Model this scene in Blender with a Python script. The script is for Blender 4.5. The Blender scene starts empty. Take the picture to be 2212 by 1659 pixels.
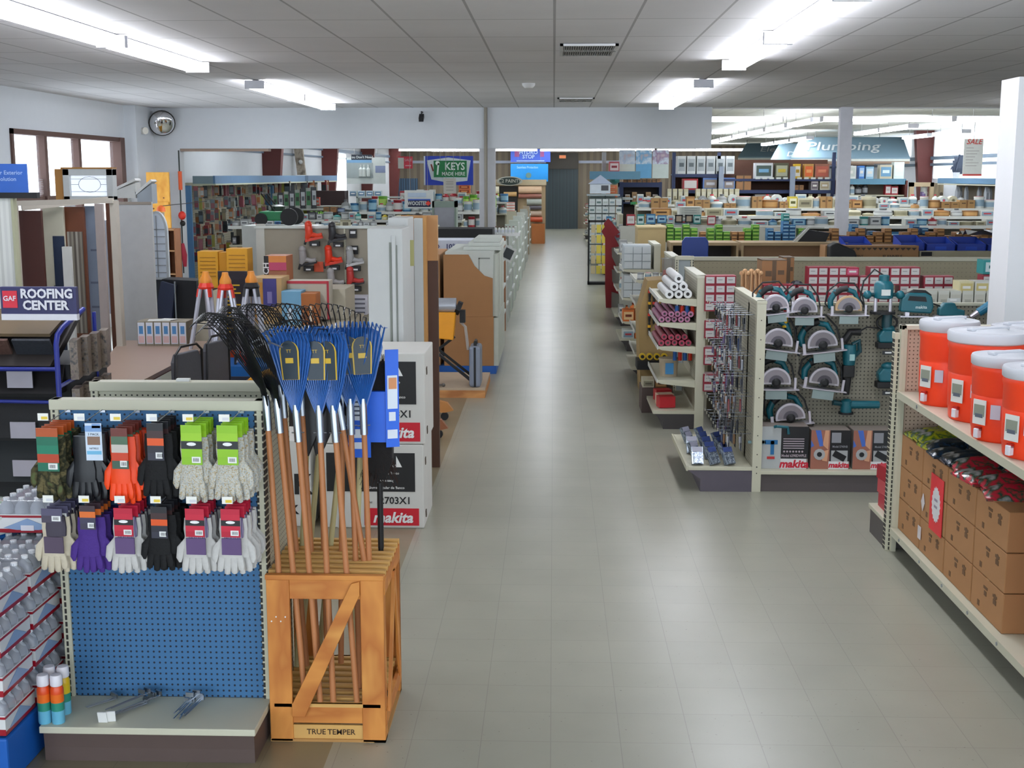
import bpy, math, random
from mathutils import Matrix, Vector
R_ = random.Random(7)
SC = bpy.context.scene
COL = SC.collection
pi = math.pi
# ---------------- camera, world, exposure ----------------
F_, P_, A_, H_ = 2720.0, math.radians(9.42), math.radians(1.87), 2.447
cd = bpy.data.cameras.new('camera'); cam = bpy.data.objects.new('camera', cd); COL.objects.link(cam)
cd.sensor_width = 36; cd.lens = F_ * 36 / 2212; cd.clip_end = 200
cam.location = (0, 0, H_); cam.rotation_euler = (pi / 2 - P_, 0, A_)
SC.camera = cam
w = bpy.data.worlds.new('world'); SC.world = w; w.use_nodes = True
bg = w.node_tree.nodes['Background']; bg.inputs[0].default_value = (0.80, 0.90, 1.0, 1); bg.inputs[1].default_value = 3.4
SC.view_settings.view_transform = 'Standard'; SC.view_settings.look = 'None'
SC.view_settings.exposure = 0.34; SC.view_settings.gamma = 1
SC.cycles.max_bounces = 5; SC.cycles.diffuse_bounces = 3; SC.cycles.glossy_bounces = 2
SC.cycles.transmission_bounces = 3; SC.cycles.transparent_max_bounces = 8
SC.cycles.caustics_reflective = False; SC.cycles.caustics_refractive = False
SC.cycles.sample_clamp_indirect = 4
TUBE = 26.0      # fluorescent tube strength
def at(u, v, **k):
    x = (u - 1106) / F_; y = (829.5 - v) / F_
    Fw = Vector((-math.sin(A_) * math.cos(P_), math.cos(A_) * math.cos(P_), -math.sin(P_)))
    Rt = Vector((math.cos(A_), math.sin(A_), 0)); d = Fw + x * Rt + y * Rt.cross(Fw)
    ax, val = list(k.items())[0]; i = 'XYZ'.index(ax); o = Vector((0, 0, H_))
    return o + d * ((val - o[i]) / d[i])
# ---------------- materials ----------------
def lin(h):
    c = [int(h[i:i + 2], 16) / 255 for i in (0, 2, 4)]
    return tuple(x / 12.92 if x <= .04045 else ((x + .055) / 1.055) ** 2.4 for x in c) + (1,)
MATS = {}
def M(h, r=.55, metal=0, var=.08, sc=9, bump=0, trans=0, emit=0, coat=0):
    key = (h, r, metal, var, sc, bump, trans, emit, coat)
    if key in MATS: return MATS[key]
    m = bpy.data.materials.new('m_' + h); m.use_nodes = True; nt = m.node_tree; b = nt.nodes['Principled BSDF']
    c = lin(h); b.inputs['Roughness'].default_value = r; b.inputs['Metallic'].default_value = metal
    if emit:
        b.inputs['Emission Color'].default_value = c; b.inputs['Emission Strength'].default_value = emit
    if coat: b.inputs['Coat Weight'].default_value = coat
    tc = nt.nodes.new('ShaderNodeTexCoord'); n = nt.nodes.new('ShaderNodeTexNoise'); n.inputs['Scale'].default_value = sc
    n.inputs['Detail'].default_value = 3; nt.links.new(tc.outputs['Object'], n.inputs['Vector'])
    mx = nt.nodes.new('ShaderNodeMix'); mx.data_type = 'RGBA'
    mx.inputs[6].default_value = tuple(x * (1 - var) for x in c[:3]) + (1,)
    mx.inputs[7].default_value = tuple(min(1, x * (1 + var)) for x in c[:3]) + (1,)
    nt.links.new(n.outputs[0], mx.inputs[0]); nt.links.new(mx.outputs[2], b.inputs['Base Color'])
    if bump:
        bp = nt.nodes.new('ShaderNodeBump'); bp.inputs['Strength'].default_value = bump; bp.inputs['Distance'].default_value = .01
        nt.links.new(n.outputs[0], bp.inputs['Height']); nt.links.new(bp.outputs[0], b.inputs['Normal'])
    if trans:
        o = nt.nodes['Material Output']; t = nt.nodes.new('ShaderNodeBsdfTransparent'); s = nt.nodes.new('ShaderNodeMixShader')
        s.inputs[0].default_value = trans; nt.links.new(b.outputs[0], s.inputs[1]); nt.links.new(t.outputs[0], s.inputs[2]); nt.links.new(s.outputs[0], o.inputs[0])
    MATS[key] = m; return m
def nmath(nt, op, a, b=None):
    n = nt.nodes.new('ShaderNodeMath'); n.operation = op
    for i, x in enumerate((a, b)):
        if x is None: continue
        if isinstance(x, (int, float)): n.inputs[i].default_value = x
        else: nt.links.new(x, n.inputs[i])
    return n.outputs[0]
def peg(h, hole='20242a', ax='XZ', sp=.0254, r=.0042, rough=.6, slot=False):
    key = ('peg', h, hole, ax, sp, r, slot)
    if key in MATS: return MATS[key]
    m = bpy.data.materials.new('peg_' + h); m.use_nodes = True; nt = m.node_tree; b = nt.nodes['Principled BSDF']
    tc = nt.nodes.new('ShaderNodeTexCoord'); s = nt.nodes.new('ShaderNodeSeparateXYZ'); nt.links.new(tc.outputs['Object'], s.inputs[0])
    q = [nmath(nt, 'SUBTRACT', nmath(nt, 'FRACT', nmath(nt, 'DIVIDE', s.outputs['XYZ'.index(a)], sp)), .5) for a in ax]
    if slot: d = nmath(nt, 'MAXIMUM', nmath(nt, 'ABSOLUTE', nmath(nt, 'MULTIPLY', q[0], 2.2)), nmath(nt, 'ABSOLUTE', q[1]))
    else: d = nmath(nt, 'SQRT', nmath(nt, 'ADD', nmath(nt, 'MULTIPLY', q[0], q[0]), nmath(nt, 'MULTIPLY', q[1], q[1])))
    k = nmath(nt, 'LESS_THAN', d, r / sp)
    mx = nt.nodes.new('ShaderNodeMix'); mx.data_type = 'RGBA'; mx.inputs[6].default_value = lin(h); mx.inputs[7].default_value = lin(hole)
    nt.links.new(k, mx.inputs[0]); nt.links.new(mx.outputs[2], b.inputs['Base Color']); b.inputs['Roughness'].default_value = rough
    MATS[key] = m; return m
def stripes(cols, ax='X', sp=.05, rough=.6):
    """repeating printed stripes along one object axis: cols = hex list"""
    key = ('st', tuple(cols), ax, sp)
    if key in MATS: return MATS[key]
    m = bpy.data.materials.new('stripe_' + cols[0]); m.use_nodes = True; nt = m.node_tree; b = nt.nodes['Principled BSDF']
    tc = nt.nodes.new('ShaderNodeTexCoord'); s = nt.nodes.new('ShaderNodeSeparateXYZ'); nt.links.new(tc.outputs['Object'], s.inputs[0])
    fr = nmath(nt, 'FRACT', nmath(nt, 'DIVIDE', s.outputs['XYZ'.index(ax)], sp))
    cr = nt.nodes.new('ShaderNodeValToRGB'); cr.color_ramp.interpolation = 'CONSTANT'
    e = cr.color_ramp.elements
    e[0].position = 0; e[0].color = lin(cols[0]); e[1].position = 1 / len(cols); e[1].color = lin(cols[1])
    for i, c in enumerate(cols[2:], 2): x = e.new(i / len(cols)); x.color = lin(c)
    nt.links.new(fr, cr.inputs[0]); nt.links.new(cr.outputs[0], b.inputs['Base Color']); b.inputs['Roughness'].default_value = rough
    MATS[key] = m; return m
def blotch(cols, sc=30, rough=.6, vor=False, metal=0, stretch=(1, 1, 1)):
    """patchy printed / camouflage / knotty colours"""
    key = ('bl', tuple(cols), sc, rough, vor, stretch)
    if key in MATS: return MATS[key]
    m = bpy.data.materials.new('patch_' + cols[0]); m.use_nodes = True; nt = m.node_tree; b = nt.nodes['Principled BSDF']
    tc = nt.nodes.new('ShaderNodeTexCoord'); mp = nt.nodes.new('ShaderNodeMapping'); mp.inputs['Scale'].default_value = stretch
    nt.links.new(tc.outputs['Object'], mp.inputs[0])
    cr = nt.nodes.new('ShaderNodeValToRGB'); e = cr.color_ramp.elements
    if vor:
        n = nt.nodes.new('ShaderNodeTexVoronoi'); sp_ = nt.nodes.new('ShaderNodeSeparateColor'); nt.links.new(n.outputs['Color'], sp_.inputs[0]); out = sp_.outputs[0]
        cr.color_ramp.interpolation = 'CONSTANT'; lo, hi = 0, 1
    else:
        n = nt.nodes.new('ShaderNodeTexNoise'); n.inputs['Detail'].default_value = 3; out = n.outputs[0]; lo, hi = .32, .68
    n.inputs['Scale'].default_value = sc; nt.links.new(mp.outputs[0], n.inputs['Vector'])
    k = len(cols) if vor else len(cols) - 1
    e[0].position = lo; e[0].color = lin(cols[0]); e[1].position = lo + (hi - lo) / k; e[1].color = lin(cols[1])
    for i, c in enumerate(cols[2:], 2): x = e.new(lo + (hi - lo) * i / k); x.color = lin(c)
    nt.links.new(out, cr.inputs[0]); nt.links.new(cr.outputs[0], b.inputs['Base Color']); b.inputs['Roughness'].default_value = rough; b.inputs['Metallic'].default_value = metal
    MATS[key] = m; return m
def tiles(c1, c2, line, bw, bh, mort, rough, coat=0, floor=False):
    m = bpy.data.materials.new('tiles'); m.use_nodes = True; nt = m.node_tree; b = nt.nodes['Principled BSDF']
    tc = nt.nodes.new('ShaderNodeTexCoord'); br = nt.nodes.new('ShaderNodeTexBrick'); nt.links.new(tc.outputs['Object'], br.inputs[0])
    br.offset = 0; br.squash = 1
    for k, v in (('Color1', lin(c1)), ('Color2', lin(c2)), ('Mortar', lin(line)), ('Scale', 1), ('Mortar Size', mort), ('Mortar Smooth', .2), ('Bias', 0), ('Brick Width', bw), ('Row Height', bh)):
        br.inputs[k].default_value = v
    n = nt.nodes.new('ShaderNodeTexNoise'); n.inputs['Scale'].default_value = 1.2 if not floor else 2.2; n.inputs['Detail'].default_value = 5
    nt.links.new(tc.outputs['Object'], n.inputs['Vector'])
    cr = nt.nodes.new('ShaderNodeValToRGB'); cr.color_ramp.elements[0].position = .3; cr.color_ramp.elements[1].position = .75
    cr.color_ramp.elements[0].color = (.88, .88, .88, 1) if floor else (.93, .93, .93, 1); cr.color_ramp.elements[1].color = (1, 1, 1, 1)
    nt.links.new(n.outputs[0], cr.inputs[0])
    mx = nt.nodes.new('ShaderNodeMix'); mx.data_type = 'RGBA'; mx.blend_type = 'MULTIPLY'; mx.inputs[0].default_value = 1
    nt.links.new(br.outputs[0], mx.inputs[6]); nt.links.new(cr.outputs[0], mx.inputs[7]); out = mx.outputs[2]
    if floor:
        s = nt.nodes.new('ShaderNodeSeparateXYZ'); nt.links.new(tc.outputs['Object'], s.inputs[0])
        k = nmath(nt, 'MULTIPLY', nmath(nt, 'LESS_THAN', s.outputs[0], -.95), nmath(nt, 'LESS_THAN', s.outputs[1], 14.6))
        m2 = nt.nodes.new('ShaderNodeMix'); m2.data_type = 'RGBA'; m2.blend_type = 'MULTIPLY'; nt.links.new(k, m2.inputs[0])
        nt.links.new(out, m2.inputs[6]); m2.inputs[7].default_value = (.68, .58, .46, 1); out = m2.outputs[2]
        # fine dark flecks
        n2 = nt.nodes.new('ShaderNodeTexNoise'); n2.inputs['Scale'].default_value = 55; n2.inputs['Detail'].default_value = 2; nt.links.new(tc.outputs['Object'], n2.inputs['Vector'])
        k2 = nmath(nt, 'MULTIPLY', nmath(nt, 'GREATER_THAN', n2.outputs[0], .735), .6)
        m3 = nt.nodes.new('ShaderNodeMix'); m3.data_type = 'RGBA'; nt.links.new(k2, m3.inputs[0]); nt.links.new(out, m3.inputs[6]); m3.inputs[7].default_value = lin('4a4538'); out = m3.outputs[2]
    nt.links.new(out, b.inputs['Base Color']); b.inputs['Roughness'].default_value = rough; b.inputs['Coat Weight'].default_value = coat
    b.inputs['Coat Roughness'].default_value = .25
    return m
# ---------------- mesh builder ----------------
TXT = {}
def glyphs(s, bold, shear):
    k = (s, bold, shear)
    if k not in TXT:
        cu = bpy.data.curves.new('t', 'FONT'); cu.body = s; cu.size = 1; cu.align_x = 'CENTER'; cu.align_y = 'CENTER'; cu.offset = bold; cu.shear = shear; cu.resolution_u = 2
        o = bpy.data.objects.new('t', cu); COL.objects.link(o); bpy.context.view_layer.update()
        me = bpy.data.meshes.new_from_object(o.evaluated_get(bpy.context.evaluated_depsgraph_get()))
        TXT[k] = ([tuple(v.co) for v in me.vertices], [tuple(p.vertices) for p in me.polygons])
        bpy.data.objects.remove(o); bpy.data.curves.remove(cu); bpy.data.meshes.remove(me)
    return TXT[k]
class B:
    def __init__(s): s.v = []; s.f = []; s.m = []; s.i = 0
    def mt(s, i): s.i = i; return s
    def add(s, vs, fs):
        n = len(s.v); s.v += [tuple(v) for v in vs]; s.f += [tuple(n + i for i in f) for f in fs]; s.m += [s.i] * len(fs); return s
    def box(s, x0, x1, y0, y1, z0, z1):
        return s.add([(x, y, z) for z in (z0, z1) for y in (y0, y1) for x in (x0, x1)],
                     [(0, 2, 3, 1), (4, 5, 7, 6), (0, 1, 5, 4), (2, 6, 7, 3), (0, 4, 6, 2), (1, 3, 7, 5)])
    def tb(s, c, sz, rx=0, ry=0, rz=0):
        n = len(s.v); a, b, d = (q / 2 for q in sz); s.box(-a, a, -b, b, -d, d)
        return s.xf(Matrix.Translation(c) @ Matrix.Rotation(rz, 4, 'Z') @ Matrix.Rotation(ry, 4, 'Y') @ Matrix.Rotation(rx, 4, 'X'), n)
    def bar(s, p, q, w_, t):
        """rectangular bar from p to q, w wide in the horizontal, t thick"""
        p, q = Vector(p), Vector(q); d = (q - p); L = d.length; d.normalize(); n = len(s.v)
        s.box(-w_ / 2, w_ / 2, -t / 2, t / 2, 0, L)
        r = d.to_track_quat('Z', 'Y').to_matrix().to_4x4()
        return s.xf(Matrix.Translation(p) @ r, n)
    def xf(s, m, n=0):
        s.v[n:] = [tuple(m @ Vector(v)) for v in s.v[n:]]; return s
    def mv(s, n, d): s.v[n:] = [(v[0] + d[0], v[1] + d[1], v[2] + d[2]) for v in s.v[n:]]; return s
    def cyl(s, p, q, r, r2=None, n=10, cap=True):
        p, q = Vector(p), Vector(q); r2 = r if r2 is None else r2; z = (q - p).normalized()
        x = z.orthogonal().normalized(); y = z.cross(x)
        vs = [c + (x * math.cos(2 * pi * i / n) + y * math.sin(2 * pi * i / n)) * rr for c, rr in ((p, r), (q, r2)) for i in range(n)]
        fs = [(i, (i + 1) % n, n + (i + 1) % n, n + i) for i in range(n)]
        if cap: fs += [tuple(range(n - 1, -1, -1)), tuple(range(n, 2 * n))]
        return s.add(vs, fs)
    def tube(s, pts, r, n=6, cap=True):
        pts = [Vector(p) for p in pts]; rr = r if isinstance(r, (list, tuple)) else [r] * len(pts); vs = []; x = None
        for i, p in enumerate(pts):
            t = (pts[min(i + 1, len(pts) - 1)] - pts[max(i - 1, 0)]).normalized()
            x = (t.orthogonal() if x is None else x - t * x.dot(t)).normalized(); y = t.cross(x)
            vs += [p + (x * math.cos(2 * pi * k / n) + y * math.sin(2 * pi * k / n)) * rr[i] for k in range(n)]
        fs = [(a * n + k, a * n + (k + 1) % n, (a + 1) * n + (k + 1) % n, (a + 1) * n + k) for a in range(len(pts) - 1) for k in range(n)]
        if cap: fs += [tuple(range(n - 1, -1, -1)), tuple(range((len(pts) - 1) * n, len(pts) * n))]
        return s.add(vs, fs)
    def lathe(s, prof, n=16, c=(0, 0, 0)):
        vs = [(c[0] + r * math.cos(2 * pi * i / n), c[1] + r * math.sin(2 * pi * i / n), c[2] + z) for r, z in prof for i in range(n)]
        fs = [(a * n + i, a * n + (i + 1) % n, (a + 1) * n + (i + 1) % n, (a + 1) * n + i) for a in range(len(prof) - 1) for i in range(n)]
        fs += [tuple(range(n - 1, -1, -1)), tuple(range((len(prof) - 1) * n, len(prof) * n))]
        return s.add(vs, fs)
    def prism(s, poly, pl, a, b):
        """polygon in plane pl ('xz','yz','xy') extruded from a to b along the third axis"""
        def P(q, t): return {'xz': (q[0], t, q[1]), 'yz': (t, q[0], q[1]), 'xy': (q[0], q[1], t)}[pl]
        n = len(poly); vs = [P(q, a) for q in poly] + [P(q, b) for q in poly]
        fs = [(i, (i + 1) % n, n + (i + 1) % n, n + i) for i in range(n)] + [tuple(range(n - 1, -1, -1)), tuple(range(n, 2 * n))]
        return s.add(vs, fs)
    def sph(s, c, r, n=10, m=6, sc=(1, 1, 1)):
        vs = [(c[0] + r * sc[0] * math.sin(pi * j / m) * math.cos(2 * pi * i / n), c[1] + r * sc[1] * math.sin(pi * j / m) * math.sin(2 * pi * i / n), c[2] + r * sc[2] * math.cos(pi * j / m)) for j in range(m + 1) for i in range(n)]
        return s.add(vs, [(j * n + i, (j + 1) * n + i, (j + 1) * n + (i + 1) % n, j * n + (i + 1) % n) for j in range(m) for i in range(n)])
    def txt(s, t, size, loc, right=(1, 0, 0), up=(0, 0, 1), bold=0, shear=0, sx=1):
        vs, fs = glyphs(t, bold, shear); r = Vector(right); u = Vector(up); l = Vector(loc)
        return s.add([l + r * (x * size * sx) + u * (y * size) for x, y, z in vs], fs)
def link(name, data, parent, loc, rz): 
    o = bpy.data.objects.new(name, data); COL.objects.link(o); o.location = loc; o.rotation_euler = (0, 0, rz)
    if parent: o.parent = parent
    return o
def obj(name, b, mats, parent=None, loc=(0, 0, 0), rz=0, smooth=False, bevel=0, sub=0, **pr):
    me = bpy.data.meshes.new(name); me.from_pydata(b.v, [], b.f)
    for m in (mats if isinstance(mats, (list, tuple)) else [mats]): me.materials.append(m)
    me.polygons.foreach_set('material_index', b.m)
    if smooth: me.polygons.foreach_set('use_smooth', [True] * len(b.f))
    me.update(); o = link(name, me, parent, loc, rz)
    if smooth is True: me.set_sharp_from_angle(angle=math.radians(45))
    if bevel:
        q = o.modifiers.new('bevel', 'BEVEL'); q.width = bevel; q.segments = 2; q.limit_method = 'ANGLE'
    if sub: q = o.modifiers.new('sub', 'SUBSURF'); q.levels = sub; q.render_levels = sub
    for k, v in pr.items(): o[k] = v
    return o
def tag(o, label, cat, group=None, kind=None):
    o['label'] = label; o['category'] = cat
    if group: o['group'] = group
    if kind: o['kind'] = kind
    return o
def thing(name, label, cat, loc=(0, 0, 0), rz=0, group=None): return tag(link(name, None, None, loc, rz), label, cat, group)
def one(name, label, cat, b, mats, loc=(0, 0, 0), rz=0, group=None, kind=None, **k): return tag(obj(name, b, mats, None, loc, rz, **k), label, cat, group, kind)
def st(name, b, mats, **k): return obj(name, b, mats, kind='structure', **k)
def dup(root, loc, rz=0, label=None, group=None, sc=None, rot=None):
    def cp(o, par):
        c = o.copy(); COL.objects.link(c)
        if par: c.parent = par
        for ch in list(o.children): cp(ch, c)
        return c
    r = cp(root, None); r.location = loc; r.rotation_euler = rot or (0, 0, rz)
    if sc: r.scale = (sc,) * 3 if isinstance(sc, (int, float)) else sc
    if label: r['label'] = label
    if group: r['group'] = group
    return r
PROTO = {}
def inst(key, fn, loc, rz=0, label=None, group=None, sc=None, rot=None):
    """fn() builds the thing at the origin the first time, later calls copy it with its parts"""
    if key not in PROTO:
        o = PROTO[key] = fn(); o.location = loc; o.rotation_euler = rot or (0, 0, rz)
        if sc: o.scale = (sc,) * 3 if isinstance(sc, (int, float)) else sc
        if label: o['label'] = label
        if group: o['group'] = group
        return o
    o = dup(PROTO[key], loc, rz, label, group, sc or (1, 1, 1), rot)
    if not group and 'group' in o: del o['group']
    return o
# ---------------- the building ----------------
CREAM = M('c9c6b0', .5, var=.03); DARKBASE = M('574742', .6); WHITEP = M('dcdcdc', .6, var=.02); CEIL = 3.6
st('floor', B().box(-7.4, 11.8, -3, 59, -.1, 0), tiles('a5a494', 'a2a191', '929083', .305, .305, .002, .34, .25, floor=True))
st('ceiling', B().box(-7.4, 11.8, -3, 22.5, CEIL, CEIL + .1), tiles('eae8ea', 'e4e2e4', 'b4b2b4', .61, 1.22, .011, .85))
st('ceiling_hall', B().box(-7.4, 11.8, 22.5, 59, 3.78, 3.9), tiles('ecefe8', 'e6e9e2', 'c4c6be', .61, 1.22, .012, .85))
st('trim_1', B().box(2.76, 11.6, 22.45, 22.5, CEIL - .02, 3.78), WHITEP)
LW = M('dde1e6', .75, var=.02)
# left wall with the window hole
X = -7.2; wz0, wz1, wy0, wy1 = .35, 3.06, 16.75, 21.15
st('wall_left', B().box(X - .2, X, -3, wy0, 0, CEIL).box(X - .2, X, wy1, 59, 0, 3.78).box(X - .2, X, wy0, wy1, wz1, CEIL).box(X - .2, X, wy0, wy1, 0, wz0), LW)
BRN = M('5a4038', .6)
b = B()
b.box(X - .14, X + .03, wy0, wy1, wz1 - .07, wz1).box(X - .14, X + .03, wy0, wy1, wz0, wz0 + .06)
b.box(X - .14, X + .03, wy0, wy0 + .07, wz0, wz1).box(X - .14, X + .05, wy1 - .2, wy1, wz0, wz1)
for y in (17.95, 19.25): b.box(X - .12, X, y - .05, y + .05, wz0, wz1)
for z in (2.08,): b.box(X - .11, X - .03, wy0, wy1, z, z + .07)
wf = st('window_1', b, BRN)
obj('pane', B().box(X - .09, X - .082, wy0, wy1, wz0, wz1), M('e8f0ff', .1, trans=.9), wf)
b = B()
for i in range(9): b.box(X - .07, X - .05, wy0 + .05, wy1 - .1, 2.18 + i * .025, 2.185 + i * .025)
obj('blind', b, M('e6e6ea', .7), wf)
# pier, header and posts between the front shop and the hall
st('wall_back', B().box(X, -6.56, 22.25, 22.5, 0, CEIL).box(-6.56, 2.72, 22.25, 22.5, 2.905, CEIL), M('d3d6da', .75, var=.02))
st('wall_corner', B().box(X, -7.0, 21.3, 22.25, 0, CEIL), LW)
st('trim_2', B().box(-6.56, -5.0, 22.3, 22.5, 2.86, 2.905), M('a58f80'))
b = B().box(-1.3, -1.02, 22.28, 22.46, 0, 2.905)
st('trim_3', b, M('c5c5c8', .7))
st('trim_4', B().cyl((-1.18, 22.2, 1.0), (-1.18, 22.2, CEIL), .03), M('8a8376', .5))
st('trim_5', B().box(4.93, 5.14, 22.3, 22.46, 0, CEIL), M('d8d8e0', .6))
# far wall, door, right wall
FW = stripes(['6e6252', '786c5a', '64594a', '7c6f5b'], 'X', .6)
st('wall_far', B().box(-7.4, -.34, 58.6, 58.8, 0, 3.9).box(1.12, 11.8, 58.6, 58.8, 0, 3.9).box(-.34, 1.12, 58.6, 58.8, 3.45, 3.9), FW)
st('trim_6', B().box(-7.2, -.36, 58.5, 58.6, 2.98, 3.1).box(1.14, 4, 58.5, 58.6, 2.98, 3.1), M('a8aec0'))
dr = st('door_1', B().box(-.34, 1.12, 58.45, 58.55, 0, 2.72), stripes(['2e3a3e', '38464a', '293438', '343f44'], 'X', .16))
obj('door_head', B().box(-.34, 1.12, 58.4, 58.55, 2.72, 3.45), M('383229'), dr)
obj('exit_sign', B().box(.25, .55, 58.36, 58.4, 3.2, 3.34), M('c87850', emit=.6), dr)
st('wall_right', B().box(11.5, 11.7, -3, 59, 0, 3.9), M('dfe4ea', .7, var=.02))
st('trim_7', B().box(11.42, 11.5, 23, 58.6, 2.9, 3.0).box(11.42, 11.5, 23, 58.6, 2.72, 2.8), M('5a6a7a'))
RB = M('5c2420', .5)
k = 7
for y in (31.5, 39.6, 47.7, 55.8):
    k += 1
    st('trim_%d' % k, B().prism([(X, 0), (X + .22, 0), (X + .55, 3.78), (X, 3.78)], 'xz', y - .13, y + .13), RB)
    k += 1
    st('trim_%d' % k, B().prism([(11.5, 0), (11.3, 0), (10.95, 3.78), (11.5, 3.78)], 'xz', y - .4, y - .14), RB)
st('trim_%d' % (k + 1), B().box(X, X + .05, 23, 58.5, 3.2, 3.3).box(X, X + .05, 23, 58.5, 2.98, 3.03), M('6e7f92'))
# glazing on the left and right hall walls
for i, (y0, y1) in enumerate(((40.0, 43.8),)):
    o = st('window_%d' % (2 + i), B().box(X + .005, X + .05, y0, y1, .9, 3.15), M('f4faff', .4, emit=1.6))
st('window_4', B().box(11.44, 11.495, 41.6, 46.5, 3.05, 3.7), M('f4faff', .4, emit=1.4))
st('window_5', B().box(11.44, 11.495, 32.4, 38.9, 2.35, 3.7), M('f4faff', .4, emit=1.2))
# white pillar right of the power tools
st('wall_pillar', B().box(3.2, 3.75, 9.0, 9.35, 0, 3.115), M('dcdcde', .7, var=.02))

# ---------------- fluorescent fixtures ----------------
TUBEM = M('f4f8ff', .4, emit=TUBE, var=0)
def fixture():
    t = thing('fluorescent_light', '', 'ceiling light')
    obj('housing', B().box(-.055, .055, -1.26, 1.26, .045, .1).box(-.12, .12, -1.27, -1.25, .0, .1).box(-.12, .12, 1.25, 1.27, 0, .1), M('e6e6ee', .4), t)
    for s in (-1, 1): obj('tube', B().cyl((s * .075, -1.24, .03), (s * .075, 1.24, .03), .028, n=8), TUBEM, t)
    return t
def lamp(x, y, rz, label, group=None, z=3.49): return inst('lamp', fixture, (x, y, z), rz, label, group)
for x, side in ((-3.67, 'left'), (1.81, 'right')):
    nm = {'left': 'above the table and display doors', 'right': 'above the power tool aisle'}[side]
    for y, q in ((6.8, 'nearest'), (9.37, 'second'), (11.95, 'end')) if side == 'left' else ((6.7, 'nearest'), (9.27, 'second'), (11.85, 'end')):
        lamp(x, y, 0, '%s fixture of the near double tube light row %s' % (q, nm))
    lamp(x, 16.97, 0, 'near fixture of the far double tube row %s' % nm); lamp(x, 19.56, 0, 'far fixture of the far double tube row %s' % nm)
lamp(7.75, 19.9, 0, 'double tube light cut by the white pillar on the right')
def fixture_h():
    t = fixture(); obj('hanger', B().cyl((0, -.9, .1), (0, -.9, .29), .006, n=5).cyl((0, .9, .1), (0, .9, .29), .006, n=5), M('999999'), t); return t
def hlamp(x, y, rz, label, group=None, z=3.49): return inst('lamph', fixture_h, (x, y, z), rz, label, group)
for x, l in ((3.25, 'left of the white post'), (6.55, 'right of the white post'), (9.15, 'nearest the right wall')): hlamp(x, 25.6, pi / 2, 'crosswise tube light in the hall, ' + l)
ORD = ('nearest', 'second nearest', 'third', 'fourth', 'fifth', 'furthest')
for i, y in enumerate((27.2, 30.1, 33, 35.8, 38.6, 41.4)): hlamp(5.25, y, 0, '%s tube light in the slanting hall row left of the big awning' % ORD[i])
for i, y in enumerate((30.5, 33.2)): hlamp(8.1, y, 0, '%s of two tube lights just above the large awning sign' % ('nearer', 'further')[i])
for i, y in enumerate((39.6, 42.5, 45.3)): hlamp(7.6, y, 0, '%s tube light in the short hall row left of the large awning' % ORD[i])
for i, y in enumerate((34.0, 37.0)): hlamp(10.4, y, 0, '%s of two tube lights beside the right wall glazing' % ('nearer', 'further')[i])
for i, u in enumerate((925, 990, 1097, 1230, 1350, 1485, 1565)):
    p = at(u, 324, Y=55); hlamp(p.x, 55 + .5 * (i % 2), pi / 2, 'far crosswise tube light under the header, %s from left' % ('first', 'second', 'third', 'fourth', 'fifth', 'sixth', 'seventh')[i], z=3.47)
for x in (-5.0, -.2):
    for y in (26.5, 32, 38, 44, 50): hlamp(x, y, 0, 'added lengthwise hall tube light unseen above the header line', 'added unseen hall lights behind the header')  # unseen lamps added to brighten the hall behind the header
# vents, detector, camera, mirror, emergency light
def vent(w_, d):
    t = thing('ceiling_vent', '', 'vent'); b = B().box(0, w_, 0, .03, 0, .02).box(0, w_, d - .03, d, 0, .02).box(0, .03, 0, d, 0, .02).box(w_ - .03, w_, 0, d, 0, .02).box(0, w_, d / 2 - .03, d / 2 + .03, 0, .02)
    obj('frame', b, WHITEP, t); obj('backing', B().box(.02, w_ - .02, .02, d - .02, .012, .018), M('17151a'), t)
    b = B()
    for i in range(22): x = .04 + i * (w_ - .08) / 21; b.box(x - .004, x + .004, .03, d - .03, .0, .012)
    obj('grille', b, M('a8a8a8'), t); return t
v = vent(.52, 1.0); v.location = (.05, 11.5, 3.575); v['label'] = 'large double slot air vent in the ceiling over the aisle'
v = vent(.56, .8); v.location = (.05, 19.4, 3.575); v['label'] = 'small far air vent in the ceiling near the header'
one('smoke_detector', 'round white smoke detector on the ceiling between the two vents', 'smoke detector', B().lathe([(.0, -.06), (.05, -.06), (.08, -.03), (.085, 0)], 14), WHITEP, (-.325, 16.45, 3.6), smooth=True)
t = thing('security_camera', 'small dark security camera hanging from the white header', 'security camera', (-2.28, 22.1, 3.42))
obj('bracket', B().cyl((0, .15, .1), (0, 0, .1), .015).cyl((0, 0, .1), (0, 0, .02), .012), M('26262a'), t)
obj('housing', B().tb((0, -.04, 0), (.08, .16, .07), rx=.5), M('1d1d22'), t)
t = thing('convex_mirror', 'round convex security mirror high in the wall corner', 'mirror', (-6.75, 21.95, 3.3))
n = 24; prof = [(.215 * math.sin(a), .10 * (math.cos(a) - 1)) for a in (0.02, .3, .6, .9, 1.2, 1.45, 1.57)]
b = B().lathe(prof[::-1], n); b.xf(Matrix.Rotation(pi / 2 + .35, 4, 'X')); b.xf(Matrix.Rotation(.35, 4, 'Z'))
obj('glass', b, M('e8e8ea', .03, metal=1, var=0), t, smooth=True)
b = B(); b.lathe([(.205, -.115), (.225, -.115), (.225, -.09), (.205, -.09)], n); b.xf(Matrix.Rotation(pi / 2 + .35, 4, 'X')); b.xf(Matrix.Rotation(.35, 4, 'Z'))
obj('rim', b, M('26221e'), t, smooth=True)
obj('bracket', B().cyl((0, .1, -.02), (-.1, .3, 0), .02), M('777777'), t)
t = thing('emergency_light', 'small twin lamp emergency light left of the round mirror', 'emergency light', (-7.13, 21.7, 3.19))
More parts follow.
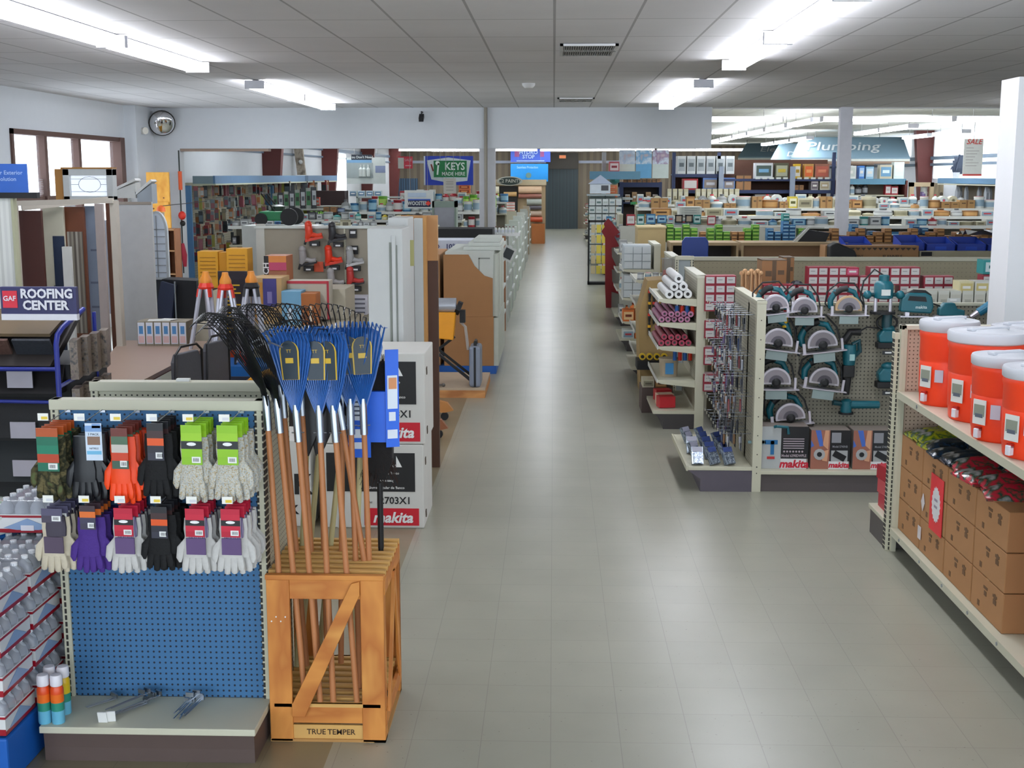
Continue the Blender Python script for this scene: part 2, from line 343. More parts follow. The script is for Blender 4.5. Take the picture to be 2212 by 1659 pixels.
obj('box', B().box(0, .09, -.12, .06, -.05, .06), M('c98a62'), t); obj('lamp_head', B().cyl((.1, -.05, 0), (.2, -.12, .0), .05, .06), M('e8e4da', .2), t)
# ---------------- shop shelving ----------------
SLOT = peg('c6c3ac', '2a2824', 'XZ', .03, .011, slot=True); BLACK = M('121214', .6); STEEL = M('a2a8b0', .3, 1, .03); WHITE = M('e4e4e2', .55, var=.03)
SLOTB = peg('c6c3ac', '2a2824', 'YZ', .03, .009, slot=True)
def gond(name, label, cat, loc, rz, w_, h, d, pm, shelves=(), base=.16, both=False, group=None, post=.035, kick=DARKBASE, rail=True):
    """shelving bay: local front faces -y, back panel at y=0, deck reaches y=-d"""
    t = thing(name, label, cat, loc, rz, group)
    obj('back_panel', B().box(post, w_ - post, 0, .02, base, h - .02), pm, t)
    for x in (0, w_ - post): obj('upright', B().box(x, x + post, -.012, .05, 0, h), SLOT, t, bevel=.002)
    if rail: obj('top_rail', B().box(-.004, w_ + .004, -.016, .055, h - .045, h), CREAM, t, bevel=.004)
    for s in ((-1, 1) if both else (-1,)):
        y = (lambda q: -q) if s < 0 else (lambda q: .04 + q)
        a, c = sorted((y(0), y(d)))
        if base:
            obj('deck', B().box(0, w_, a, c, base - .03, base), CREAM, t, bevel=.004)
            obj('kick_plate', B().prism([(y(0), 0), (y(d - .025), 0), (y(d - .025), base - .1), (y(d - .02), base - .03), (y(0), base - .03)], 'yz', .01, w_ - .01), kick, t)
        for sh in shelves:
            z, sd = sh[:2]; a, c = sorted((y(0), y(sd)))
            o = obj('shelf', B().box(.012, w_ - .012, a, c, z - .02, z), CREAM, t, bevel=.003)
            yy = y(sd); obj('price_rail', B().box(.012, w_ - .012, yy - .006, yy + .004, z - .035, z + .004), M('d8d6c8', .5), o)
    return t
BLUEP = peg('3a6c98', '0d1c30', 'XZ', .0254, .0048)
g = gond('glove_gondola', 'blue pegboard gondola hung with two rows of work gloves', 'shelving', (-2.15, 5.245, 0), 0, .915, 1.5, .33, BLUEP)
PT = peg('c4c1aa', '34302a', 'YZ', .0254, .0042)
obj('side_panel', B().box(.885, .912, .04, .44, 0, 1.47), PT, g)
obj('upright', B().box(.88, .915, .42, .46, 0, 1.5), SLOTB, g)
PC = peg('c4c1aa', '34302a', 'XZ', .0254, .0042)
g2 = gond('low_gondola', 'cream pegboard gondola top just behind the glove display', 'shelving', (-2.15, 5.72, 0), 0, .86, 1.5, .01, PC, base=0)
obj('side_return', B().box(.83, .86, .05, .3, 0, 1.46), PT, g2)
one('white_tag', 'small white tag lying on the rear cream rail behind the glove gondola', 'tag', B().box(-.03, .03, 0, .03, 0, .012), WHITE, (-1.72, 5.725, 1.5))
# ---- gloves ----
def glove_b(b, x=0, side=1, w_=1.0, cuff=.085):
    n = len(b.v)
    b.tube([(0, 0, 0), (0, 0, -cuff * .6), (0, 0, -cuff), (0, 0, -cuff - .05), (0, 0, -cuff - .095)], [.036, .040, .037, .045, .043], 12)
    for i, L in enumerate((.062, .078, .082, .07)):
        fx = (-.033 + i * .022) * side; dx = (-.006 + i * .004) * side
        b.tube([(fx * .8, 0, -cuff - .075), (fx, 0, -cuff - .095), (fx + dx, .004, -cuff - .095 - L * .6), (fx + dx * 1.3, -.004, -cuff - .09 - L), (fx + dx * 1.3, -.004, -cuff - .095 - L)], [.012, .0145, .0135, .0115, .004], 7)
    b.tube([(.028 * side, 0, -cuff - .02), (.052 * side, -.012, -cuff - .055), (.058 * side, -.018, -cuff - .1), (.056 * side, -.018, -cuff - .12)], [.015, .016, .013, .005], 7)
    m = Matrix.Translation((x, 0, 0)) @ Matrix.Diagonal((w_, .42, 1, 1)); b.xf(m, n); return b
def glove_pair(kind):
    def f():
        t = thing('work_gloves', '', 'gloves')
        body, cuffm, card, acc = GK[kind]
        b = B(); glove_b(b, -.012, -1); n = len(b.v); glove_b(b, .012, 1); b.mv(n, (0, .024, -.004))
        obj('glove', b, body, t, smooth=True)
        if cuffm:
            b = B().tube([(0, 0, .004), (0, 0, -.05), (0, 0, -.088)], [.038, .0425, .040], 12); b.xf(Matrix.Diagonal((1.02, .5, 1, 1))); n = len(b.v)
            obj('cuff', b, cuffm, t, smooth=True)
            obj('back_patch', B().tb((0, -.022, -.125), (.074, .006, .075)), acc, t)
        if card:
            w_, z0, z1 = card[0], card[1], card[2]
            b = B(); zs = [z1 + (z0 - z1) * i / (len(card[3])) for i in range(len(card[3]) + 1)]; c = []
            for i, cc in enumerate(card[3]): b.mt(i).box(-w_ / 2, w_ / 2, -.027, -.024, zs[i + 1], zs[i]); c.append(M(cc, .4))
            k = len(c); c += [M('f0f0ee', .4), M('181818')]
            b.mt(k).box(.0, w_ / 2 - .006, -.029, -.0275, z0 + .008, z0 + .032)
            for j in range(5): b.mt(k + 1).box(.006 + j * .0045, .008 + j * .0045, -.0295, -.029, z0 + .013, z0 + .027)
            if len(card) > 4:
                b.mt(k).add([(math.cos(a) * .018, -.0285, (z0 + z1) / 2 + .004 + math.sin(a) * .007) for a in [i * pi / 6 for i in range(12)]], [tuple(range(12))])
            obj('header_card', b, c, t)
        return t
    return f
G = lambda h, **k: M(h, .8, sc=90, bump=.3, **k)
GK = {'camo': (blotch(['3b3a22', '6d6240', '1e2414', '4c4428', '57603a'], 22, .9), None, (.09, .01, -.0, ['b05a30']), None),
      'black_rubber': (M('15171c', .35, var=.3, sc=60), None, None, None),
      'orange': (M('ff4a14', .45, var=.1), None, (.07, -.12, .035, ['6b2a20', '4c6a52', 'c9c2b8', 'd0401c', '3a5a48']), None),
      'black_knit': (G('0b0b0d'), None, (.062, -.1, .045, ['14141a', '3a2020', 'e0561c', '20202c', '2a2a3a']), None),
      'speckle': (blotch(['b9a98c', 'd8d0be', 'a8b4bc', 'c8b48a', '8f7f68'], 160, .95), None, (.078, -.105, .05, ['8fc41c', '9ccc28', '14181c', '8fc41c', '8cc020'], 1), None),
      'purple': (G('4a2c84'), None, (.06, -.05, .06, ['3a2830', 'e0702c', '3c3850', '3a3448']), None),
      'leather': (M('c9c6c2', .8, bump=.2, sc=60), stripes(['6e5a80', 'a49cb0', '5c4a74', '8c84a0'], 'X', .014), (.072, -.08, .05, ['c01838', 'c8203c', '101014', 'c8203c', 'b81834'], 1), M('66507a', .8)),
      'work': (M('cfc3ac', .85, bump=.3, sc=60), M('4a4450', .8), (.08, -.02, .045, ['54506a', '463f50']), M('5a4c5e', .8))}
GK['camo'] = (GK['camo'][0], None, (.082, -.135, .035, ['b4501c', '0c6a50', '0f7a5c', 'b8401c', '0c6a50']), None)
GK['tag'] = GK['black_rubber']
def pricetag(loc, label, yel):
    def f():
        t = thing('peg_hook', '', 'hook')
        obj('rod', B().tube([(0, .02, .012), (0, 0, .012), (0, -.2, 0), (0, -.225, .014)], .0022, 5).box(-.012, .012, -.004, .012, .0, .024), STEEL, t)
        obj('price_tag', B().tb((-.012, -.235, .024), (.044, .002, .030)).mt(1).tb((-.006, -.2365, .02), (.026, .0015, .012)), [M('f2f0e8', .4), M('e8c840' if yel else 'd8d8dc', .4)], t)
        return t
    return inst('hook%d' % yel, f, loc, 0, label, 'peg hooks holding gloves')
hx1 = [at(u, 892, Y=5.225).x for u in (145, 220, 295, 370, 445, 520)]
row1 = [('camo', 'camouflage work gloves at the left end'), ('tag', 'black rubber coated gloves with long pale blue tag'), ('orange', 'bright orange gloves in the upper row'), ('black_knit', 'black knit gloves with orange striped card'), ('speckle', 'speckled canvas gloves on lime card, left of the two'), ('speckle', 'speckled canvas gloves on lime card at the right end')]
row2 = [('work', 'cream fingered work gloves with dark cuff'), ('purple', 'purple knit gloves in the lower row'), ('leather', 'leather palm gloves on red card left of the black pair'), ('black_knit', 'black gloves hanging in the lower row'), ('leather', 'leather palm gloves on red card second from right'), ('leather', 'leather palm gloves on red card at the right end')]
for ri, (rw, z) in enumerate(((row1, at(300, 892, Y=5.225).z), (row2, at(300, 1062, Y=5.225).z))):
    for ci, (kd, nm) in enumerate(rw):
        x = hx1[ci]
        pricetag((x, 5.235, z), 'steel peg hook with white price tag holding the %s' % nm.split(',')[0], int((ci + ri) % 2 == 0))
        depth = 5 if ri == 0 else 5
        for j in range(depth):
            yy = 5.235 - .2 + j * .044
            o = inst('gl' + kd + str(ri), glove_pair(kd), (x + (j % 2) * .006 - .003, yy, z - .062 + (.012 if kd == 'black_knit' else 0)), (j % 3 - 1) * .06,
                     nm if j == 0 else 'spare pair behind the front ' + nm, None if j == 0 else 'spare pairs behind the ' + nm, sc=(1.12, 1, 1.07 if ri == 0 else .93) if kd != 'orange' else (1.0, 1, 1.1))
# long pale tag on the rubber gloves
p = at(203, 945, Y=4.98)
b = B().mt(0).box(-.034, .034, 0, .002, -.085, .07).mt(1).box(-.034, .034, -.001, .0, .035, .06).mt(2).box(-.026, .026, -.001, 0, -.02, .015).mt(3).box(-.03, .03, -.001, 0, -.06, -.045).mt(1).box(-.005, .03, -.001, 0, .05, .068)
b.mt(4).txt('3 PACK', .014, (0, -.0015, .024)).mt(4).txt('NITRILE', .011, (0, -.0015, -.035))
one('hang_tag', 'long pale blue and white hang tag in front of the black rubber gloves', 'tag', b, [M('cfdcec', .4), M('7a9fd0', .4), M('8a6a58', .5), M('6fb4d8', .4), M('2a2a34')], (p.x, 4.975, p.z - .01))
# ---- on the deck: spray cans and loose hooks ----
def can(c1, c2):
    def f():
        t = thing('spray_can', '', 'spray can')
        obj('can', B().mt(0).lathe([(.026, 0), (.027, .004), (.027, .055)], 16).mt(1).lathe([(.0272, .055), (.0272, .09)], 16).mt(2).lathe([(.0272, .09), (.0272, .125)], 16).mt(3).lathe([(.0272, .125), (.0272, .145), (.02, .16)], 16), [M('6cb8d4', .35), M('2f8f78', .35), M(c1, .35), M(c2, .35)], t, smooth=True)
        obj('cap', B().lathe([(.02, .155), (.0255, .16), (.0255, .195), (.022, .203), (.0, .205)], 16), M('e8e4ea', .4), t, smooth=True)
        return t
    return f
for (u, v), l, c in (((98, 1560), 'front left orange and blue spray can with white cap on the deck', ('f07020', 'e8501c')), ((127, 1560), 'front right orange and blue spray can with white cap on the deck', ('f07020', 'e8501c')),
                     ((112, 1540), 'spray can with white cap behind the front two', ('f07020', 'e8501c')), ((141, 1540), 'yellow spray can with white cap against the left upright', ('e0c020', 'e0b818'))):
    p = at(u, v, Z=.16); inst('can' + c[0], can(*c), (p.x, p.y, .16), 0, l, sc=(1, 1, 1.05))
def pile(n, L, seed, spread, ang):
    r = random.Random(seed); b = B()
    for i in range(n):
        a = ang + r.uniform(-.12, .12); x = r.uniform(-spread, spread); z = .005 + i * .004
        dx, dy = math.cos(a) * L, math.sin(a) * L
        b.tube([(x, 0, z), (x + dx, dy, z + .004), (x + dx, dy, z + .03)], .0026, 5).tb((x + dx, dy, z + .03), (.035, .006, .014), rz=a)
    return b
def hookpile(u, v, n, L, seed, spread, ang, label, tagn=0):
    p = at(u, v, Z=.16)
    for i in range(n):
        r = random.Random(seed * 31 + i); a = ang + r.uniform(-.12, .12); o = inst('lh%d' % int(L * 100), lambda: loosehook(L), (p.x + r.uniform(-spread, spread), p.y + r.uniform(0, .03), .166 + i * .0052), a, label, 'loose hooks ' + label[-24:])
def loosehook(L):
    t = thing('loose_hook', '', 'hook')
    obj('rod', B().tube([(0, 0, 0), (L, 0, .0), (L + .004, 0, .018)], .0026, 5), STEEL, t)
    obj('plate', B().box(L - .004, L + .004, -.018, .018, .006, .026), STEEL, t); return t
hookpile(240, 1555, 8, .19, 1, .035, .95, 'loose steel peg hook in the pile left of centre on the deck')
hookpile(385, 1560, 8, .16, 3, .03, 1.45, 'loose steel peg hook in the pile right of centre on the deck')
hookpile(180, 1535, 2, .13, 5, .02, .8, 'loose steel peg hook near the spray cans on the deck')
for i, (u, v) in enumerate(((222, 1562), (240, 1560))):
    p = at(u, v, Z=.16); one('price_tag', 'white plastic price tag holder lying %s' % ('at the front of the hook pile' if i == 0 else 'beside the loose hooks, slightly right'), 'tag', B().tb((0, 0, .026), (.038, .006, .05), rx=.25), WHITE, (p.x, p.y, .16), .2 * i)
# ---- wooden crate with rakes ----
WOOD = blotch(['c87a34', 'd58c40', 'b86c2c', 'dc9a4c'], 5, .6, stretch=(1, 1, .35)); WOODH = blotch(['c87a34', 'd58c40', 'b86c2c', 'dc9a4c'], 5, .6, stretch=(.35, 1, 1)); WOODD = M('d2a35c', .65)
ct = thing('slatted_crate', 'orange wooden crate with slatted top holding the rakes', 'crate', (-1.225, 5.15, 0))
W, D, Hc = .505, .575, .765
for x, y, n in ((0, 0, 0), (W - .1, 0, 1), (0, D - .02, 2), (W - .1, D - .02, 3)):
    b = B().box(x, x + .1, y, y + .02, .0, Hc - .03)
    obj('corner_board', b, WOOD, ct, bevel=.003)
for y in (.021, D - .04):
    obj('side_post', B().box(W - .019, W, y, y + .05, 0, Hc - .02), WOOD, ct); obj('side_post', B().box(0, .019, y, y + .05, 0, Hc - .02), WOOD, ct)
for z, h in ((.085, .09), (Hc - .115, .09)): obj('cross_rail', B().box(.1, W - .1, .004, .018, z, z + h), WOODH, ct, bevel=.002)
for z, h in ((.085, .09), (Hc - .115, .09)): obj('cross_rail', B().box(.1, W - .1, D - .018, D - .004, z, z + h), WOODH, ct)
b = B().box(.1, W - .1, .008, .02, .012, .075).mt(1).txt('TRUE', .035, (.2, .006, .043), bold=.012).txt('TEMPER', .035, (.31, .006, .043), bold=.012)
obj('stamped_board', b, [WOODD, M('3a2410')], ct)
obj('diagonal_brace', B().prism([(.1, .12), (.155, .12), (W - .1, Hc - .09), (W - .1, Hc - .03), (W - .135, Hc - .04), (.1, .175)], 'xz', -.014, -.001), WOODH, ct, bevel=.002)
for s in (0,):
    obj('side_rail', B().box(W - .012, W + .004, .02, D - .02, Hc - .1, Hc - .03), WOODH, ct); obj('side_rail', B().box(W - .012, W + .004, .02, D - .02, .07, .14), WOODH, ct)
    obj('side_brace', B().prism([(.06, .12), (.11, .12), (.33, Hc - .08), (.28, Hc - .08)], 'yz', W + .001, W + .014).prism([(.51, .12), (.46, .12), (.3, Hc - .08), (.35, Hc - .08)], 'yz', W + .001, W + .01), WOOD, ct)
for i in range(9):
    y = .0 + i * (D - .035) / 8; obj('top_slat', B().box(-.004, W + .002, y, y + .03, Hc - .03, Hc - .008), WOODD if i else WOODH, ct, bevel=.002)
    obj('bottom_slat', B().box(.02, W - .02, y, y + .03, .16, .175), WOODD, ct)
b = B(); b.box(.0, W, 0, .02, 0, .012).box(W - .05, W, 0, D, 0, .012)
obj('skid', b, M('b5854a'), ct)
for i in range(4): obj('nail_head', B().cyl((.02 + i * .02, -.001, .55 + .02 * (i % 2)), (.02 + i * .02, .002, .55 + .02 * (i % 2)), .0035, n=6), WHITE, ct)
# rakes: handle stands in the crate, head up
RBLUE = M('1f5fae', .4, trans=.12, coat=.3); RBLK = M('101114', .3); HAND = M('b8784a', .5)
def rake_head(b, wtop, hh, tines, curl):
    """fan of tines from the neck at z=0 up to z=hh, tips curl toward -y"""
    for i in range(tines):
        s = (i / (tines - 1) - .5) * 2; x1 = s * wtop / 2; z1 = hh * (1 - .12 * s * s)
        b.tube([(s * .012, 0, 0), (s * .03, -.01, .08), (x1 * .6, -.06, z1 * .5), (x1 * .9, -.13, z1 * .85), (x1, -.17, z1 * .98), (x1 * 1.03, -.22, z1 * 1.0), (x1 * 1.05, -.25, z1 * .93)], [.004, .003, .0027, .0027, .0026, .0024, .0016], 5)
def blue_rake():
    t = thing('leaf_rake', '', 'rake')
    obj('handle', B().cyl((0, 0, -1.26), (0, 0, .01), .0135, .0125, 10), HAND, t, smooth=True)
    obj('ferrule', B().lathe([(.017, -.1), (.017, .02), (.013, .06)], 10).cyl((-.028, 0, -.06), (.028, 0, -.06), .003, n=5), STEEL, t, smooth=True)
    b = B(); b.prism([(-.016, .02), (.016, .02), (.07, .16), (.112, .3), (.1, .375), (.05, .4), (-.05, .4), (-.1, .375), (-.112, .3), (-.07, .16)], 'xz', -.006, .0)
    for i in range(12):
        s = (i / 11 - .5) * 2; b.tube([(s * .013, -.008, .04), (s * .065, -.012, .18), (s * .108, -.012, .37 - .03 * s * s), (s * .115, -.05, .43 - .03 * s * s), (s * .118, -.085, .40)], [.003, .0045, .005, .0045, .002], 5)
    obj('head', b.xf(Matrix.Diagonal((.85, 1, .93, 1))), RBLUE, t, smooth=True)
    b = B(); pl = [(-.035, .17), (.035, .17), (.04, .29)] + [(.04 * math.cos(a), .29 + .045 * math.sin(a)) for a in (.4, .8, 1.2, 1.57, 1.94, 2.34, 2.74)] + [(-.04, .29)]
    b.prism([(x * 1.12, z * 1.0 - .001) for x, z in pl], 'xz', -.0205, -.019); b.mt(1).prism([(x * .95, z) for x, z in pl], 'xz', -.0225, -.021)
    b.mt(0).box(-.018, .018, -.024, -.0226, .24, .262).txt('TT', .02, (0, -.0235, .29))
    obj('label', b, [M('d8b030', .4), M('20303c', .4)], t)
    return t
def black_rake():
    t = thing('garden_rake', '', 'rake')
    obj('handle', B().cyl((0, 0, -1.26), (0, 0, .01), .0135, .0125, 10), HAND, t, smooth=True)
    obj('ferrule', B().lathe([(.017, -.1), (.017, .02), (.013, .05)], 10), STEEL, t, smooth=True)
    b = B(); rake_head(b, .34, .42, 14, .07); obj('tines', b, RBLK, t, smooth=True)
    obj('brace', B().tube([(-.09, -.008, .27), (0, -.01, .29), (.09, -.008, .27)], .004, 5), STEEL, t)
    return t
def bag_rake():
    t = thing('shrub_rake', '', 'rake')
    obj('handle', B().cyl((0, 0, -1.0), (0, 0, .01), .0135, .0125, 10), M('c4bc8c', .5), t, smooth=True)
    obj('head', B().prism([(-.012, 0), (.012, 0), (.045, .1), (.085, .26), (.085, .36), (-.085, .36), (-.085, .26), (-.045, .1)], 'xz', -.01, .002), RBLK, t, bevel=.004)
    return t
def stand(fn, key, foot, lean, zh, label, rz=0):
    """foot = (x, y) where the handle meets the lower slats; lean = (dx, dy) per metre; zh = height of the neck"""
    d = Vector((lean[0], lean[1], 1)).normalized()
    n = Vector((foot[0], foot[1], .178)) + d * ((zh - .178) / d.z); x = (Vector((1, 0, 0)) - d * d.x).normalized(); y = d.cross(x)
    m = Matrix.Translation(n) @ Matrix((x, y, d)).transposed().to_4x4() @ Matrix.Rotation(rz, 4, 'Z')
    inst(key, fn, m.to_translation(), 0, label, rot=m.to_euler())
rk = [  # (fn, top u at ferrule, v ferrule, handle u at crate top, v, label)
 (black_rake, 575, 880, 601, 1232, 5.19, 'black tined rake leaning furthest left in the crate'),
 (black_rake, 600, 885, 633, 1232, 5.20, 'black tined rake second from the left in the crate'),
 (blue_rake, 640, 905, 667, 1230, 5.19, 'blue leaf rake at the left front without a clear label'),
 (blue_rake, 690, 905, 706, 1230, 5.20, 'blue leaf rake in front with dull gold label'),
 (blue_rake, 722, 905, 748, 1228, 5.20, 'blue leaf rake in front with bright gold arched label'),
 (blue_rake, 757, 890, 768, 1202, 5.37, 'blue leaf rake second from right in the crate'),
 (black_rake, 748, 880, 800, 1203, 5.37, 'black tined rake standing behind the blue heads'),
 (blue_rake, 785, 890, 797, 1203, 5.38, 'blue leaf rake furthest right, beside the push broom'),
 (black_rake, 610, 855, 640, 1190, 5.5, 'black tined rake at the back left of the crate'),
 (black_rake, 650, 850, 672, 1190, 5.5, 'black tined rake at the back centre of the crate'),
 (black_rake, 690, 850, 700, 1185, 5.52, 'black tined rake at the back middle of the crate'), (black_rake, 740, 850, 738, 1185, 5.52, 'black tined rake at the back right of the crate'),
 (bag_rake, 688, 985, 672, 1160, 5.62, 'black narrow wedge head rake at the back left'),
 (bag_rake, 735, 982, 716, 1160, 5.62, 'black narrow wedge head rake at the back right'), (bag_rake, 648, 985, 640, 1165, 5.6, 'black narrow wedge head rake furthest left'), (bag_rake, 778, 975, 772, 1165, 5.6, 'black narrow wedge head rake by the broom')]
for i, (fn, u0, v0, u1, v1, yy, lb) in enumerate(rk):
    a = at(u0, v0, Y=yy + .02); c = at(u1, v1, Y=yy); s = ((a.x - c.x) / (a.z - c.z), .02 / (a.z - c.z))
    foot = (c.x - s[0] * (c.z - .178), max(5.18, min(5.68, c.y - s[1] * (c.z - .178))))
    foot = (max(-1.19, min(-.75, foot[0])), foot[1])
    stand(fn, fn.__name__, foot, s, a.z, lb, rz=(-.95, -.75, -.25, -.1, -.3, .1, -.6, .35, -1.1, -.8, -.5, -.2, 0, 0, .1, -.1)[i])
# push broom with blue sleeve labels
t = thing('push_broom', 'black broom with two bright blue cardboard sleeves at the right of the crate', 'broom', at(823, 1180, Y=5.56))
bx = 0
obj('handle', B().cyl((0, 0, -.56), (0, 0, .3), .0135, n=10), BLACK, t)
obj('brush_block', B().prism([(-.1, .62), (-.06, .3), (-.02, .22), (.03, .22), (.06, .3), (.07, .72), (.03, .76), (-.03, .7)], 'xz', -.03, .04), M('191514', .9, bump=.5, sc=80), t)
b = B(); r = random.Random(2)
for i in range(120): x = r.uniform(-.09, .09); z = r.uniform(.2, .3); b.tube([(x * .6, r.uniform(-.02, .03), z + .05), (x, r.uniform(-.05, .05), z - .03)], .0012, 3)
for i in range(60): x = r.uniform(-.04, .05); b.tube([(x, r.uniform(-.02, .03), .7), (x * 1.3, r.uniform(-.03, .04), r.uniform(.76, .79))], .0012, 3)
obj('bristles', b, M('2a1a14', .9), t, kind='stuff')
BB = M('1f66e0', .45); 
b = B().box(-.13, -.03, -.06, -.05, .33, .78).mt(1).box(-.12, -.045, -.062, -.06, .5, .65).box(-.12, -.07, -.062, -.06, .42, .46).box(-.12, -.05, -.062, -.06, .37, .4)
for k_ in range(6): b.mt(2).box(-.115, -.055, -.0635, -.062, .52 + k_ * .02, .527 + k_ * .02)
obj('sleeve', b, [BB, M('dfe6f0', .5), M('4a5468')], t)
obj('sleeve', B().box(-.03, .04, -.058, .0, .4, .63), BB, t)
b = B().tb((.07, -.06, .6), (.06, .006, .44), rz=.3).mt(1).tb((.072, -.065, .63), (.045, .004, .15), rz=.3).mt(2).tb((.074, -.068, .67), (.035, .004, .05), rz=.3).mt(1).tb((.07, -.065, .44), (.045, .004, .04), rz=.3).tb((.07, -.065, .52), (.03, .004, .04), rz=.3)
obj('sleeve', b, [BB, M('dfe6f0', .5), M('d8905c', .5)], t)
for c_ in t.children:
    if c_.name.split('.')[0] != 'handle': c_.location.z = .1
# ---- boxed table saws ----
BW = M('d4d2cc', .6, var=.04); BK = M('1a1a1c', .5); RD = M('c8182c', .5)
def sawbox(h, w_=.73, d=.6):
    t = thing('printed_carton', '', 'box')
    obj('carton', B().box(-w_, 0, 0, d, 0, h), BW, t, bevel=.008)
    b = B().mt(0).box(-w_ + .05, -.06, -.003, -.001, h * .44, h - .06)
    z = h - .1
    for i, s in enumerate(('255mm', "Bench d'Etabli", 'Slitsaag de Banco', 'Kreissaeg', 'Sierra circular de Banco')):
        b.mt(1).txt(s, .026, (-.34 + (.08 if i else -.02), -.004, z), bold=.01); z -= .052
    b.mt(1).prism([(-.19, h - .16), (-.15, h - .16), (-.19, h - .08)], 'xz', -.005, -.003)
    b.mt(0).txt('2703X1', .07, (-.2, -.003, h * .33), bold=.02)
    b.mt(0).txt('Model', .022, (-.39, -.003, h * .31))
    b.mt(2).box(-.42, -.035, -.003, -.001, .02, h * .24).mt(1).txt('makita', .105, (-.22, -.005, h * .125), bold=.03, shear=.25)
    obj('print', b, [BK, M('f0f0ee'), RD], t)
    obj('strap', B().box(-w_ + .12, -w_ + .14, -.002, d + .002, -.0, h + .002), M('c9c9c4', .4), t)
    b = B()
    for z in (.08, h - .14): b.mt(0).tb((.003, .12, z), (.006, .03, .05), rx=.3)
    obj('corner_tear', b, M('4a3c2c'), t); return t
o = inst('saw1', lambda: sawbox(.6), (-.895, 8.53, 0), 0, 'white printed saw carton on the floor, lower of the two'); 
o = inst('saw2', lambda: sawbox(.64), (-.88, 8.53, .603), .0, 'white printed saw carton stacked on the other one')
t = thing('tall_carton', 'plain white carton standing left of the saw cartons', 'box', (-2.05, 8.55, 0)); obj('carton', B().box(0, .36, 0, .5, 0, .62), BW, t, bevel=.006)
obj('print', B().txt('K', .2, (.3, -.003, .3), bold=.03).txt('OK', .09, (.2, -.003, .12), bold=.03), BK, t)
# ---------------- generic goods ----------------
CARD = M('a8794e', .75, var=.05); CARD2 = M('b88a5c', .75, var=.05); CARDT = M('93683f', .75)
def goods(w_, d, h, mats, kind='box', seed=0):
    """mesh for one packaged article standing at the origin, front at y=0, centred in x"""
    b = B(); x = w_ / 2; r = random.Random(seed)
    if kind == 'box':
        b.box(-x, x, 0, d, 0, h).mt(1).box(-x * .82, x * .82, -.004, .0, h * .16, h * .84).mt(2).box(-x * .55, x * .55, -.007, -.004, h * .4, h * .62)
    elif kind == 'carton':
        b.box(-x, x, 0, d, 0, h).mt(1).box(-x, x, -.002, d + .002, h * .985, h * 1.0 + .002).box(-.02, .02, -.003, 0, h * .0, h).mt(2).box(-x * .7, -x * .2, -.004, 0, h * .55, h * .7).box(x * .3, x * .8, -.004, 0, h * .6, h * .72)
    elif kind == 'can':
        q = [(x, 0), (x * 1.02, .01), (x * .98, .012), (x * .98, h * .9), (x * 1.03, h * .92), (x * 1.0, h)]
        b.lathe(q, 14, (0, x, 0)).mt(1).lathe([(x * .995, h * .2), (x * .995, h * .75)], 14, (0, x, 0)).mt(2).lathe([(x * .2, h), (x * .9, h), (x * .85, h * 1.02)], 14, (0, x, 0))
    elif kind == 'bottle':
        b.lathe([(x * .9, 0), (x, h * .05), (x, h * .6), (x * .8, h * .72), (x * .35, h * .8), (x * .35, h * .86)], 12, (0, x, 0)).mt(1).lathe([(x * 1.01, h * .15), (x * 1.01, h * .5)], 12, (0, x, 0)).mt(2).lathe([(x * .4, h * .86), (x * .4, h)], 10, (0, x, 0))
    elif kind == 'stackboxes':
        pass
    elif kind == 'bag':
        b.sph((0, d / 2, h / 2), .5, 12, 8, (w_, d, h)).mt(1).sph((0, d / 2 - d * .03, h / 2), .5, 12, 8, (w_ * .6, d, h * .55)).mt(2).box(-x, x, d * .4, d * .6, h * .94, h)
    elif kind == 'pack':       # hanging blister card
        b.box(-x, x, 0, .004, 0, h).mt(1).box(-x, x, -.003, 0, h * .72, h).mt(2).tb((0, -.02, h * .36), (w_ * .5, .035, h * .55))
    elif kind == 'roll':       # lying roll along y
        n = len(b.v); b.cyl((0, 0, x), (0, d, x), x, n=12).mt(1).cyl((0, -.003, x), (0, 0, x), x * .42, n=10).mt(2).cyl((0, -.006, x), (0, -.003, x), x * .25, n=8)
    elif kind == 'bin':        # open bin with sloped front
        b.prism([(0, 0), (-.02, h * .55), (d, h), (d, 0)], 'yz', -x, -x + .008).prism([(0, 0), (-.02, h * .55), (d, h), (d, 0)], 'yz', x - .008, x).box(-x, x, 0, .01, 0, h * .6).box(-x, x, d - .01, d, 0, h).box(-x, x, 0, d, 0, .01).mt(1).box(-x * .4, x * .4, -.006, 0, h * .15, h * .4).mt(2).box(-x * .85, x * .85, .02, d - .02, .01, h * .5)
    return b
def art(name, label, cat, u0, v0, u1, v1, Y, d, cols, kind='box', group=None, rz=0, z=None, rough=.5):
    """one article whose front fills the given rectangle of the photo at depth Y; z overrides the resting height"""
    a = at(u0, v1, Y=Y); c = at(u1, v0, Y=Y); z0 = a.z if z is None else z; w_ = abs(c.x - a.x); h = max(.01, c.z - z0)
    cols = (list(cols) + ['e8e6e0', '8a8a88'])[:3] if kind != 'carton' else (list(cols) + ['93683f', '5a4630'])[:3]
    key = ('art', kind, round(w_, 2), round(h, 2), round(d, 2), tuple(cols))
    if key not in PROTO:
        PROTO[key] = o = obj(name, goods(w_, d, h, None, kind), [M(q, rough) for q in cols], smooth=kind in ('can', 'bottle', 'bag', 'roll'))
    else:
        o = PROTO[key].copy(); o.name = name; COL.objects.link(o)
        for k in list(o.keys()): del o[k]
    o.location = ((a.x + c.x) / 2, Y, z0); o.rotation_euler = (0, 0, rz)
    return tag(o, label, cat, group)
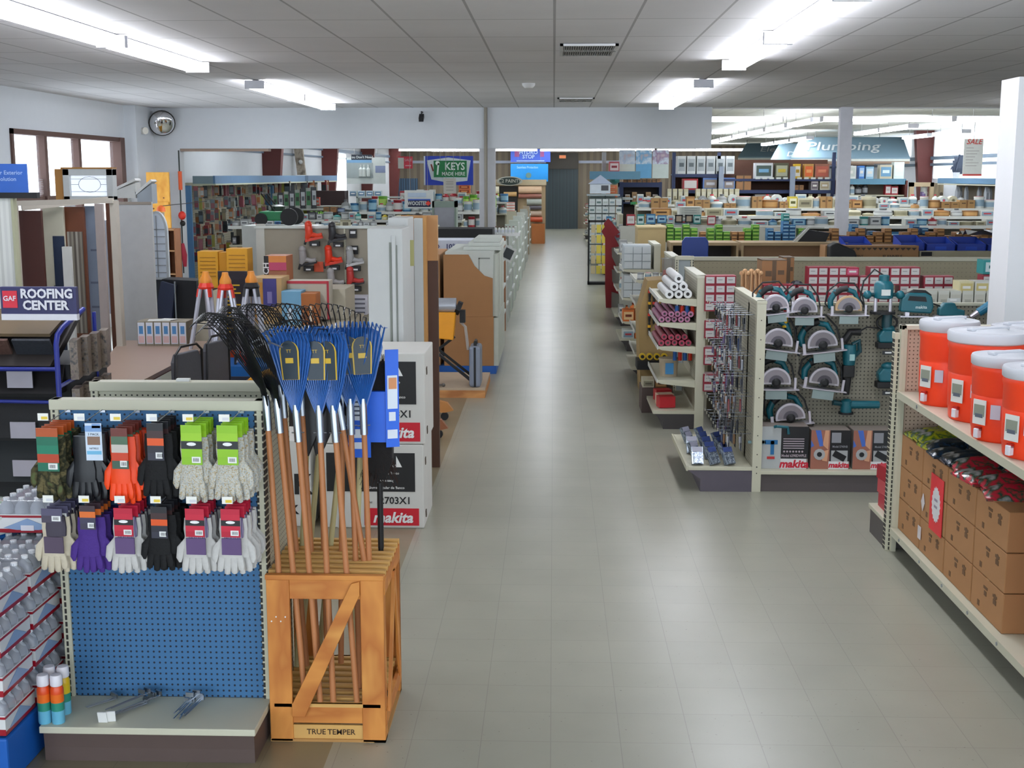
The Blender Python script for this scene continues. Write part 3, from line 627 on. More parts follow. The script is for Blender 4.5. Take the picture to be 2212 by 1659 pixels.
# ---------------- right front: drink coolers on the gondola ----------------
ORG = M('ff461c', .42, var=.03); LID = M('d3d5dc', .45, var=.02)
PEGT = peg('c8b09c', '6a5646', 'XZ', .0254, .0046)
t = thing('cooler_gondola', 'cream gondola along the right edge carrying orange coolers and cartons', 'shelving', (2.23, 8.1, 0))
obj('end_panel', B().box(.03, .75, 0, .02, .1, 1.47), PEGT, t)
obj('upright', B().box(0, .035, -.02, .03, 0, 1.5), CREAM, t, bevel=.003); obj('upright', B().box(.02, .04, -.022, -.019, .1, 1.48), SLOTB, t)
obj('top_rail', B().box(0, .78, -.02, .04, 1.47, 1.5), M('dedbc8', .5), t, bevel=.003)
obj('upright', B().box(.72, .78, -.02, .04, 0, 1.5), CREAM, t)
obj('back_panel', B().box(.745, .765, -3.3, 0, .1, 1.5), peg('c8b09c', '6a5646', 'YZ', .0254, .0042), t)
s1 = obj('shelf', B().box(.0, .745, -3.3, -.02, 1.04, 1.07), M('c9beac', .5), t, bevel=.002)
obj('price_rail', B().box(-.012, .004, -3.3, -.02, 1.03, 1.075), CREAM, s1); obj('shelf_bolt', B().cyl((-.014, -.48, 1.055), (-.004, -.48, 1.055), .012, n=8), STEEL, s1)
s2 = obj('deck', B().box(.0, .745, -3.3, -.02, .13, .16), CREAM, t, bevel=.002)
obj('price_rail', B().box(-.012, .004, -3.3, -.02, .12, .165), CREAM, s2)
b = B()
for y in (-.25, -.7, -1.15, -1.6, -2.05): b.cyl((-.016, y, .145), (-.004, y, .145), .01, n=7)
obj('shelf_bolt', b, STEEL, s2)
obj('kick_plate', B().box(.1, .13, -3.3, -.0, 0, .13), M('1c1a19', .6), t)
g = gond('end_display', 'dark based end of a gondola just behind the cooler shelf', 'shelving', (2.9, 8.16, 0), pi, .7, 1.45, .42, peg('b8b09c'), base=.2, kick=M('56504e'))
for i, (z, c) in enumerate(((.2, 'b02838'), (.3, 'c04a50'), (.4, 'a01828'))):
    one('red_packet', 'red packet on the low end display, %s of three' % ('lowest', 'middle', 'topmost')[i], 'packet', B().box(-.06, .06, -.12, .12, 0, .095), M(c, .4), (2.31, 8.4, z), .1 * i)
def cooler(r, h):
    def f():
        t = thing('drink_cooler', '', 'cooler')
        b = B().lathe([(r * .88, 0), (r * .93, .012), (r * .95, h * .12), (r * .97, h * .14), (r * .99, h * .5), (r * .97, h * .52), (r * 1.0, h * .54), (r, h * .76), (r * 1.035, h * .8), (r * 1.035, h * .84), (r, h * .87)], 36)
        obj('body', b, ORG, t, smooth=True)
        obj('lid', B().lathe([(r * 1.0, h * .85), (r * 1.06, h * .87), (r * 1.07, h * .95), (r * 1.04, h * .975), (r * .98, h * .98), (r * .9, h * .97), (r * .55, h * .985), (r * .5, h), (0, h)], 36), LID, t, smooth=True)
        obj('lid_grip', B().tb((0, 0, h * 1.0), (r * 1.3, .05, .02), rz=.4), LID, t, bevel=.006)
        ang = math.radians(208)
        def onside(b, a, z, w_, hh, o=.004, th=.004):
            n = len(b.v); b.box(o, o + th, -w_ / 2, w_ / 2, -hh / 2, hh / 2); b.xf(Matrix.Rotation(a, 4, 'Z') @ Matrix.Translation((r * 1.0, 0, z)), n)
        b = B(); onside(b, ang, h * .34, .085, .13); b.mt(1); onside(b, ang, h * .36, .07, .06, .008, .002); b.mt(2); onside(b, ang, h * .3, .05, .02, .0085, .002)
        obj('label', b, [M('e6e6e0', .4), M('8f9484', .5), M('5c6470')], t)
        b = B(); onside(b, ang + .52, h * .36, .05, .075); obj('price_sticker', b, M('c6c6d4', .4), t)
        n_ = B(); onside(n_, ang, h * .1, .03, .05, -.002, .03); n_.xf(Matrix.Identity(4)); obj('spigot', n_, M('e6e2ea', .35), t, bevel=.004)
        b = B(); onside(b, ang, h * .15, .03, .02, -.002, .02); obj('spigot_button', b, M('a82018', .4), t)
        b = B(); onside(b, ang + pi / 2, h * .72, .08, .05, 0, .03); onside(b, ang - pi / 2, h * .72, .08, .05, 0, .03); obj('handle', b, ORG, t, bevel=.008)
        return t
    return f
for x, y, r, h, l in ((2.40, 7.66, .165, .525, 'orange drink cooler at the far end of the upper shelf'), (2.465, 7.17, .205, .52, 'widest orange drink cooler with broad pale lid, second from the far end'),
                      (2.38, 6.62, .165, .46, 'orange drink cooler with white lid, third along the shelf'), (2.40, 6.2, .168, .46, 'nearest orange drink cooler cut by the right edge'), (2.79, 7.62, .14, .5, 'orange cooler tucked behind the first two on the shelf')):
    inst('cool%.3f%.2f' % (r, h), cooler(r, h), (x, y, 1.07), 0, l)
for y, l, z in ((5.62, 'lower orange cooler of two at the right edge beside the cartons', .16), (5.62, 'upper orange cooler of two at the right edge beside the cartons', .57)):
    inst('coolL', cooler(.15, .40), (2.42, y, z), 0, l)
# cartons on the deck
def printed_carton(w_, d, h):
    def f():
        t = thing('cardboard_carton', '', 'box')
        obj('carton', B().box(0, d, -w_ / 2, w_ / 2, 0, h), CARD, t, bevel=.005)
        b = B(); y = -w_ / 2
        for yy, s in ((-.12, 1), (.02, .8)):
            b.box(-.002, 0, yy - .03, yy + .03, h - .06, h - .045).box(-.002, 0, yy - .022 * s, yy + .022 * s, h - .095, h - .07)
        b.cyl((-.002, -.12, h - .055), (0, -.12, h - .055), .018, n=8).box(-.002, 0, .1, .13, .03, .06)
        obj('print', b, M('6a4c30', .8), t)
        obj('tape', B().box(-.0015, d, -.02, .02, h, h + .001), M('c09a6a', .3), t)
        return t
    return f
k = 0; H3 = .212
for row, z in enumerate((.161, .161 + H3, .161 + 2 * H3)):
    for j, y in enumerate((7.85, 7.36, 6.87, 6.38)):
        inst('pc', printed_carton(.475, .34, .208), (2.27, y, z), 0, 'brown printed carton, %s row, %s from the far end' % (('bottom', 'middle', 'top')[row], ('first', 'second', 'third', 'fourth')[j]))
t = thing('price_poster', 'red poster with white starburst taped to the middle of the cartons', 'sign', (2.262, 7.28, .53))
n = 18; pts = [(math.cos(i * pi / n) * (.07 if i % 2 else .082), math.sin(i * pi / n) * (.095 if i % 2 else .108)) for i in range(2 * n)]
obj('sheet', B().box(0, .003, -.12, .12, -.17, .17), M('e02c34', .5), t)
obj('starburst', B().prism(pts, 'yz', -.002, 0).mt(1).box(-.003, -.002, -.03, .03, .02, .035).box(-.003, -.002, -.03, .03, -.02, -.005), [M('e0dfe0', .5), M('9a90a0')], t)
for i, (u, v) in enumerate(((1937, 1040), (1930, 1100), (1993, 1085), (1985, 1150))):
    p = at(u, v, X=2.262); one('sticker', 'white sticker on the cartons, %s' % ('upper at the far end', 'lower at the far end', 'upper one left of the red poster', 'lower one left of the red poster')[i], 'sticker', B().prism([(-.035, 0), (0, .055), (.035, 0), (0, -.055)] if i % 2 == 0 else [(-.03, -.04), (-.03, .04), (.03, .04), (.03, -.04)], 'yz', 0, .003), M('d6cfd0', .4), (2.262, p.y, p.z))
# shiny bags on top of the cartons
r = random.Random(5)
def bag(c1, c2):
    def f():
        t = thing('seed_bag', '', 'bag'); b = B(); N = 9
        vs = []; fs = []
        for i in range(N):
            for j in range(N):
                x = (i / (N - 1) - .5); y = (j / (N - 1) - .5); e = (1 - (2 * x) ** 4) * (1 - (2 * y) ** 4)
                vs.append((x * .2, y * .3, .012 + .04 * e + .006 * math.sin(9 * x + 7 * y) * e))
        for i in range(N - 1):
            for j in range(N - 1): fs.append((i * N + j, (i + 1) * N + j, (i + 1) * N + j + 1, i * N + j + 1))
        b.add(vs, fs); b.box(-.1, .1, -.15, .15, 0, .012)
        obj('bag', b, blotch([c1, c2, c1, c2, '9a9a9a'], 9, .2), t, smooth=True); return t
    return f
zt = .161 + 3 * H3
for j, (c1, c2, nm, y0, y1, n) in enumerate((('b8b818', '2a5a2a', 'shiny yellow and green bag', 7.6, 7.95, 8), ('183048', '0c1418', 'dark blue bag', 6.95, 7.5, 10), ('c81838', '104030', 'shiny red and dark green bag', 6.45, 6.85, 9))):
    for i in range(n):
        x = 2.40 + (i % 2) * .22 + r.uniform(-.02, .02); y = y0 + (i // 2) * (y1 - y0) / (n // 2 - 1)
        inst('bag' + c1, bag(c1, c2), (x, y, zt + .004 + .012 * (i % 3) + (.02 if i % 2 else 0)), r.uniform(-.4, .4), nm + ' lying on top of the cartons', nm + 's', rot=(r.uniform(-.05, .05), r.uniform(-.12, .02), r.uniform(-.2, .2) + 1.57))
# ---------------- power tool gondola ----------------
PEGR = peg('8a8474', '3c382f', 'XZ', .0305, .0058)
tg = gond('tool_gondola', 'pegboard gondola of teal power tools with printed boxes on its deck', 'shelving', (1.56, 10.03, 0), 0, 2.0, 1.45, .39, PEGR, base=.17, rail=False, kick=M('544c4c', .6))
obj('top_rail', B().box(0, 2.0, -.01, .05, 1.43, 1.45), CREAM, tg)
PEGE = peg('bdb8a4', '38342c', 'YZ', .0254, .004)
eg = thing('end_gondola', 'end gondola facing the aisle with a wide cream post and rows of hooks', 'shelving', (1.56, 9.64, 0))
obj('upright', B().box(0, .07, 0, .05, 0, 1.5).mt(1).cyl((.035, -.002, .2), (.035, .001, .2), .006), [CREAM, BLACK], eg, bevel=.003)
obj('back_panel', B().box(.0, .02, .05, 1.25, .16, 1.48), PEGE, eg)
b = B()
for i in range(9): b.cyl((.035, -.002, .15 + i * .15), (.035, .0005, .15 + i * .15), .005, n=6)
obj('screw', b, M('3a3830'), eg, kind='stuff')
obj('top_rail', B().box(-.005, .075, -.003, 1.25, 1.475, 1.5), CREAM, eg, bevel=.004)
obj('upright', B().box(0, .07, 1.2, 1.25, 0, 1.5), CREAM, eg)
obj('deck', B().box(-.5, 0, .0, 1.25, .17, .2), CREAM, eg, bevel=.004)
obj('kick_plate', B().prism([(0, 0), (-.40, 0), (-.40, .1), (-.5, .17), (0, .17)], 'xz', .005, 1.245), M('56505a', .6), eg)
obj('price_rail', B().box(-.512, -.5, 0, 1.25, .165, .205), CREAM, eg)
r = random.Random(11); tcol = ['1a1c22', '2c3c5c', '9a9ea8', '3a3c44', '7c2c30', '24262c', 'a8a8b0', '5a4a78', '8c6848']
def hand_tool(k):
    def f():
        t = thing('hanging_tool', '', 'hand tool'); c = tcol[k]
        obj('card', B().box(-.003, .0, -.035, .035, -.17, .01), M(('5c6068', '888c94', '1a1a20')[k % 3], .25), t)
        if k % 3 == 0: obj('tool', B().tube([(-.014, 0, -.03), (-.014, 0, -.09)], .012).tube([(-.014, 0, -.09), (-.014, 0, -.155)], .004), M(c, .35), t, smooth=True)
        elif k % 3 == 1: obj('tool', B().tube([(-.014, -.018, -.15), (-.014, -.008, -.08), (-.014, .004, -.03)], .008).tube([(-.014, .018, -.15), (-.014, .008, -.08), (-.014, -.004, -.03)], .008), M(c, .3), t, smooth=True)
        else: obj('tool', B().box(-.022, -.004, -.02, .02, -.14, -.04), M(c, .2), t, bevel=.004)
        return t
    return f
def lhook():
    t = thing('peg_hook', '', 'hook'); obj('rod', B().tube([(0, 0, 0), (-.22, 0, 0), (-.235, 0, .015)], .0026, 5), M('7c828a', .4, .6), t)
    obj('price_tag', B().box(-.243, -.238, -.014, .014, -.006, .014), M('bcb8a8', .4), t); return t
for ri, z in enumerate((1.38, 1.22, 1.06, .9, .74, .58, .44)):
    for ci in range(8):
        y = 9.76 + ci * .145
        inst('lhook', lhook, (1.56, y, z), 0, 'wire hook on the end gondola, row %s from top' % ('one', 'two', 'three', 'four', 'five', 'six', 'seven')[ri], 'end gondola hooks row %d' % (ri + 1))
        if r.random() < .93:
            for j in range(2): inst('ht%d' % ((ci * 2 + ri) % 9), hand_tool((ci * 2 + ri) % 9), (1.4 + .07 * j + r.uniform(-.02, .02), y, z), 0, 'packaged hand tool on the end gondola, hook row %s from top' % ('one', 'two', 'three', 'four', 'five', 'six', 'seven')[ri], 'carded hand tools row %d' % (ri + 1), sc=.8)
for i in range(14):
    x = 1.14 + (i % 3) * .12; y = 9.72 + (i // 3) * .2
    one('clear_pack', 'clear plastic pack of screws lying on the end gondola deck', 'packet', B().tb((0, 0, .07), (.09, .03, .14), rx=-.5).tb((0, -.02, .05), (.06, .05, .08), rx=-.5).mt(1).tb((0, .01, .12), (.08, .006, .04), rx=-.5), [blotch(['6c7480', 'b0bcc8', '3c4454', '8c98a8'], 60, .2, metal=.4), M('3a4a80' if i % 3 else '9898a8', .3)], (x, y, .2), r.uniform(0, 1), 'clear packs on the end deck')
# ---- teal power tools ----
TEAL = M('0d5a66', .4, var=.1); TEALD = M('0a3c44', .4); ALU = M('c9c4cc', .3, .35, .05); ALUD = M('8c868c', .3, .6); TAN = M('c2a27a', .5)
def circ_saw(guard=ALU):
    def f():
        t = thing('circular_saw', '', 'circular saw'); R = .098
        arc = lambda r_, a0, a1, n=16: [(math.cos(math.radians(a0 + (a1 - a0) * i / n)) * r_, math.sin(math.radians(a0 + (a1 - a0) * i / n)) * r_) for i in range(n + 1)]
        obj('blade_guard', B().prism(arc(R, -8, 188), 'xz', -.045, -.012).mt(1).prism(arc(R * .72, -8, 188), 'xz', -.049, -.045), [guard, M('b8b2b8', .3, .4)], t, bevel=.004)
        obj('blade', B().prism(arc(R * .86, 0, 180, 20), 'xz', -.052, -.049).mt(1).prism(arc(R * .5, 0, 180, 14), 'xz', -.055, -.052), [ALUD, M('5c5860', .3, .5)], t)
        obj('arbor', B().lathe([(.03, 0), (.03, .012), (.015, .02)], 12).xf(Matrix.Rotation(pi / 2, 4, 'X')).mv(0, (0, -.045, .0)), BLACK, t)
        obj('base_plate', B().box(-.14, .15, -.07, .05, -.05, -.044).box(-.13, -.11, -.04, -.03, -.05, .02).box(.12, .135, -.04, -.03, -.05, .03), ALU, t)
        obj('motor', B().cyl((-.0, -.01, .02), (.0, .09, .02), .05, n=14), TEAL, t, bevel=.006)
        obj('handle', B().tube([(-.12, .02, -.0), (-.125, .02, .06), (-.09, .02, .12), (-.02, .02, .145), (.05, .02, .12), (.085, .02, .05)], [.02, .024, .022, .02, .019, .015], 9), TEAL, t, smooth=True)
        obj('grip', B().tube([(-.1, .018, .105), (-.05, .018, .14), (.0, .018, .148)], .0235, 9), BLACK, t, smooth=True)
        obj('power_cord', B().tube([(-.12, .03, -.01), (-.16, .03, .03), (-.15, .03, .12), (-.07, .03, .19), (.05, .03, .185), (.11, .02, .1), (.13, .0, .0), (.15, -.02, -.07)], .006, 6), BLACK, t, smooth=True)
        obj('bracket', B().box(-.07, .1, -.06, .09, -.056, -.051).box(-.07, .07, -.064, -.058, -.11, -.055), M('8a9a98', .4), t)
        return t
    return f
def tool_label(t, z, c='1a1c20'): 
    obj('price_card', B().box(-.05, .05, -.06, -.055, z - .03, z).mt(1).box(-.03, .02, -.062, -.06, z - .02, z - .008), [M(c, .4), M('e8e8e6')], t)
YP = 9.965
def put(key, fn, u, v, label, rot=None, sc=1, y=None):
    p = at(u, v, Y=y or YP); return inst(key, fn, (p.x, y or YP - .04, p.z), 0, label, rot=rot or (0, 0, 0), sc=sc)
sp = [(1672, 662, 'circular saw in the top row, leftmost, mostly dark teal'), (1733, 668, 'circular saw in the top row with teal curved handle', ), (1676, 738, 'circular saw in the second row beside the cream post'), (1772, 742, 'circular saw in the second row below the yellow screwdriver handle'), (1672, 822, 'circular saw in the third row beside the cream post'), (1775, 822, 'circular saw in the third row with looped cord'), (1703, 898, 'circular saw alone in the bottom row above the boxes')]
for i, (u, v, l) in enumerate(sp): put('csaw', circ_saw(), u, v, l, sc=1.2 if i > 1 else 1.05, rot=(0, .12 * (i % 3 - 1), 0))
put('csawt', circ_saw(TAN), 1828, 665, 'circular saw with tan guard in the top row', sc=1.05)
def router():
    t = thing('router', '', 'router'); obj('body', B().lathe([(.04, .0), (.065, .01), (.065, .1), (.05, .12), (.035, .125), (.035, .16), (.02, .165)], 16), TEAL, t, smooth=True)
    for s in (-1, 1): obj('knob', B().sph((s * .11, -.01, .03), .03, 10, 8), TEAL, t, smooth=True); obj('column', B().cyl((s * .05, 0, -.09), (s * .05, 0, .03), .012, n=8), ALU, t)
    obj('base_plate', B().lathe([(.085, -.1), (.085, -.085)], 16), BLACK, t); obj('arm', B().cyl((-.11, 0, .03), (.11, 0, .03), .014, n=8), TEALD, t)
    obj('power_cord', B().tube([(0, .02, .16), (-.06, .03, .2), (-.13, .03, .12), (-.15, .03, 0), (-.1, .03, -.08)], .006, 6), BLACK, t, smooth=True)
    obj('badge', B().box(-.03, .03, -.068, -.062, .03, .07), M('d8dcd8', .4), t); return t
put('router', router, 1905, 645, 'teal plunge router with round knobs standing above the top row', sc=1.15)
def jigsaw():
    t = thing('jigsaw', '', 'jigsaw')
    obj('body', B().prism([(-.13, -.04), (.1, -.055), (.115, .0), (.1, .075), (.05, .1), (-.08, .1), (-.125, .06)], 'xz', -.035, .035), TEAL, t, bevel=.012)
    obj('handle_hole', B().prism([(-.08, .045), (.06, .035), (.05, .072), (-.07, .078)], 'xz', -.037, -.033), BLACK, t)
    obj('grip', B().tube([(-.1, 0, .07), (-.03, 0, .105), (.05, 0, .1), (.09, 0, .07)], .02, 8), BLACK, t, smooth=True)
    obj('shoe', B().box(-.13, .08, -.04, .04, -.08, -.073).box(-.09, -.06, -.02, .02, -.08, -.04), ALU, t)
    obj('power_cord', B().tube([(.11, 0, .02), (.17, .01, .0), (.2, .02, -.08), (.2, .02, -.14)], .006, 6), BLACK, t, smooth=True)
    obj('lettering', B().txt('makita', .032, (.02, -.039, -.005), bold=.02), M('c8d8d8'), t); return t
put('jig', jigsaw, 1978, 660, 'teal jigsaw with black grip right of the router', sc=1.05)
def drill():
    t = thing('cordless_drill', '', 'drill')
    obj('body', B().cyl((-.1, 0, .0), (.08, 0, .0), .035, .04, 12), M('1a6a88', .35), t, bevel=.005)
    obj('chuck', B().cyl((-.17, 0, 0), (-.1, 0, 0), .02, .028, 10), ALUD, t)
    obj('grip', B().tube([(.03, 0, -.02), (.05, 0, -.08), (.065, 0, -.14)], [.026, .023, .027], 8), TEAL, t, smooth=True)
    obj('battery', B().box(.02, .12, -.035, .035, -.175, -.135), BLACK, t, bevel=.005); return t
put('drill', drill, 2132, 660, 'teal cordless drill at the right end of the pegboard', rot=(0, -.6, 0), sc=.95)
def big_drill():
    t = thing('angle_drill', '', 'drill')
    obj('body', B().tube([(0, 0, .1), (0, 0, .02), (.0, 0, -.06)], [.05, .055, .045], 12), TEAL, t, smooth=True)
    obj('gear_case', B().box(-.05, .04, -.04, .04, -.16, -.06), BLACK, t, bevel=.01)
    obj('neck', B().cyl((-.01, 0, -.3), (-.01, 0, -.16), .022, .035, 10), BLACK, t)
    obj('handle', B().tube([(.02, 0, .1), (.07, 0, .13), (.08, 0, .05), (.03, 0, .0)], .02, 8), TEALD, t, smooth=True)
    obj('top_grip', B().tube([(-.05, 0, .12), (.0, 0, .2), (.08, 0, .2)], .03, 8), BLACK, t, smooth=True)
    obj('power_cord', B().tube([(.06, 0, .2), (.13, 0, .24), (.22, 0, .23), (.3, .01, .2)], .007, 6), BLACK, t, smooth=True)
    obj('badge', B().box(-.01, .03, -.058, -.052, -.02, .03), M('9ac0c0'), t); return t
put('bdr', big_drill, 1832, 770, 'large black and teal angle drill hanging nose down mid board', sc=1.0)
def sander(v=0):
    def f():
        t = thing('palm_sander', '', 'sander')
        obj('body', B().prism([(-.07, .0), (.07, .0), (.08, .06), (.05, .1), (-.05, .1), (-.08, .06)], 'xz', -.045, .045), TEAL, t, bevel=.014)
        obj('pad', B().box(-.085, .085, -.05, .05, -.045, -.0), BLACK, t, bevel=.006); obj('grip', B().sph((0, 0, .11), .05, 10, 8, (1.1, .9, .6)), TEAL, t, smooth=True)
        tool_label(t, -.06); return t
    return f
put('sand', sander(), 1915, 822, 'teal palm sander beside the cooler gondola post', sc=1.1)
put('sand', sander(), 1914, 738, 'palm sander in the second row beside the cooler gondola')
def cordcoil():
    t = thing('trim_router', '', 'router'); obj('body', B().lathe([(.04, 0), (.042, .1), (.035, .12)], 12), TEALD, t, smooth=True)
    obj('cord_loop', B().tube([(.08 * math.cos(a), -.01, .04 + .055 * math.sin(a)) for a in [i * .45 for i in range(15)]], .01, 6), BLACK, t, smooth=True); return t
put('coil', cordcoil, 1912, 706, 'small teal trimmer with a coiled black cord')
def grinder():
    t = thing('angle_grinder', '', 'grinder')
    obj('body', B().cyl((-.06, 0, 0), (.17, 0, .0), .033, .03, 12), TEAL, t, bevel=.004)
    obj('gear_head', B().lathe([(.045, -.06), (.045, .03), (.025, .045)], 12).mv(0, (-.09, 0, 0)), TEAL, t, smooth=True)
    obj('side_handle', B().cyl((-.09, 0, .0), (-.2, -.02, .02), .018, .022, 8), TEALD, t); obj('guard', B().lathe([(.06, -.075), (.06, -.06)], 14).mv(0, (-.09, 0, 0)), BLACK, t); return t
put('grind', grinder, 1850, 872, 'teal angle grinder lying level near the bottom of the board', sc=1.0)
put('plane', lambda: (lambda t: (obj('body', B().prism([(-.1, 0), (.1, 0), (.1, .04), (.04, .055), (.02, .1), (-.06, .1), (-.1, .05)], 'xz', -.035, .035), TEAL, t, bevel=.008), obj('sole', B().box(-.13, .13, -.04, .04, -.012, 0), ALU, t), tool_label(t, .14, 'c8ccc8'), t)[-1])(thing('power_planer', '', 'planer')), 2050, 680, 'small teal planer on the board above the coolers')
b = B()
one('screwdriver_handle', 'yellow and red screwdriver hanging on the pegboard', 'screwdriver', B().cyl((0, 0, -.07), (0, 0, .04), .022, n=10).mt(1).cyl((0, 0, .04), (0, 0, .065), .016, n=10).mt(1).cyl((0, 0, .065), (0, 0, .08), .006, n=6), [M('e8b81c', .3), M('c81c18', .3)], tuple(at(1696, 688, Y=9.95)))
# printed boxes on the deck
def photo_box(w_, h, d, pic, side):
    def f():
        t = thing('tool_box', '', 'box'); obj('carton', B().box(0, w_, 0, d, 0, h), M('8a8078', .5), t, bevel=.003)
        b = B()
        if pic == 'drill':
            b.mt(0).box(0, w_ * .5, -.003, 0, 0, h).mt(1).box(w_ * .5, w_, -.003, 0, h * .24, h).mt(2).box(w_ * .5, w_ * .97, -.003, 0, 0, h * .24)
            for cx, c in ((w_ * .08, 4), (w_ * .32, 3)):
                b.mt(c).tb((cx, -.005, h * .63), (.1, .004, .035)).tb((cx + .01, -.005, h * .5), (.028, .004, .11)).mt(5).tb((cx, -.006, h * .26), (.06, .004, .02)).mt(4).tb((cx - .06, -.005, h * .63), (.035, .004, .022))
            for i in range(5): b.mt(6).box(w_ * .54, w_ * .92, -.005, -.003, h * (.7 - .055 * i), h * (.72 - .055 * i))
            for i in range(7): b.mt(6).cyl((w_ * (.56 + .055 * i), -.005, h * .41), (w_ * (.56 + .055 * i), -.003, h * .41), .008, n=7)
            b.mt(6).txt('Model 6390DWPLE', .03, (w_ * .74, -.005, h * .31), bold=.02, sx=.8).mt(7).txt('makita', .085, (w_ * .74, -.005, h * .11), bold=.04, shear=.2)
            b.mt(8).tube([(w_ * .36, -.02, h), (w_ * .4, -.03, h * 1.02), (w_ * .6, -.03, h * 1.0), (w_ * .62, -.03, h * .84)], .012, 6)
            ms = [M('b4b8b8', .4), M('0c0c10', .4), M('dcdcdc', .4), M('1c6aa0', .4), M('6a8a90', .4), M('c03030'), M('b8a8b0'), M('c01830', .4), TEAL]
        else:
            b.mt(0).box(0, w_ * .48, -.003, 0, 0, h).mt(1).box(w_ * .48, w_, -.003, 0, h * .2, h).mt(2).box(w_ * .46, w_ * .97, -.004, 0, 0, h * .2)
            b.mt(3).prism([(w_ * .1, h), (w_ * .24, h), (w_ * .32, h * .6), (w_ * .22, h * .58)], 'xz', -.005, -.003).prism([(0, h * .75), (w_ * .08, h * .6), (0, h * .55)], 'xz', -.005, -.003)
            b.mt(4).prism([(w_ * .35, h), (w_ * .45, h), (w_ * .44, h * .5), (w_ * .3, h * .62)], 'xz', -.005, -.003)
            b.mt(5).cyl((w_ * .22, -.008, h * .38), (w_ * .22, -.003, h * .38), .045, n=12).mt(1).cyl((w_ * .22, -.010, h * .38), (w_ * .22, -.008, h * .38), .02, n=10)
            b.mt(4).prism([(w_ * .25, h * .45), (w_ * .45, h * .5), (w_ * .42, h * .2), (w_ * .3, h * .22)], 'xz', -.007, -.005)
            b.mt(5).box(w_ * .52, w_ * .94, -.005, -.003, h * .2, h * .48).mt(1).tb((w_ * .73, -.007, h * .34), (.1, .004, .05), ry=.5).mt(6).box(w_ * .52, w_ * .76, -.005, -.003, h * .68, h * .94)
            b.mt(6).txt('Model 5740NB', .024, (w_ * .74, -.005, h * .58), bold=.02, sx=.8).mt(7).txt('makita', .06, (w_ * .72, -.006, h * .1), bold=.04, shear=.2)
            ms = [M('9a6250', .4), M('101014', .4), M('dcdcdc', .4), M('4468b8', .4), M('d09a78', .4), M('a8a8a8', .4), M('8a8a90'), M('c01830', .4)]
        obj('print', b, ms, t); return t
    return f
for u0, v, u1, v1, k, l in ((1626, 1008, 1748, 922, 'drill', 'wide printed box with a drill kit picture on the deck'), (1750, 1008, 1838, 930, 'saw', 'printed saw box in the middle of the deck'), (1841, 1008, 1929, 930, 'saw', 'printed saw box at the right end of the deck')):
    a = at(u0, v, Y=9.72); c = at(u1, v1, Y=9.72); inst('pb' + k, photo_box(c.x - a.x, c.z - .17, .2, k, 0), (a.x, 9.72, .171), 0, l)
# ---------------- right side rows ----------------
PAL = {'white': ('d9dcd6', '8fa8b8', 'b84048'), 'green': ('5c9a28', 'a8cc60', '2a5a18'), 'blue': ('2f6f9c', '9cc8dc', '1c3c6c'), 'red': ('a02430', 'e4e0dc', 'c8c0b8'), 'brown': ('9a6c3c', 'c89a60', '5a3c20'),
       'orange': ('d8702c', 'f0c890', '7a3010'), 'grey': ('9a9c9c', 'd4d8d8', '5c6064'), 'yellow': ('d8c03c', 'f0ecc8', '5a5a20'), 'teal': ('2c8a84', 'c8e0dc', '184c4c'), 'black': ('24262a', '8a8c90', 'c8c8c8'), 'cream': ('cfc9ae', '9a9478', '6a6450'), 'pink': ('c07088', 'ecd0d8', '8a3050')}
KN = {'box': ('product_box', 'box', 'box'), 'can': ('metal_can', 'can', 'can'), 'bottle': ('plastic_bottle', 'bottle', 'bottle'), 'bag': ('goods_bag', 'bag', 'bag'), 'roll': ('product_roll', 'roll', 'roll'), 'bin': ('storage_bin', 'bin', 'bin'), 'pack': ('hanging_pack', 'hanging pack', 'packet'), 'carton': ('cardboard_carton', 'cardboard carton', 'box')}
def fill(Y, z, x0, x1, cols, kinds, h, w_, where, seed, d=.25, gap=.01, stack=1, skip=0):
    """stand packaged goods side by side on a shelf; every one is its own object"""
    r = random.Random(seed); x = x0
    while x < x1 - w_[0]:
        q = round(r.uniform(*w_) * 25) / 25; c = r.choice(cols); k = r.choice(kinds); hh = round(r.uniform(*h) * 25) / 25; zz = z; x += q / 2
        if r.random() >= skip:
            dd = q if k in ('can', 'bottle') else d
            for s in range(r.randint(1, stack)):
                key = ('f', k, q, hh, dd, c)
                if key not in PROTO:
                    PROTO[key] = o = obj(KN[k][0], goods(q, dd, hh, None, k), [M(e, .5) for e in (PAL[c] if k != 'carton' else ('a8814f', '8a6238', '5c4426'))], smooth=k in ('can', 'bottle', 'bag', 'roll'))
                else:
                    o = PROTO[key].copy(); COL.objects.link(o)
                o.location = (x, Y, zz); l = '%s %s %s' % (c if k != 'carton' else 'small' if hh < .15 else 'large', KN[k][1], where); tag(o, l, KN[k][2], l); zz += hh + .002
        x += q / 2 + gap
def plank(name, label, x0, x1, y0, y1, z, th=.03, m=CREAM, cat='shelf'): return one(name, label, cat, B().box(x0, x1, y0, y1, z - th, z), m, bevel=0)
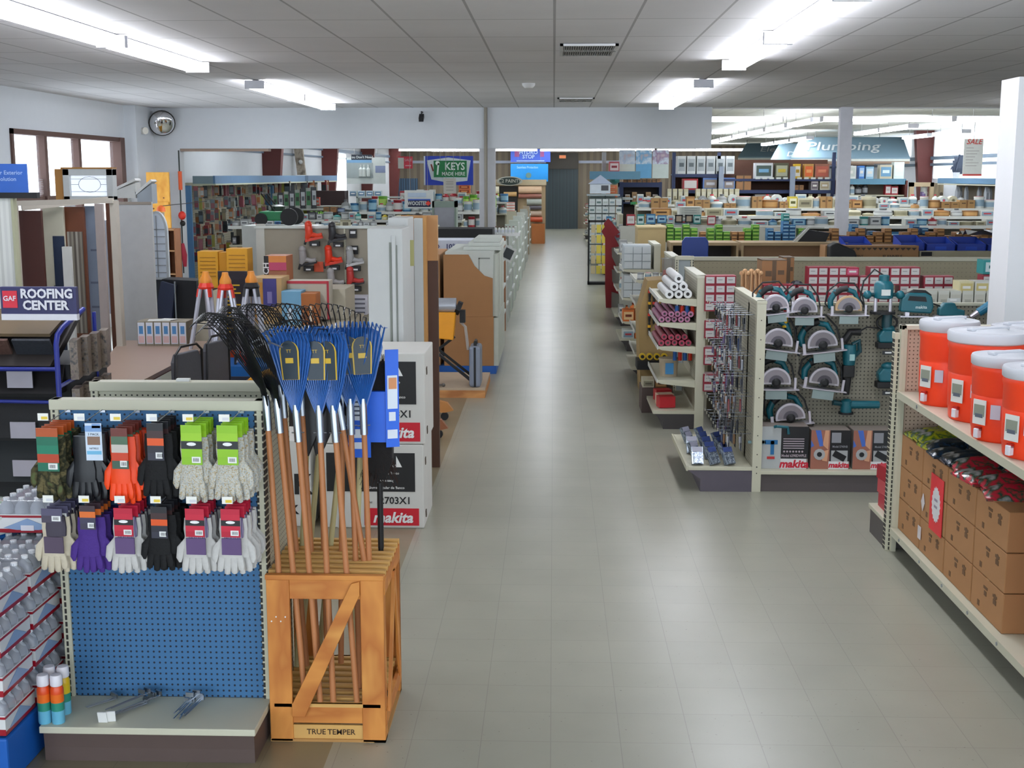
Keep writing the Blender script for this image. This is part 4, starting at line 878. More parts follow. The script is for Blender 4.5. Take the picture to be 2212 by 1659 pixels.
# end gondola of roller covers (front at Y=12.1)
def sidegond(y0, L, label, shelves, h=1.5, xp=1.38, d=.36, deck=.18):
    t = thing('end_gondola', label, 'shelving', (xp, y0, 0))
    obj('back_panel', B().box(.0, .02, .03, L, .12, h - .02), PEGE, t)
    for y in (0, L - .05): obj('upright', B().box(0, .09, y, y + .05, 0, h), CREAM, t, bevel=.003)
    obj('top_rail', B().box(-.004, .094, -.003, L, h - .025, h), M('d8d6c4', .5), t)
    for z in shelves:
        s = obj('shelf', B().box(-d, 0, .02, L - .02, z - .02, z), CREAM, t); obj('price_rail', B().box(-d - .008, -d, .02, L - .02, z - .03, z + .012), M('d8d8d0', .4), s)
        obj('bracket', B().prism([(0, z - .02), (-d, z - .02), (-d * .9, z - .035), (0, z - .07)], 'xz', .012, .02), CREAM, s)
    obj('deck', B().box(-d - .04, 0, 0, L, deck - .03, deck), CREAM, t); obj('kick_plate', B().prism([(0, 0), (-d + .06, 0), (-d + .06, .08), (-d - .03, deck - .03), (0, deck - .03)], 'xz', .003, L - .003), M('3e3a3a', .6), t)
    return t
sidegond(12.1, 1.2, 'end gondola stacked with white and pink rolls', (1.27, 1.04, .81, .48))
def rolls(z, spots, r_, L, c, end, label, grp, y=12.14, core='d8d0c0'):
    for i, (x, dz) in enumerate(spots):
        key = 'roll%s%.3f' % (c, r_)
        inst(key, lambda: tag(obj('cover_roll', B().cyl((0, 0, 0), (0, L, 0), r_, n=14).mt(1).cyl((0, -.003, 0), (0, 0, 0), r_ * .95, n=14).mt(2).cyl((0, -.005, 0), (0, -.003, 0), r_ * .42, n=10), [M(c, .5, sc=40, bump=.2), M(end, .5), M('2c2828')], smooth=True), '', 'roll'), (x, y + .02 * (i % 3), z + r_ + dz), 0, label, grp)
rolls(1.272, [(1.12, 0), (1.21, 0), (1.3, 0), (1.165, .074), (1.255, .074), (1.21, .148)], .042, .95, 'e8e8e8', 'f0f0f0', 'white roller cover lying in the pyramid on the top shelf of the end gondola', 'white roller covers')
rolls(1.042, [(1.05 + .062 * i, 0) for i in range(5)] + [(1.08 + .062 * i, .052) for i in range(5)], .029, .9, '9a5878', 'b87898', 'pink roller cover lying on the second shelf of the end gondola', 'pink roller covers')
rolls(.812, [(1.05 + .066 * i, 0) for i in range(5)] + [(1.08 + .066 * i, .055) for i in range(4)], .03, .8, '8c2c40', 'a83850', 'dark red roller cover lying on the third shelf of the end gondola', 'dark red roller covers')
one('white_tub', 'round tan tub with a blue label on the fourth shelf of the end gondola', 'tub', B().lathe([(.085, 0), (.095, .16), (.1, .165), (.1, .18)], 20).mt(1).box(-.04, .04, -.1, -.085, .03, .14), [M('b8a890'), M('3c88c0')], (1.15, 12.4, .481), smooth=True)
for i, (y, c) in enumerate(((12.3, 'c02830'), (12.45, 'd8b8a0'), (12.7, 'b02028'))): one('packet', ('red packet', 'pale peach packet', 'dark red packet')[i] + ' on the bottom deck of the roll gondola', 'packet', B().tb((0, 0, .06), (.16, .12, .11), rz=.2), M(c, .4), (1.12, y, .181))
for i in range(8): inst('redht%d' % (i % 2), lambda: (lambda t: (obj('handle', B().cyl((0, 0, -.13), (0, 0, -.04), .02, n=8), M('e0341c' if i % 2 else '2c64b0', .35), t), obj('blade', B().box(-.004, .004, -.02, .02, -.04, .0), STEEL, t), t)[-1])(thing('putty_knife', '', 'hand tool')), (1.2 + .05 * (i % 4), 12.2 + .1 * (i // 4), 1.24 if i < 4 else .78), 0, 'red or blue handled scraper hanging under a shelf of the roll gondola', 'scrapers on the roll gondola')
# further end gondolas along the aisle
sidegond(14.9, 1.1, 'end gondola with knife and cutter display further down the aisle', (1.22, .95, .62, .36), xp=1.4, d=.42)
fill(15.0, 1.221, 1.0, 1.38, ['grey', 'white'], ['can', 'bottle'], (.06, .1), (.05, .08), 'on the cutter display end gondola', 41)
one('cutter_display', 'tan cardboard display holding black and yellow cutters', 'display', B().prism([(0, 0), (-.36, 0), (-.4, .9), (-.3, 1.28), (0, 1.3)], 'xz', 0, .55), M('a88c5c', .8), (1.36, 14.12, .0))
for i in range(16): inst('cut%d' % (i % 2), lambda: tag(obj('utility_knife', B().tube([(0, 0, 0), (0, -.0, -.06), (.0, 0, -.14)], [.014, .018, .01], 7).mt(1).tube([(0, 0, -.02), (0, 0, -.05)], .019, 7), [M('1c1c1e', .4), M('e0a820' if i % 2 else 'c83020', .4)]), '', 'knife'), (1.08 + .05 * (i % 5), 14.08, 1.2 - .13 * (i // 5)), 0, 'black handled cutter hanging on the tan cardboard display', 'cutters on the cardboard display')
t = thing('tape_tray', 'black tray holding four yellow tape measures', 'tray', (.93, 13.75, .33)); obj('tray', B().box(0, .36, 0, .3, 0, .1), BLACK, t); obj('leg', B().box(.3, .36, .1, .3, -.33, 0), BLACK, t)
for i in range(4): inst('tape', lambda: tag(obj('tape_measure', B().cyl((0, 0, 0), (0, .04, 0), .038, n=12).mt(1).cyl((0, -.004, 0), (0, 0, 0), .02, n=10), [M('e0b820', .4), BLACK]), '', 'tape measure'), (.99 + .08 * i, 13.8, .47), 0, 'yellow tape measure standing on the black tray by the aisle', 'tape measures on the tray')
plank('low_stand', 'low cream stand of small cartons beside the black tray', .93, 1.25, 12.95, 13.35, .26, .26, DARKBASE, 'stand')
fill(13.0, .261, .94, 1.25, ['orange', 'brown', 'cream'], ['box'], (.06, .1), (.1, .14), 'on the low stand by the aisle', 43, stack=2)
sidegond(17.6, 1.1, 'end gondola of clear plastic drawers beside the aisle', (1.15, .75, .42), xp=1.4, d=.42)
for z, c, nm in ((1.151, 'c4ccd0', 'clear'), (.751, 'b0b4b4', 'grey')):
    t = thing('drawer_rack', '%s plastic drawer rack on the end gondola' % nm, 'drawers', (.98, 17.64, z)); obj('body', B().box(0, .38, .01, .5, 0, .33), M(c, .3), t)
    for i in range(3):
        for j in range(3): obj('drawer', B().box(.01 + i * .125, .125 + i * .125, -.012, .01, .01 + j * .105, .105 + j * .105), M('d4dadc', .2), t)
fill(17.62, .421, .98, 1.38, ['orange', 'brown'], ['box'], (.16, .2), (.14, .18), 'on the middle shelf of the plastic drawer gondola', 44)
fill(17.6, .181, .98, 1.38, ['orange', 'white'], ['box'], (.1, .14), (.14, .18), 'on the deck of the plastic drawer gondola', 45)
sidegond(20.6, 1.2, 'end gondola beyond the tan cabinet along the aisle', (1.2, .9, .6), xp=1.45, d=.4)
for z, s in ((1.201, 46), (.901, 47), (.601, 48), (.181, 49)): fill(20.62, z, 1.08, 1.43, ['white', 'grey', 'orange'], ['box', 'bottle'], (.14, .24), (.07, .11), 'on the end gondola beyond the plastic drawers', s)
one('tan_cabinet', 'plain tan cabinet standing behind the plastic drawer gondola', 'cabinet', B().box(0, .42, 0, .6, 0, 1.68).mt(1).box(-.01, .43, -.01, .61, 1.66, 1.69), [M('b9a273', .7), M('c9b88c', .7)], (1.26, 19.0, 0), bevel=.004)
# dark red tree shaped display, yellow rack, wire racks
pts = [(.06, 0), (.16, 0), (.16, .3), (.3, .26), (.17, .5), (.16, .72), (.28, .7), (.16, .95), (.15, 1.12), (.3, 1.14), (.2, 1.32), (.3, 1.4), (.14, 1.6), (.08, 1.66), (0, 1.56), (.02, 1.5), (-.04, 1.42), (.03, 1.3), (.04, .4)]
one('tree_display', 'dark red tree shaped cardboard display beside the aisle', 'display', B().prism(pts, 'xz', 0, .05), M('84141a', .6), (.93, 23.5, 0))
fill(23.7, 1.2, 1.05, 1.5, ['grey', 'white'], ['box', 'bottle'], (.15, .3), (.08, .12), 'behind the dark red display', 50); plank('side_shelf', 'narrow white shelf behind the dark red display', 1.0, 1.55, 23.65, 24.0, 1.2, 1.2, M('b8b8b0'))
t = thing('yellow_rack', 'black framed rack of yellow packets beside the aisle', 'rack', (.78, 28.5, 0)); b = B()
for x in (0, .42): b.box(x, x + .035, 0, .04, 0, 1.45)
b.box(0, .45, 0, .04, 1.4, 1.45).box(0, .45, 0, .3, 0, .06); obj('frame', b, BLACK, t)
for i in range(3):
    for j in range(5): obj('packet', B().box(.07 + i * .12, .17 + i * .12, -.02, .03, .25 + j * .23, .43 + j * .23), M('d8c44c' if i else 'c8b890', .5), t)
def wirerack(x, y, label, h, seed):
    t = thing('wire_rack', label, 'rack', (x, y, 0)); b = B()
    for px_ in (0, .45, .9):
        b.cyl((px_, 0, 0), (px_, 0, h), .012, n=5)
    for i in range(9): b.cyl((0, 0, .15 + i * (h - .2) / 8), (.9, 0, .15 + i * (h - .2) / 8), .008, n=5)
    obj('frame', b, M('2c3c3c', .4), t)
    for i in range(5):
        for j in range(8): obj('card', B().box(.02 + i * .18, .17 + i * .18, -.06, -.02, .2 + j * (h - .25) / 8, .2 + (j + .8) * (h - .25) / 8).mt(1).box(.04 + i * .18, .15 + i * .18, -.065, -.06, .25 + j * (h - .25) / 8, .2 + (j + .5) * (h - .25) / 8), [M('d0d8d8', .3), M(('8ca0a8', 'b8c4c0', '6a8080', 'c8ccd0')[(i * 3 + j) % 4], .4)], t)
wirerack(.95, 34.5, 'tall wire rack of pale carded goods at the far right side of the aisle', 1.9, 1)
t = thing('model_house', 'small white model house on the tall wire rack', 'model', (1.0, 34.9, 1.95)); obj('walls', B().box(0, .55, 0, .4, 0, .28), M('d8e0e8'), t); obj('roof', B().prism([(-.04, .26), (.28, .5), (.6, .26)], 'xz', -.03, .43), M('b8c4dc'), t); obj('window', B().box(.3, .5, -.005, 0, .08, .22), M('4a4a50'), t)
plank('rack_shelf', 'shelf board under the model house', .92, 1.8, 34.6, 35.4, 1.93, .04, M('a8b4b8'))
one('rack_support', 'pale upright board behind the tall wire rack under the model house', 'support', B().box(1.0, 1.7, 35.2, 35.3, 0, 1.89), M('98a0a0'))
plank('blue_valance', 'teal blue valance board over the far right racks', 1.0, 2.4, 35.5, 35.6, 2.55, .22, M('5c88a0'), 'valance')
for i, y in enumerate((26.2, 31.3, 39.0, 44, 49)):
    t = sidegond(y, 1.3, '%s white end gondola far down the right side of the aisle' % ('first', 'second', 'third', 'fourth', 'fifth')[i], (1.2, .9, .6), xp=1.62, d=.42)
    for z in (1.201, .901, .601, .181): fill(y + .03, z, 1.22, 1.6, ['white', 'grey', 'blue', 'yellow', 'red'], ['box', 'bottle', 'can'], (.14, .24), (.08, .13), 'on the %s far end gondola right of the aisle' % ('first', 'second', 'third', 'fourth', 'fifth')[i], int(z * 100) + i)
t = thing('sweet_jar', 'clear round jar with red lidless contents above the white rolls', 'jar', (1.33, 14.35, 1.3)); obj('jar', B().lathe([(.09, 0), (.1, .02), (.1, .2), (.11, .22)], 16), M('9a9a98', .1, trans=.5), t, smooth=True); obj('contents', B().lathe([(.085, .01), (.085, .08), (.0, .1)], 14), M('d01c20'), t)
# row A: red screw boxes
rowA = gond('screw_gondola', 'cream gondola stacked with small red and white boxes behind the power tools', 'shelving', (1.62, 12.42, 0), 0, 4.6, 1.28, .4, PEGR, shelves=((1.16, .4), (.9, .4), (.64, .4), (.38, .4)), rail=False)
def screwbox():
    return tag(obj('screw_box', B().box(-.055, .055, 0, .16, 0, .08).mt(1).box(-.044, .044, -.004, 0, .012, .069).mt(2).box(-.03, .02, -.005, -.004, .04, .046), [M('8c1c30', .5), M('c9c6c4', .5), M('8a8688')]), '', 'box')
def sboxes(u0, u1, v0, v1, nx, nz, Y, label, z0=None, miss=()):
    a = at(u0, v1, Y=Y); c = at(u1, v0, Y=Y); z0 = a.z if z0 is None else z0; dx = (c.x - a.x) / nx; dz = .085
    for i in range(nx):
        for j in range(nz):
            if (i, j) in miss: continue
            inst('scb', screwbox, (a.x + dx * (i + .5), Y + .01 * ((i * 7 + j * 3) % 3), z0 + j * dz), 0, label, label + 'es', sc=(dx / .113, 1, 1.05))
for zz in (.92, .66, .40): sboxes(1522, 1600, 570, 700, 3, 2, 12.06, 'red and white screw box low on the left of the screw gondola', z0=zz - .019)
sboxes(1522, 1592, 570, 650, 3, 4, 12.06, 'red and white screw box in the left stack behind the end gondola', z0=1.161)
sboxes(1648, 1720, 600, 650, 4, 3, 12.06, 'red and white screw box in the low stack right of the wooden pegs', z0=1.161)
sboxes(1722, 1990, 575, 650, 12, 5, 12.06, 'red and white screw box in the long wall of boxes', z0=1.161, miss=((0, 3), (0, 4), (5, 4), (6, 4), (9, 2)))
sboxes(1994, 2062, 590, 650, 3, 4, 12.06, 'red and white screw box in the right hand stack', z0=1.161)
sboxes(2120, 2180, 590, 650, 3, 4, 12.2, 'red and white screw box beside the white pillar', z0=1.161)
art('screw_carton', 'larger red carton on top of the wall of screw boxes', 'box', 1828, 578, 1856, 594, 12.05, .15, ('a01c38', 'c86080'), z=1.161 + 4 * .085 + .004)
for i in range(8):
    art('white_carton', 'white carton in the low row on the right of the screw gondola', 'box', 1975 + 26 * i, 628, 1999 + 26 * i, 650, 11.7, .25, ('cfcfc4', 'c4c2b4', 'a8a698'), group='white cartons in front of the screw boxes', z=1.19)
plank('white_shelf', 'cream shelf of white cartons directly behind the tool pegboard', 2.6, 4.6, 11.66, 11.99, 1.19, .03)
one('shelf_support', 'cream support under the white carton shelf', 'support', B().box(2.6, 4.6, 11.9, 11.95, 0, 1.16), CREAM)
for i in range(3): art('cream_carton', 'yellowish carton stacked on the white cartons', 'box', 2072 + 34 * i, 608, 2104 + 34 * i, 628, 11.72, .2, ('d8cfa4' if i == 0 else 'd4d4cc', 'c8b878'), z=at(0, 628, Y=11.7).z, group='cartons stacked on the white row')
art('teal_carton', 'white and teal carton on top at the right by the pillar', 'box', 2124, 562, 2176, 590, 12.3, .2, ('1c8a8a', 'c8dcdc', '0c6a6a'), z=1.161 + 4 * .085 + .004)
# bundle of wooden pegs, boxes with plastic
t = thing('dowel_bundle', 'bundle of pale wooden stakes wrapped in plastic standing behind the end gondola', 'bundle', at(1622, 640, Y=12.1)); t.location.z = 1.161
b = B(); r = random.Random(3)
for i in range(14): x = -.09 + .014 * i; b.cyl((x, .03 * (i % 3), 0), (x + r.uniform(-.01, .01), .03 * (i % 3), .38 + r.uniform(-.02, .02)), .009, n=6)
obj('stakes', b, M('c89a70', .6), t); b = B()
for i in range(7): b.sph((-.09 + .03 * i, .02, .36 + .02 * (i % 2)), .024, 8, 5)
obj('stake_tops', b, M('d0a478', .6), t); obj('wrap', B().tube([(-.1, -.012, .1), (.1, -.012, .1)], .012), M('5c9a48', .5), t)
art('open_carton', 'brown open carton with torn plastic left of the red box wall', 'box', 1645, 562, 1700, 604, 12.35, .3, (), 'carton', z=1.281)
for i in range(6): one('plastic_wrap', 'crumpled grey plastic bag piled behind the wooden stakes', 'bag', B().sph((0, 0, .05), .07, 7, 5, (1.2, 1, .8)), M(('5c5c64', 'a8b0a0', '3a3c44')[i % 3], .2, bump=.5), (2.05 + .07 * i, 12.5, 1.29 + .03 * (i % 2)), i, 'crumpled plastic bags')
art('tall_carton', 'tan carton behind the torn plastic', 'box', 1690, 556, 1716, 600, 12.75, .25, (), 'carton', z=1.29)
one('carton_ledge', 'cream ledge behind the screw gondola', 'ledge', B().box(1.62, 6.2, 12.5, 13.1, 0, 1.28), M('a8a292', .7))
# row B: beige back panels
gond('plain_gondola', 'beige gondola back running across behind the red screw boxes', 'shelving', (1.5, 14.9, 0), 0, 6.0, 1.5, .05, peg('a39a80', '8a8270', 'XZ', .05, .006), base=0)
gond('display_gondola', 'raised beige gondola end with grey back left of the blue chair', 'shelving', (1.36, 14.1, 0), 0, .2, 1.56, .02, M('98a0a0'), base=0)
# blue plastic chair on the counter side
t = thing('blue_chair', 'blue plastic chair back standing behind the roll gondola', 'chair', (1.83, 16.4, 0))
obj('backrest', B().prism([(-.17, 1.28), (.17, 1.28), (.17, 1.6), (.13, 1.66), (-.13, 1.66), (-.17, 1.6)], 'xz', -.02, .03), M('1c3c8c', .4), t, bevel=.01)
obj('stem', B().cyl((0, 0, 0), (0, 0, 1.3), .04), M('1a2c5c'), t)
# row C: long brown counters, bins
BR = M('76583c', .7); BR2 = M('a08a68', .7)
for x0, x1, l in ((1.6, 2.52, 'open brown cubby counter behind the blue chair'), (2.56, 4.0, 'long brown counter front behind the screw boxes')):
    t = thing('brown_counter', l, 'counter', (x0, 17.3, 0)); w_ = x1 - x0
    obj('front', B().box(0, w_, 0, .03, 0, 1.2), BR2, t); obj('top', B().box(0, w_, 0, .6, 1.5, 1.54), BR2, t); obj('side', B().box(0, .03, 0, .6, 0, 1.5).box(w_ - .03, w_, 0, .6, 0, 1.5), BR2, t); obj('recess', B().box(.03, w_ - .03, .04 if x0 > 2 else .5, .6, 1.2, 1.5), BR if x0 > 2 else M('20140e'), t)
a = at(1782, 560, Y=16.8); c = at(1985, 531, Y=16.8)
t = thing('long_carton', 'long brown printed carton lying below the blue bins', 'box', (a.x, 16.8, a.z)); w_ = c.x - a.x; h = c.z - a.z
obj('carton', B().box(0, w_, 0, .35, 0, h), M('96704a', .7), t); b = B()
for i in range(16): x = .06 + i * (w_ - .12) / 15; b.prism([(x - .035, h * .86), (x + .035, h * .86), (x, h * .66)], 'xz', -.006, 0)
b.txt('FLUORESCENT', .05, (w_ * .3, -.008, h * .2), bold=.02, sx=.8).txt('FLANNELS', .055, (w_ * .72, -.008, h * .2), bold=.02); obj('print', b, M('35281c'), t)
one('carton_stand', 'cream stand under the long printed carton', 'stand', B().box(a.x, 4.0, 16.8, 17.2, 0, a.z), M('9c937c', .7))
t = thing('counter_box', 'cream counter to the right of the long printed carton', 'counter', (c.x + .02, 16.82, a.z)); obj('front', B().box(0, 2.0, 0, .12, 0, h * .6), M('a39c84', .7), t); obj('slot', B().box(.02, .16, -.006, 0, h * .25, h * .55), BLACK, t)
zb = at(0, 541, Y=17.0).z
for u0, u1, v0 in ((1823, 1882, 513), (1942, 1996, 510), (1998, 2062, 514), (2064, 2128, 514), (2130, 2182, 517)):
    a = at(u0, 541, Y=17.05); c = at(u1, v0, Y=17.05)
    one('parts_bin', 'blue cardboard parts bin %s' % {1823: 'at the left, apart from the others', 1942: 'first of the four joined bins', 1998: 'second of the four joined bins', 2064: 'third of the four joined bins', 2130: 'last of the four joined bins by the pillar'}[u0], 'bin', goods(c.x - a.x - .01, .4, c.z - zb, None, 'bin'), [M('12369c', .5), M('1c48b8'), M('6a5238')], ((a.x + c.x) / 2, 17.0, zb))
one('bin_counter', 'cream counter top carrying the blue parts bins', 'counter', B().box(4.0, 7.6, 16.95, 17.5, 0, zb), M('a8a18a', .7))
b = B(); r = random.Random(8); pts = []
for i in range(10):
    for j in range(6): pts.append((i * .2, j * .1, .05 + r.uniform(0, .09) + (.08 if 2 < i < 8 and j > 1 else 0)))
b.add(pts, [(i * 6 + j, (i + 1) * 6 + j, (i + 1) * 6 + j + 1, i * 6 + j + 1) for i in range(9) for j in range(5)]); b.add([(1.25, 0, .1), (1.55, 0, .1), (1.3, -.01, -.2)], [(0, 1, 2)])
one('plastic_sheet', 'loose grey white plastic sheeting draped over the right blue bins', 'sheet', b, M('b9bcb8', .25, bump=.3), (5.5, 17.02, zb + .16), smooth=True)
t = thing('cash_machine', 'black machine with a sloped pale screen on the counter left of the bins', 'machine', at(1760, 528, Y=17.6)); t.location.z = 1.54
obj('body', B().prism([(-.25, 0), (.15, 0), (.2, .12), (-.1, .16)], 'xz', 0, .3), BLACK, t); obj('trim', B().prism([(-.3, -.0), (-.24, 0), (-.08, .18), (.12, .18), (.12, .2), (-.1, .2)], 'xz', -.01, .02), M('b8bcb4'), t)
t = thing('black_machine', 'black telephone like machine right of the white post base', 'machine', (a.x, 17.3, zb)); t.location = tuple(at(1795, 541, Y=17.2)); t.location.z = 1.38; t.location.y = 16.6
obj('body', B().prism([(-.14, 0), (.22, 0), (.18, .1), (-.05, .2), (-.14, .16)], 'xz', 0, .25), BLACK, t, bevel=.02); obj('stem', B().box(-.1, -.04, .05, .1, -1.38, 0), BLACK, t)
# row D: green, blue and brown boxes
zc = 1.45
one('stock_counter', 'long cream counter below the rows of green and blue boxes', 'counter', B().box(1.9, 8.6, 19.0, 19.6, 0, zc).mt(1).box(1.9, 8.6, 18.97, 19.0, zc - .06, zc), [M('a09a84', .7), M('8c6a48')])
def stackbox(c, nm, u0, u1, n, v1=520, Y=19.05):
    a = at(u0, v1, Y=Y); q = at(u1, v1, Y=Y)
    for j in range(n): inst('skb' + c, lambda: tag(obj('stock_box', B().box(-.085, .085, 0, .2, 0, .052).mt(1).box(-.07, .07, -.006, 0, .018, .034).mt(2).box(-.086, .086, -.003, 0, .0, .008), [M(PAL[c][0]), M(PAL[c][1]), M(PAL[c][2])]), '', 'box'), ((a.x + q.x) / 2, Y + .01 * (j % 2), zc + j * .053), 0, '%s box in the flat stacks %s' % (c, nm), '%s boxes %s' % (c, nm), sc=((q.x - a.x) / .18, 1, 1))
for u, n, in ((1422, 4), (1440, 5), (1457, 4), (1475, 5), (1492, 4), (1528, 4), (1546, 5), (1562, 3), (1608, 4), (1625, 5)): stackbox('green', 'along the stock counter', u, u + 15, n)
for u, n in ((1657, 4), (1673, 3), (1690, 6), (1704, 5)): stackbox('blue', 'beside the green ones', u, u + 14, n)
for u, n in ((1690, 2),): stackbox('teal', 'on the tallest blue pile', u, u + 14, 8, Y=19.3)
for u, n in ((1724, 4), (1740, 3)): stackbox('green', 'near the white post base', u, u + 14, n)
for u in range(1758, 2180, 19): stackbox('brown', 'right of the white post', u, u + 16, 2 + (u * 7) % 3)
for u in (1838, 1855, 1878, 1970, 1990): stackbox('blue', 'behind the blue bins', u, u + 15, 3 + u % 3, Y=19.3)
for u in (1512, 1580, 1595): stackbox('brown', 'between the green ones', u, u + 13, 3)
# rows E, F, G: shelves of mixed goods receding to the hall
def longrow(Y, x0, x1, zt, where, seed, cols, kinds=('box', 'box', 'bottle', 'can'), h=(.1, .26), w_=(.1, .26), front=True, m=CREAM, skip=.05):
    t = thing('gondola_row', 'long gondola %s' % where, 'shelving', (x0, Y, 0)); L = x1 - x0
    obj('back_panel', B().box(0, L, .42, .45, 0, zt - .02), PEGR, t); obj('top_shelf', B().box(0, L, 0, .86, zt - .03, zt), m, t); obj('shelf', B().box(0, L, .03, .42, zt - .38, zt - .35), m, t); obj('price_rail', B().box(0, L, -.01, 0, zt - .05, zt + .01), M('e6e8e2', .4), t)
    obj('upright', B().box(0, .05, .4, .46, 0, zt).box(L - .05, L, .4, .46, 0, zt), m, t); obj('deck', B().box(0, L, 0, .42, 0, .2), DARKBASE, t)
    fill(Y + .04, zt + .001, x0 + .05, x1, cols, kinds, h, w_, 'on top of the gondola %s' % where, seed, skip=skip)
    if front: fill(Y + .08, zt - .35, x0 + .05, x1, cols, kinds, (.14, .28), w_, 'under the top of the gondola %s' % where, seed + 1, skip=skip)
longrow(22.9, 1.9, 9.2, 1.55, 'right behind the green and blue boxes', 60, ['white', 'white', 'cream', 'grey', 'teal', 'red', 'blue', 'brown'], h=(.08, .16), w_=(.14, .3))
longrow(26.5, 2.0, 10.5, 1.6, 'in front of the hanging coloured packs', 62, ['white', 'brown', 'cream', 'grey', 'white'], h=(.08, .18), w_=(.2, .4))
longrow(30.5, 2.0, 11, 1.66, 'third back in the right hall', 64, ['white', 'brown', 'brown', 'cream', 'yellow', 'white'], kinds=('box', 'carton', 'can', 'bottle'), h=(.12, .3), w_=(.16, .4))
longrow(34.2, 2.2, 11, 1.66, 'just before the blue framed racking', 66, ['white', 'cream', 'grey', 'white'], kinds=('box', 'roll', 'bottle'), h=(.12, .3), w_=(.14, .3))
# coloured hanging packs row
for u0, v0, u1, v1, c, nm in ((1353, 463, 1372, 485, 'red', 'red'), (1376, 463, 1392, 485, 'teal', 'green'), (1396, 462, 1416, 482, 'blue', 'blue'), (1420, 465, 1440, 480, 'blue', 'dark blue banded'), (1442, 465, 1456, 480, 'white', 'white and pale blue'), (1498, 464, 1514, 482, 'teal', 'teal'), (1528, 466, 1546, 484, 'red', 'rust red')):
    art('goods_pack', '%s pack in the display row in front of the white gondola' % nm, 'packet', u0, v0, u1, v1, 22.85, .04, PAL[c], 'box', z=at(0, v1, Y=22.85).z)
one('pack_ledge', 'pale ledge below the coloured packs', 'ledge', B().box(1.2, 4.4, 22.6, 22.84, 0, at(0, 486, Y=22.85).z), M('c8c8bc', .6))
for u0 in (1458, 1480):
    a = at(u0, 481, Y=22.8); c = at(u0 + 17, 464, Y=22.8); w_ = c.x - a.x; h = c.z - a.z; o = .022
    one('photo_holder', 'black rounded picture frame, %s of two in the pack row' % ('left' if u0 == 1458 else 'right'), 'frame', B().box(0, w_, 0, .03, 0, o).box(0, w_, 0, .03, h - o, h).box(0, o, 0, .03, 0, h).box(w_ - o, w_, 0, .03, 0, h).mt(1).box(o, w_ - o, .01, .02, o, h - o), [BLACK, M('b8a890')], tuple(a))
for i in range(4): art('flat_carton', 'white louvred carton in the pile above the coloured packs', 'box', 1468, 447 + 5 * i, 1516, 451 + 5 * i, 24.5, .5, ('e6e8e0', 'c8ccc4', 'a8aca8'), z=at(0, 451 + 5 * i, Y=24.5).z, group='louvred white cartons')
one('carton_table', 'pale table under the louvred white cartons', 'table', B().box(2.4, 3.1, 24.5, 25.1, 0, at(0, 467, Y=24.5).z), M('c8c8bc', .6))
# ---- blue framed racking at the back (Y 37) ----
YR = 38.0; zf = lambda v: at(0, v, Y=YR).z; xf_ = lambda u: at(u, 400, Y=YR).x
DB = M('1a2a52', .5); DBR = M('4c2c1c', .7)
t = thing('pallet_racking', 'dark blue framed racking below the department awnings', 'shelving', (0, YR, 0))
for u in (1455, 1552, 1800): obj('upright', B().box(xf_(u) - .05, xf_(u) + .05, 0, .1, 0, zf(330)), DB, t)
for u in (1555, 1708): obj('front_post', B().box(xf_(u) - .07, xf_(u) + .07, -.3, -.2, 0, zf(360)), M('8a96a8', .4), t)
for v in (379, 388): pass
obj('top_beam', B().box(xf_(1455), xf_(1552), -.02, .06, zf(383), zf(376)), DB, t); obj('top_beam', B().box(xf_(1552), xf_(1800), -.02, .06, zf(391), zf(386)), DB, t)
obj('mid_beam', B().box(xf_(1455), xf_(1800), -.02, .06, zf(417), zf(410)), DB, t)
obj('back_board', B().box(xf_(1455), xf_(1800), .9, .95, 0, zf(345)), DBR, t)
for v, x0, x1 in ((376, 1455, 1552), (386, 1552, 1800), (410, 1455, 1800), (446, 1455, 1800)): obj('shelf', B().box(xf_(x0), xf_(x1), .06, .9, zf(v) - .04, zf(v)), DB, t)
for i in range(6): art('fan_box', 'white printed appliance box, one of the row on top of the blue racking', 'box', 1463 + 21 * i, 337, 1482 + 21 * i, 376, YR, .6, ('d8dcdc', 'a8b0b4', '5a6468'), z=zf(376) + .003, group='white appliance boxes on the racking')
for l, u0, v0, u1, v1, c, k in (('framed green and blue picture', 1630, 352, 1670, 380, ('c8ccd0', '3c4c48', '6c9cc0'), 'box'), ('picture of a grey dish on green', 1674, 352, 1704, 380, ('4c4c38', 'a8a890', 'c8b040'), 'box'), ('yellow and white cylinder pack', 1716, 354, 1730, 382, ('d8b020', 'e8e4d8', 'b89018'), 'box'), ('orange round picture box', 1737, 354, 1758, 382, ('b88c48', 'd8642c', 'e8a060'), 'box'), ('rust coloured picture box', 1760, 354, 1792, 382, ('8c5844', 'a8503c', 'c87858'), 'box')):
    art('display_box', l + ' on the top racking shelf under the awnings', 'box', u0, v0, u1, v1, YR, .3, c, k, z=zf(386) + .003)
for i in range(11): art('shelf_ticket', 'small white ticket along the top racking beam', 'tag', 1632 + 15 * i, 383, 1642 + 15 * i, 387, YR - .04, .01, ('e0e4e0', 'e0e4e0', 'e0e4e0'), group='white shelf tickets')
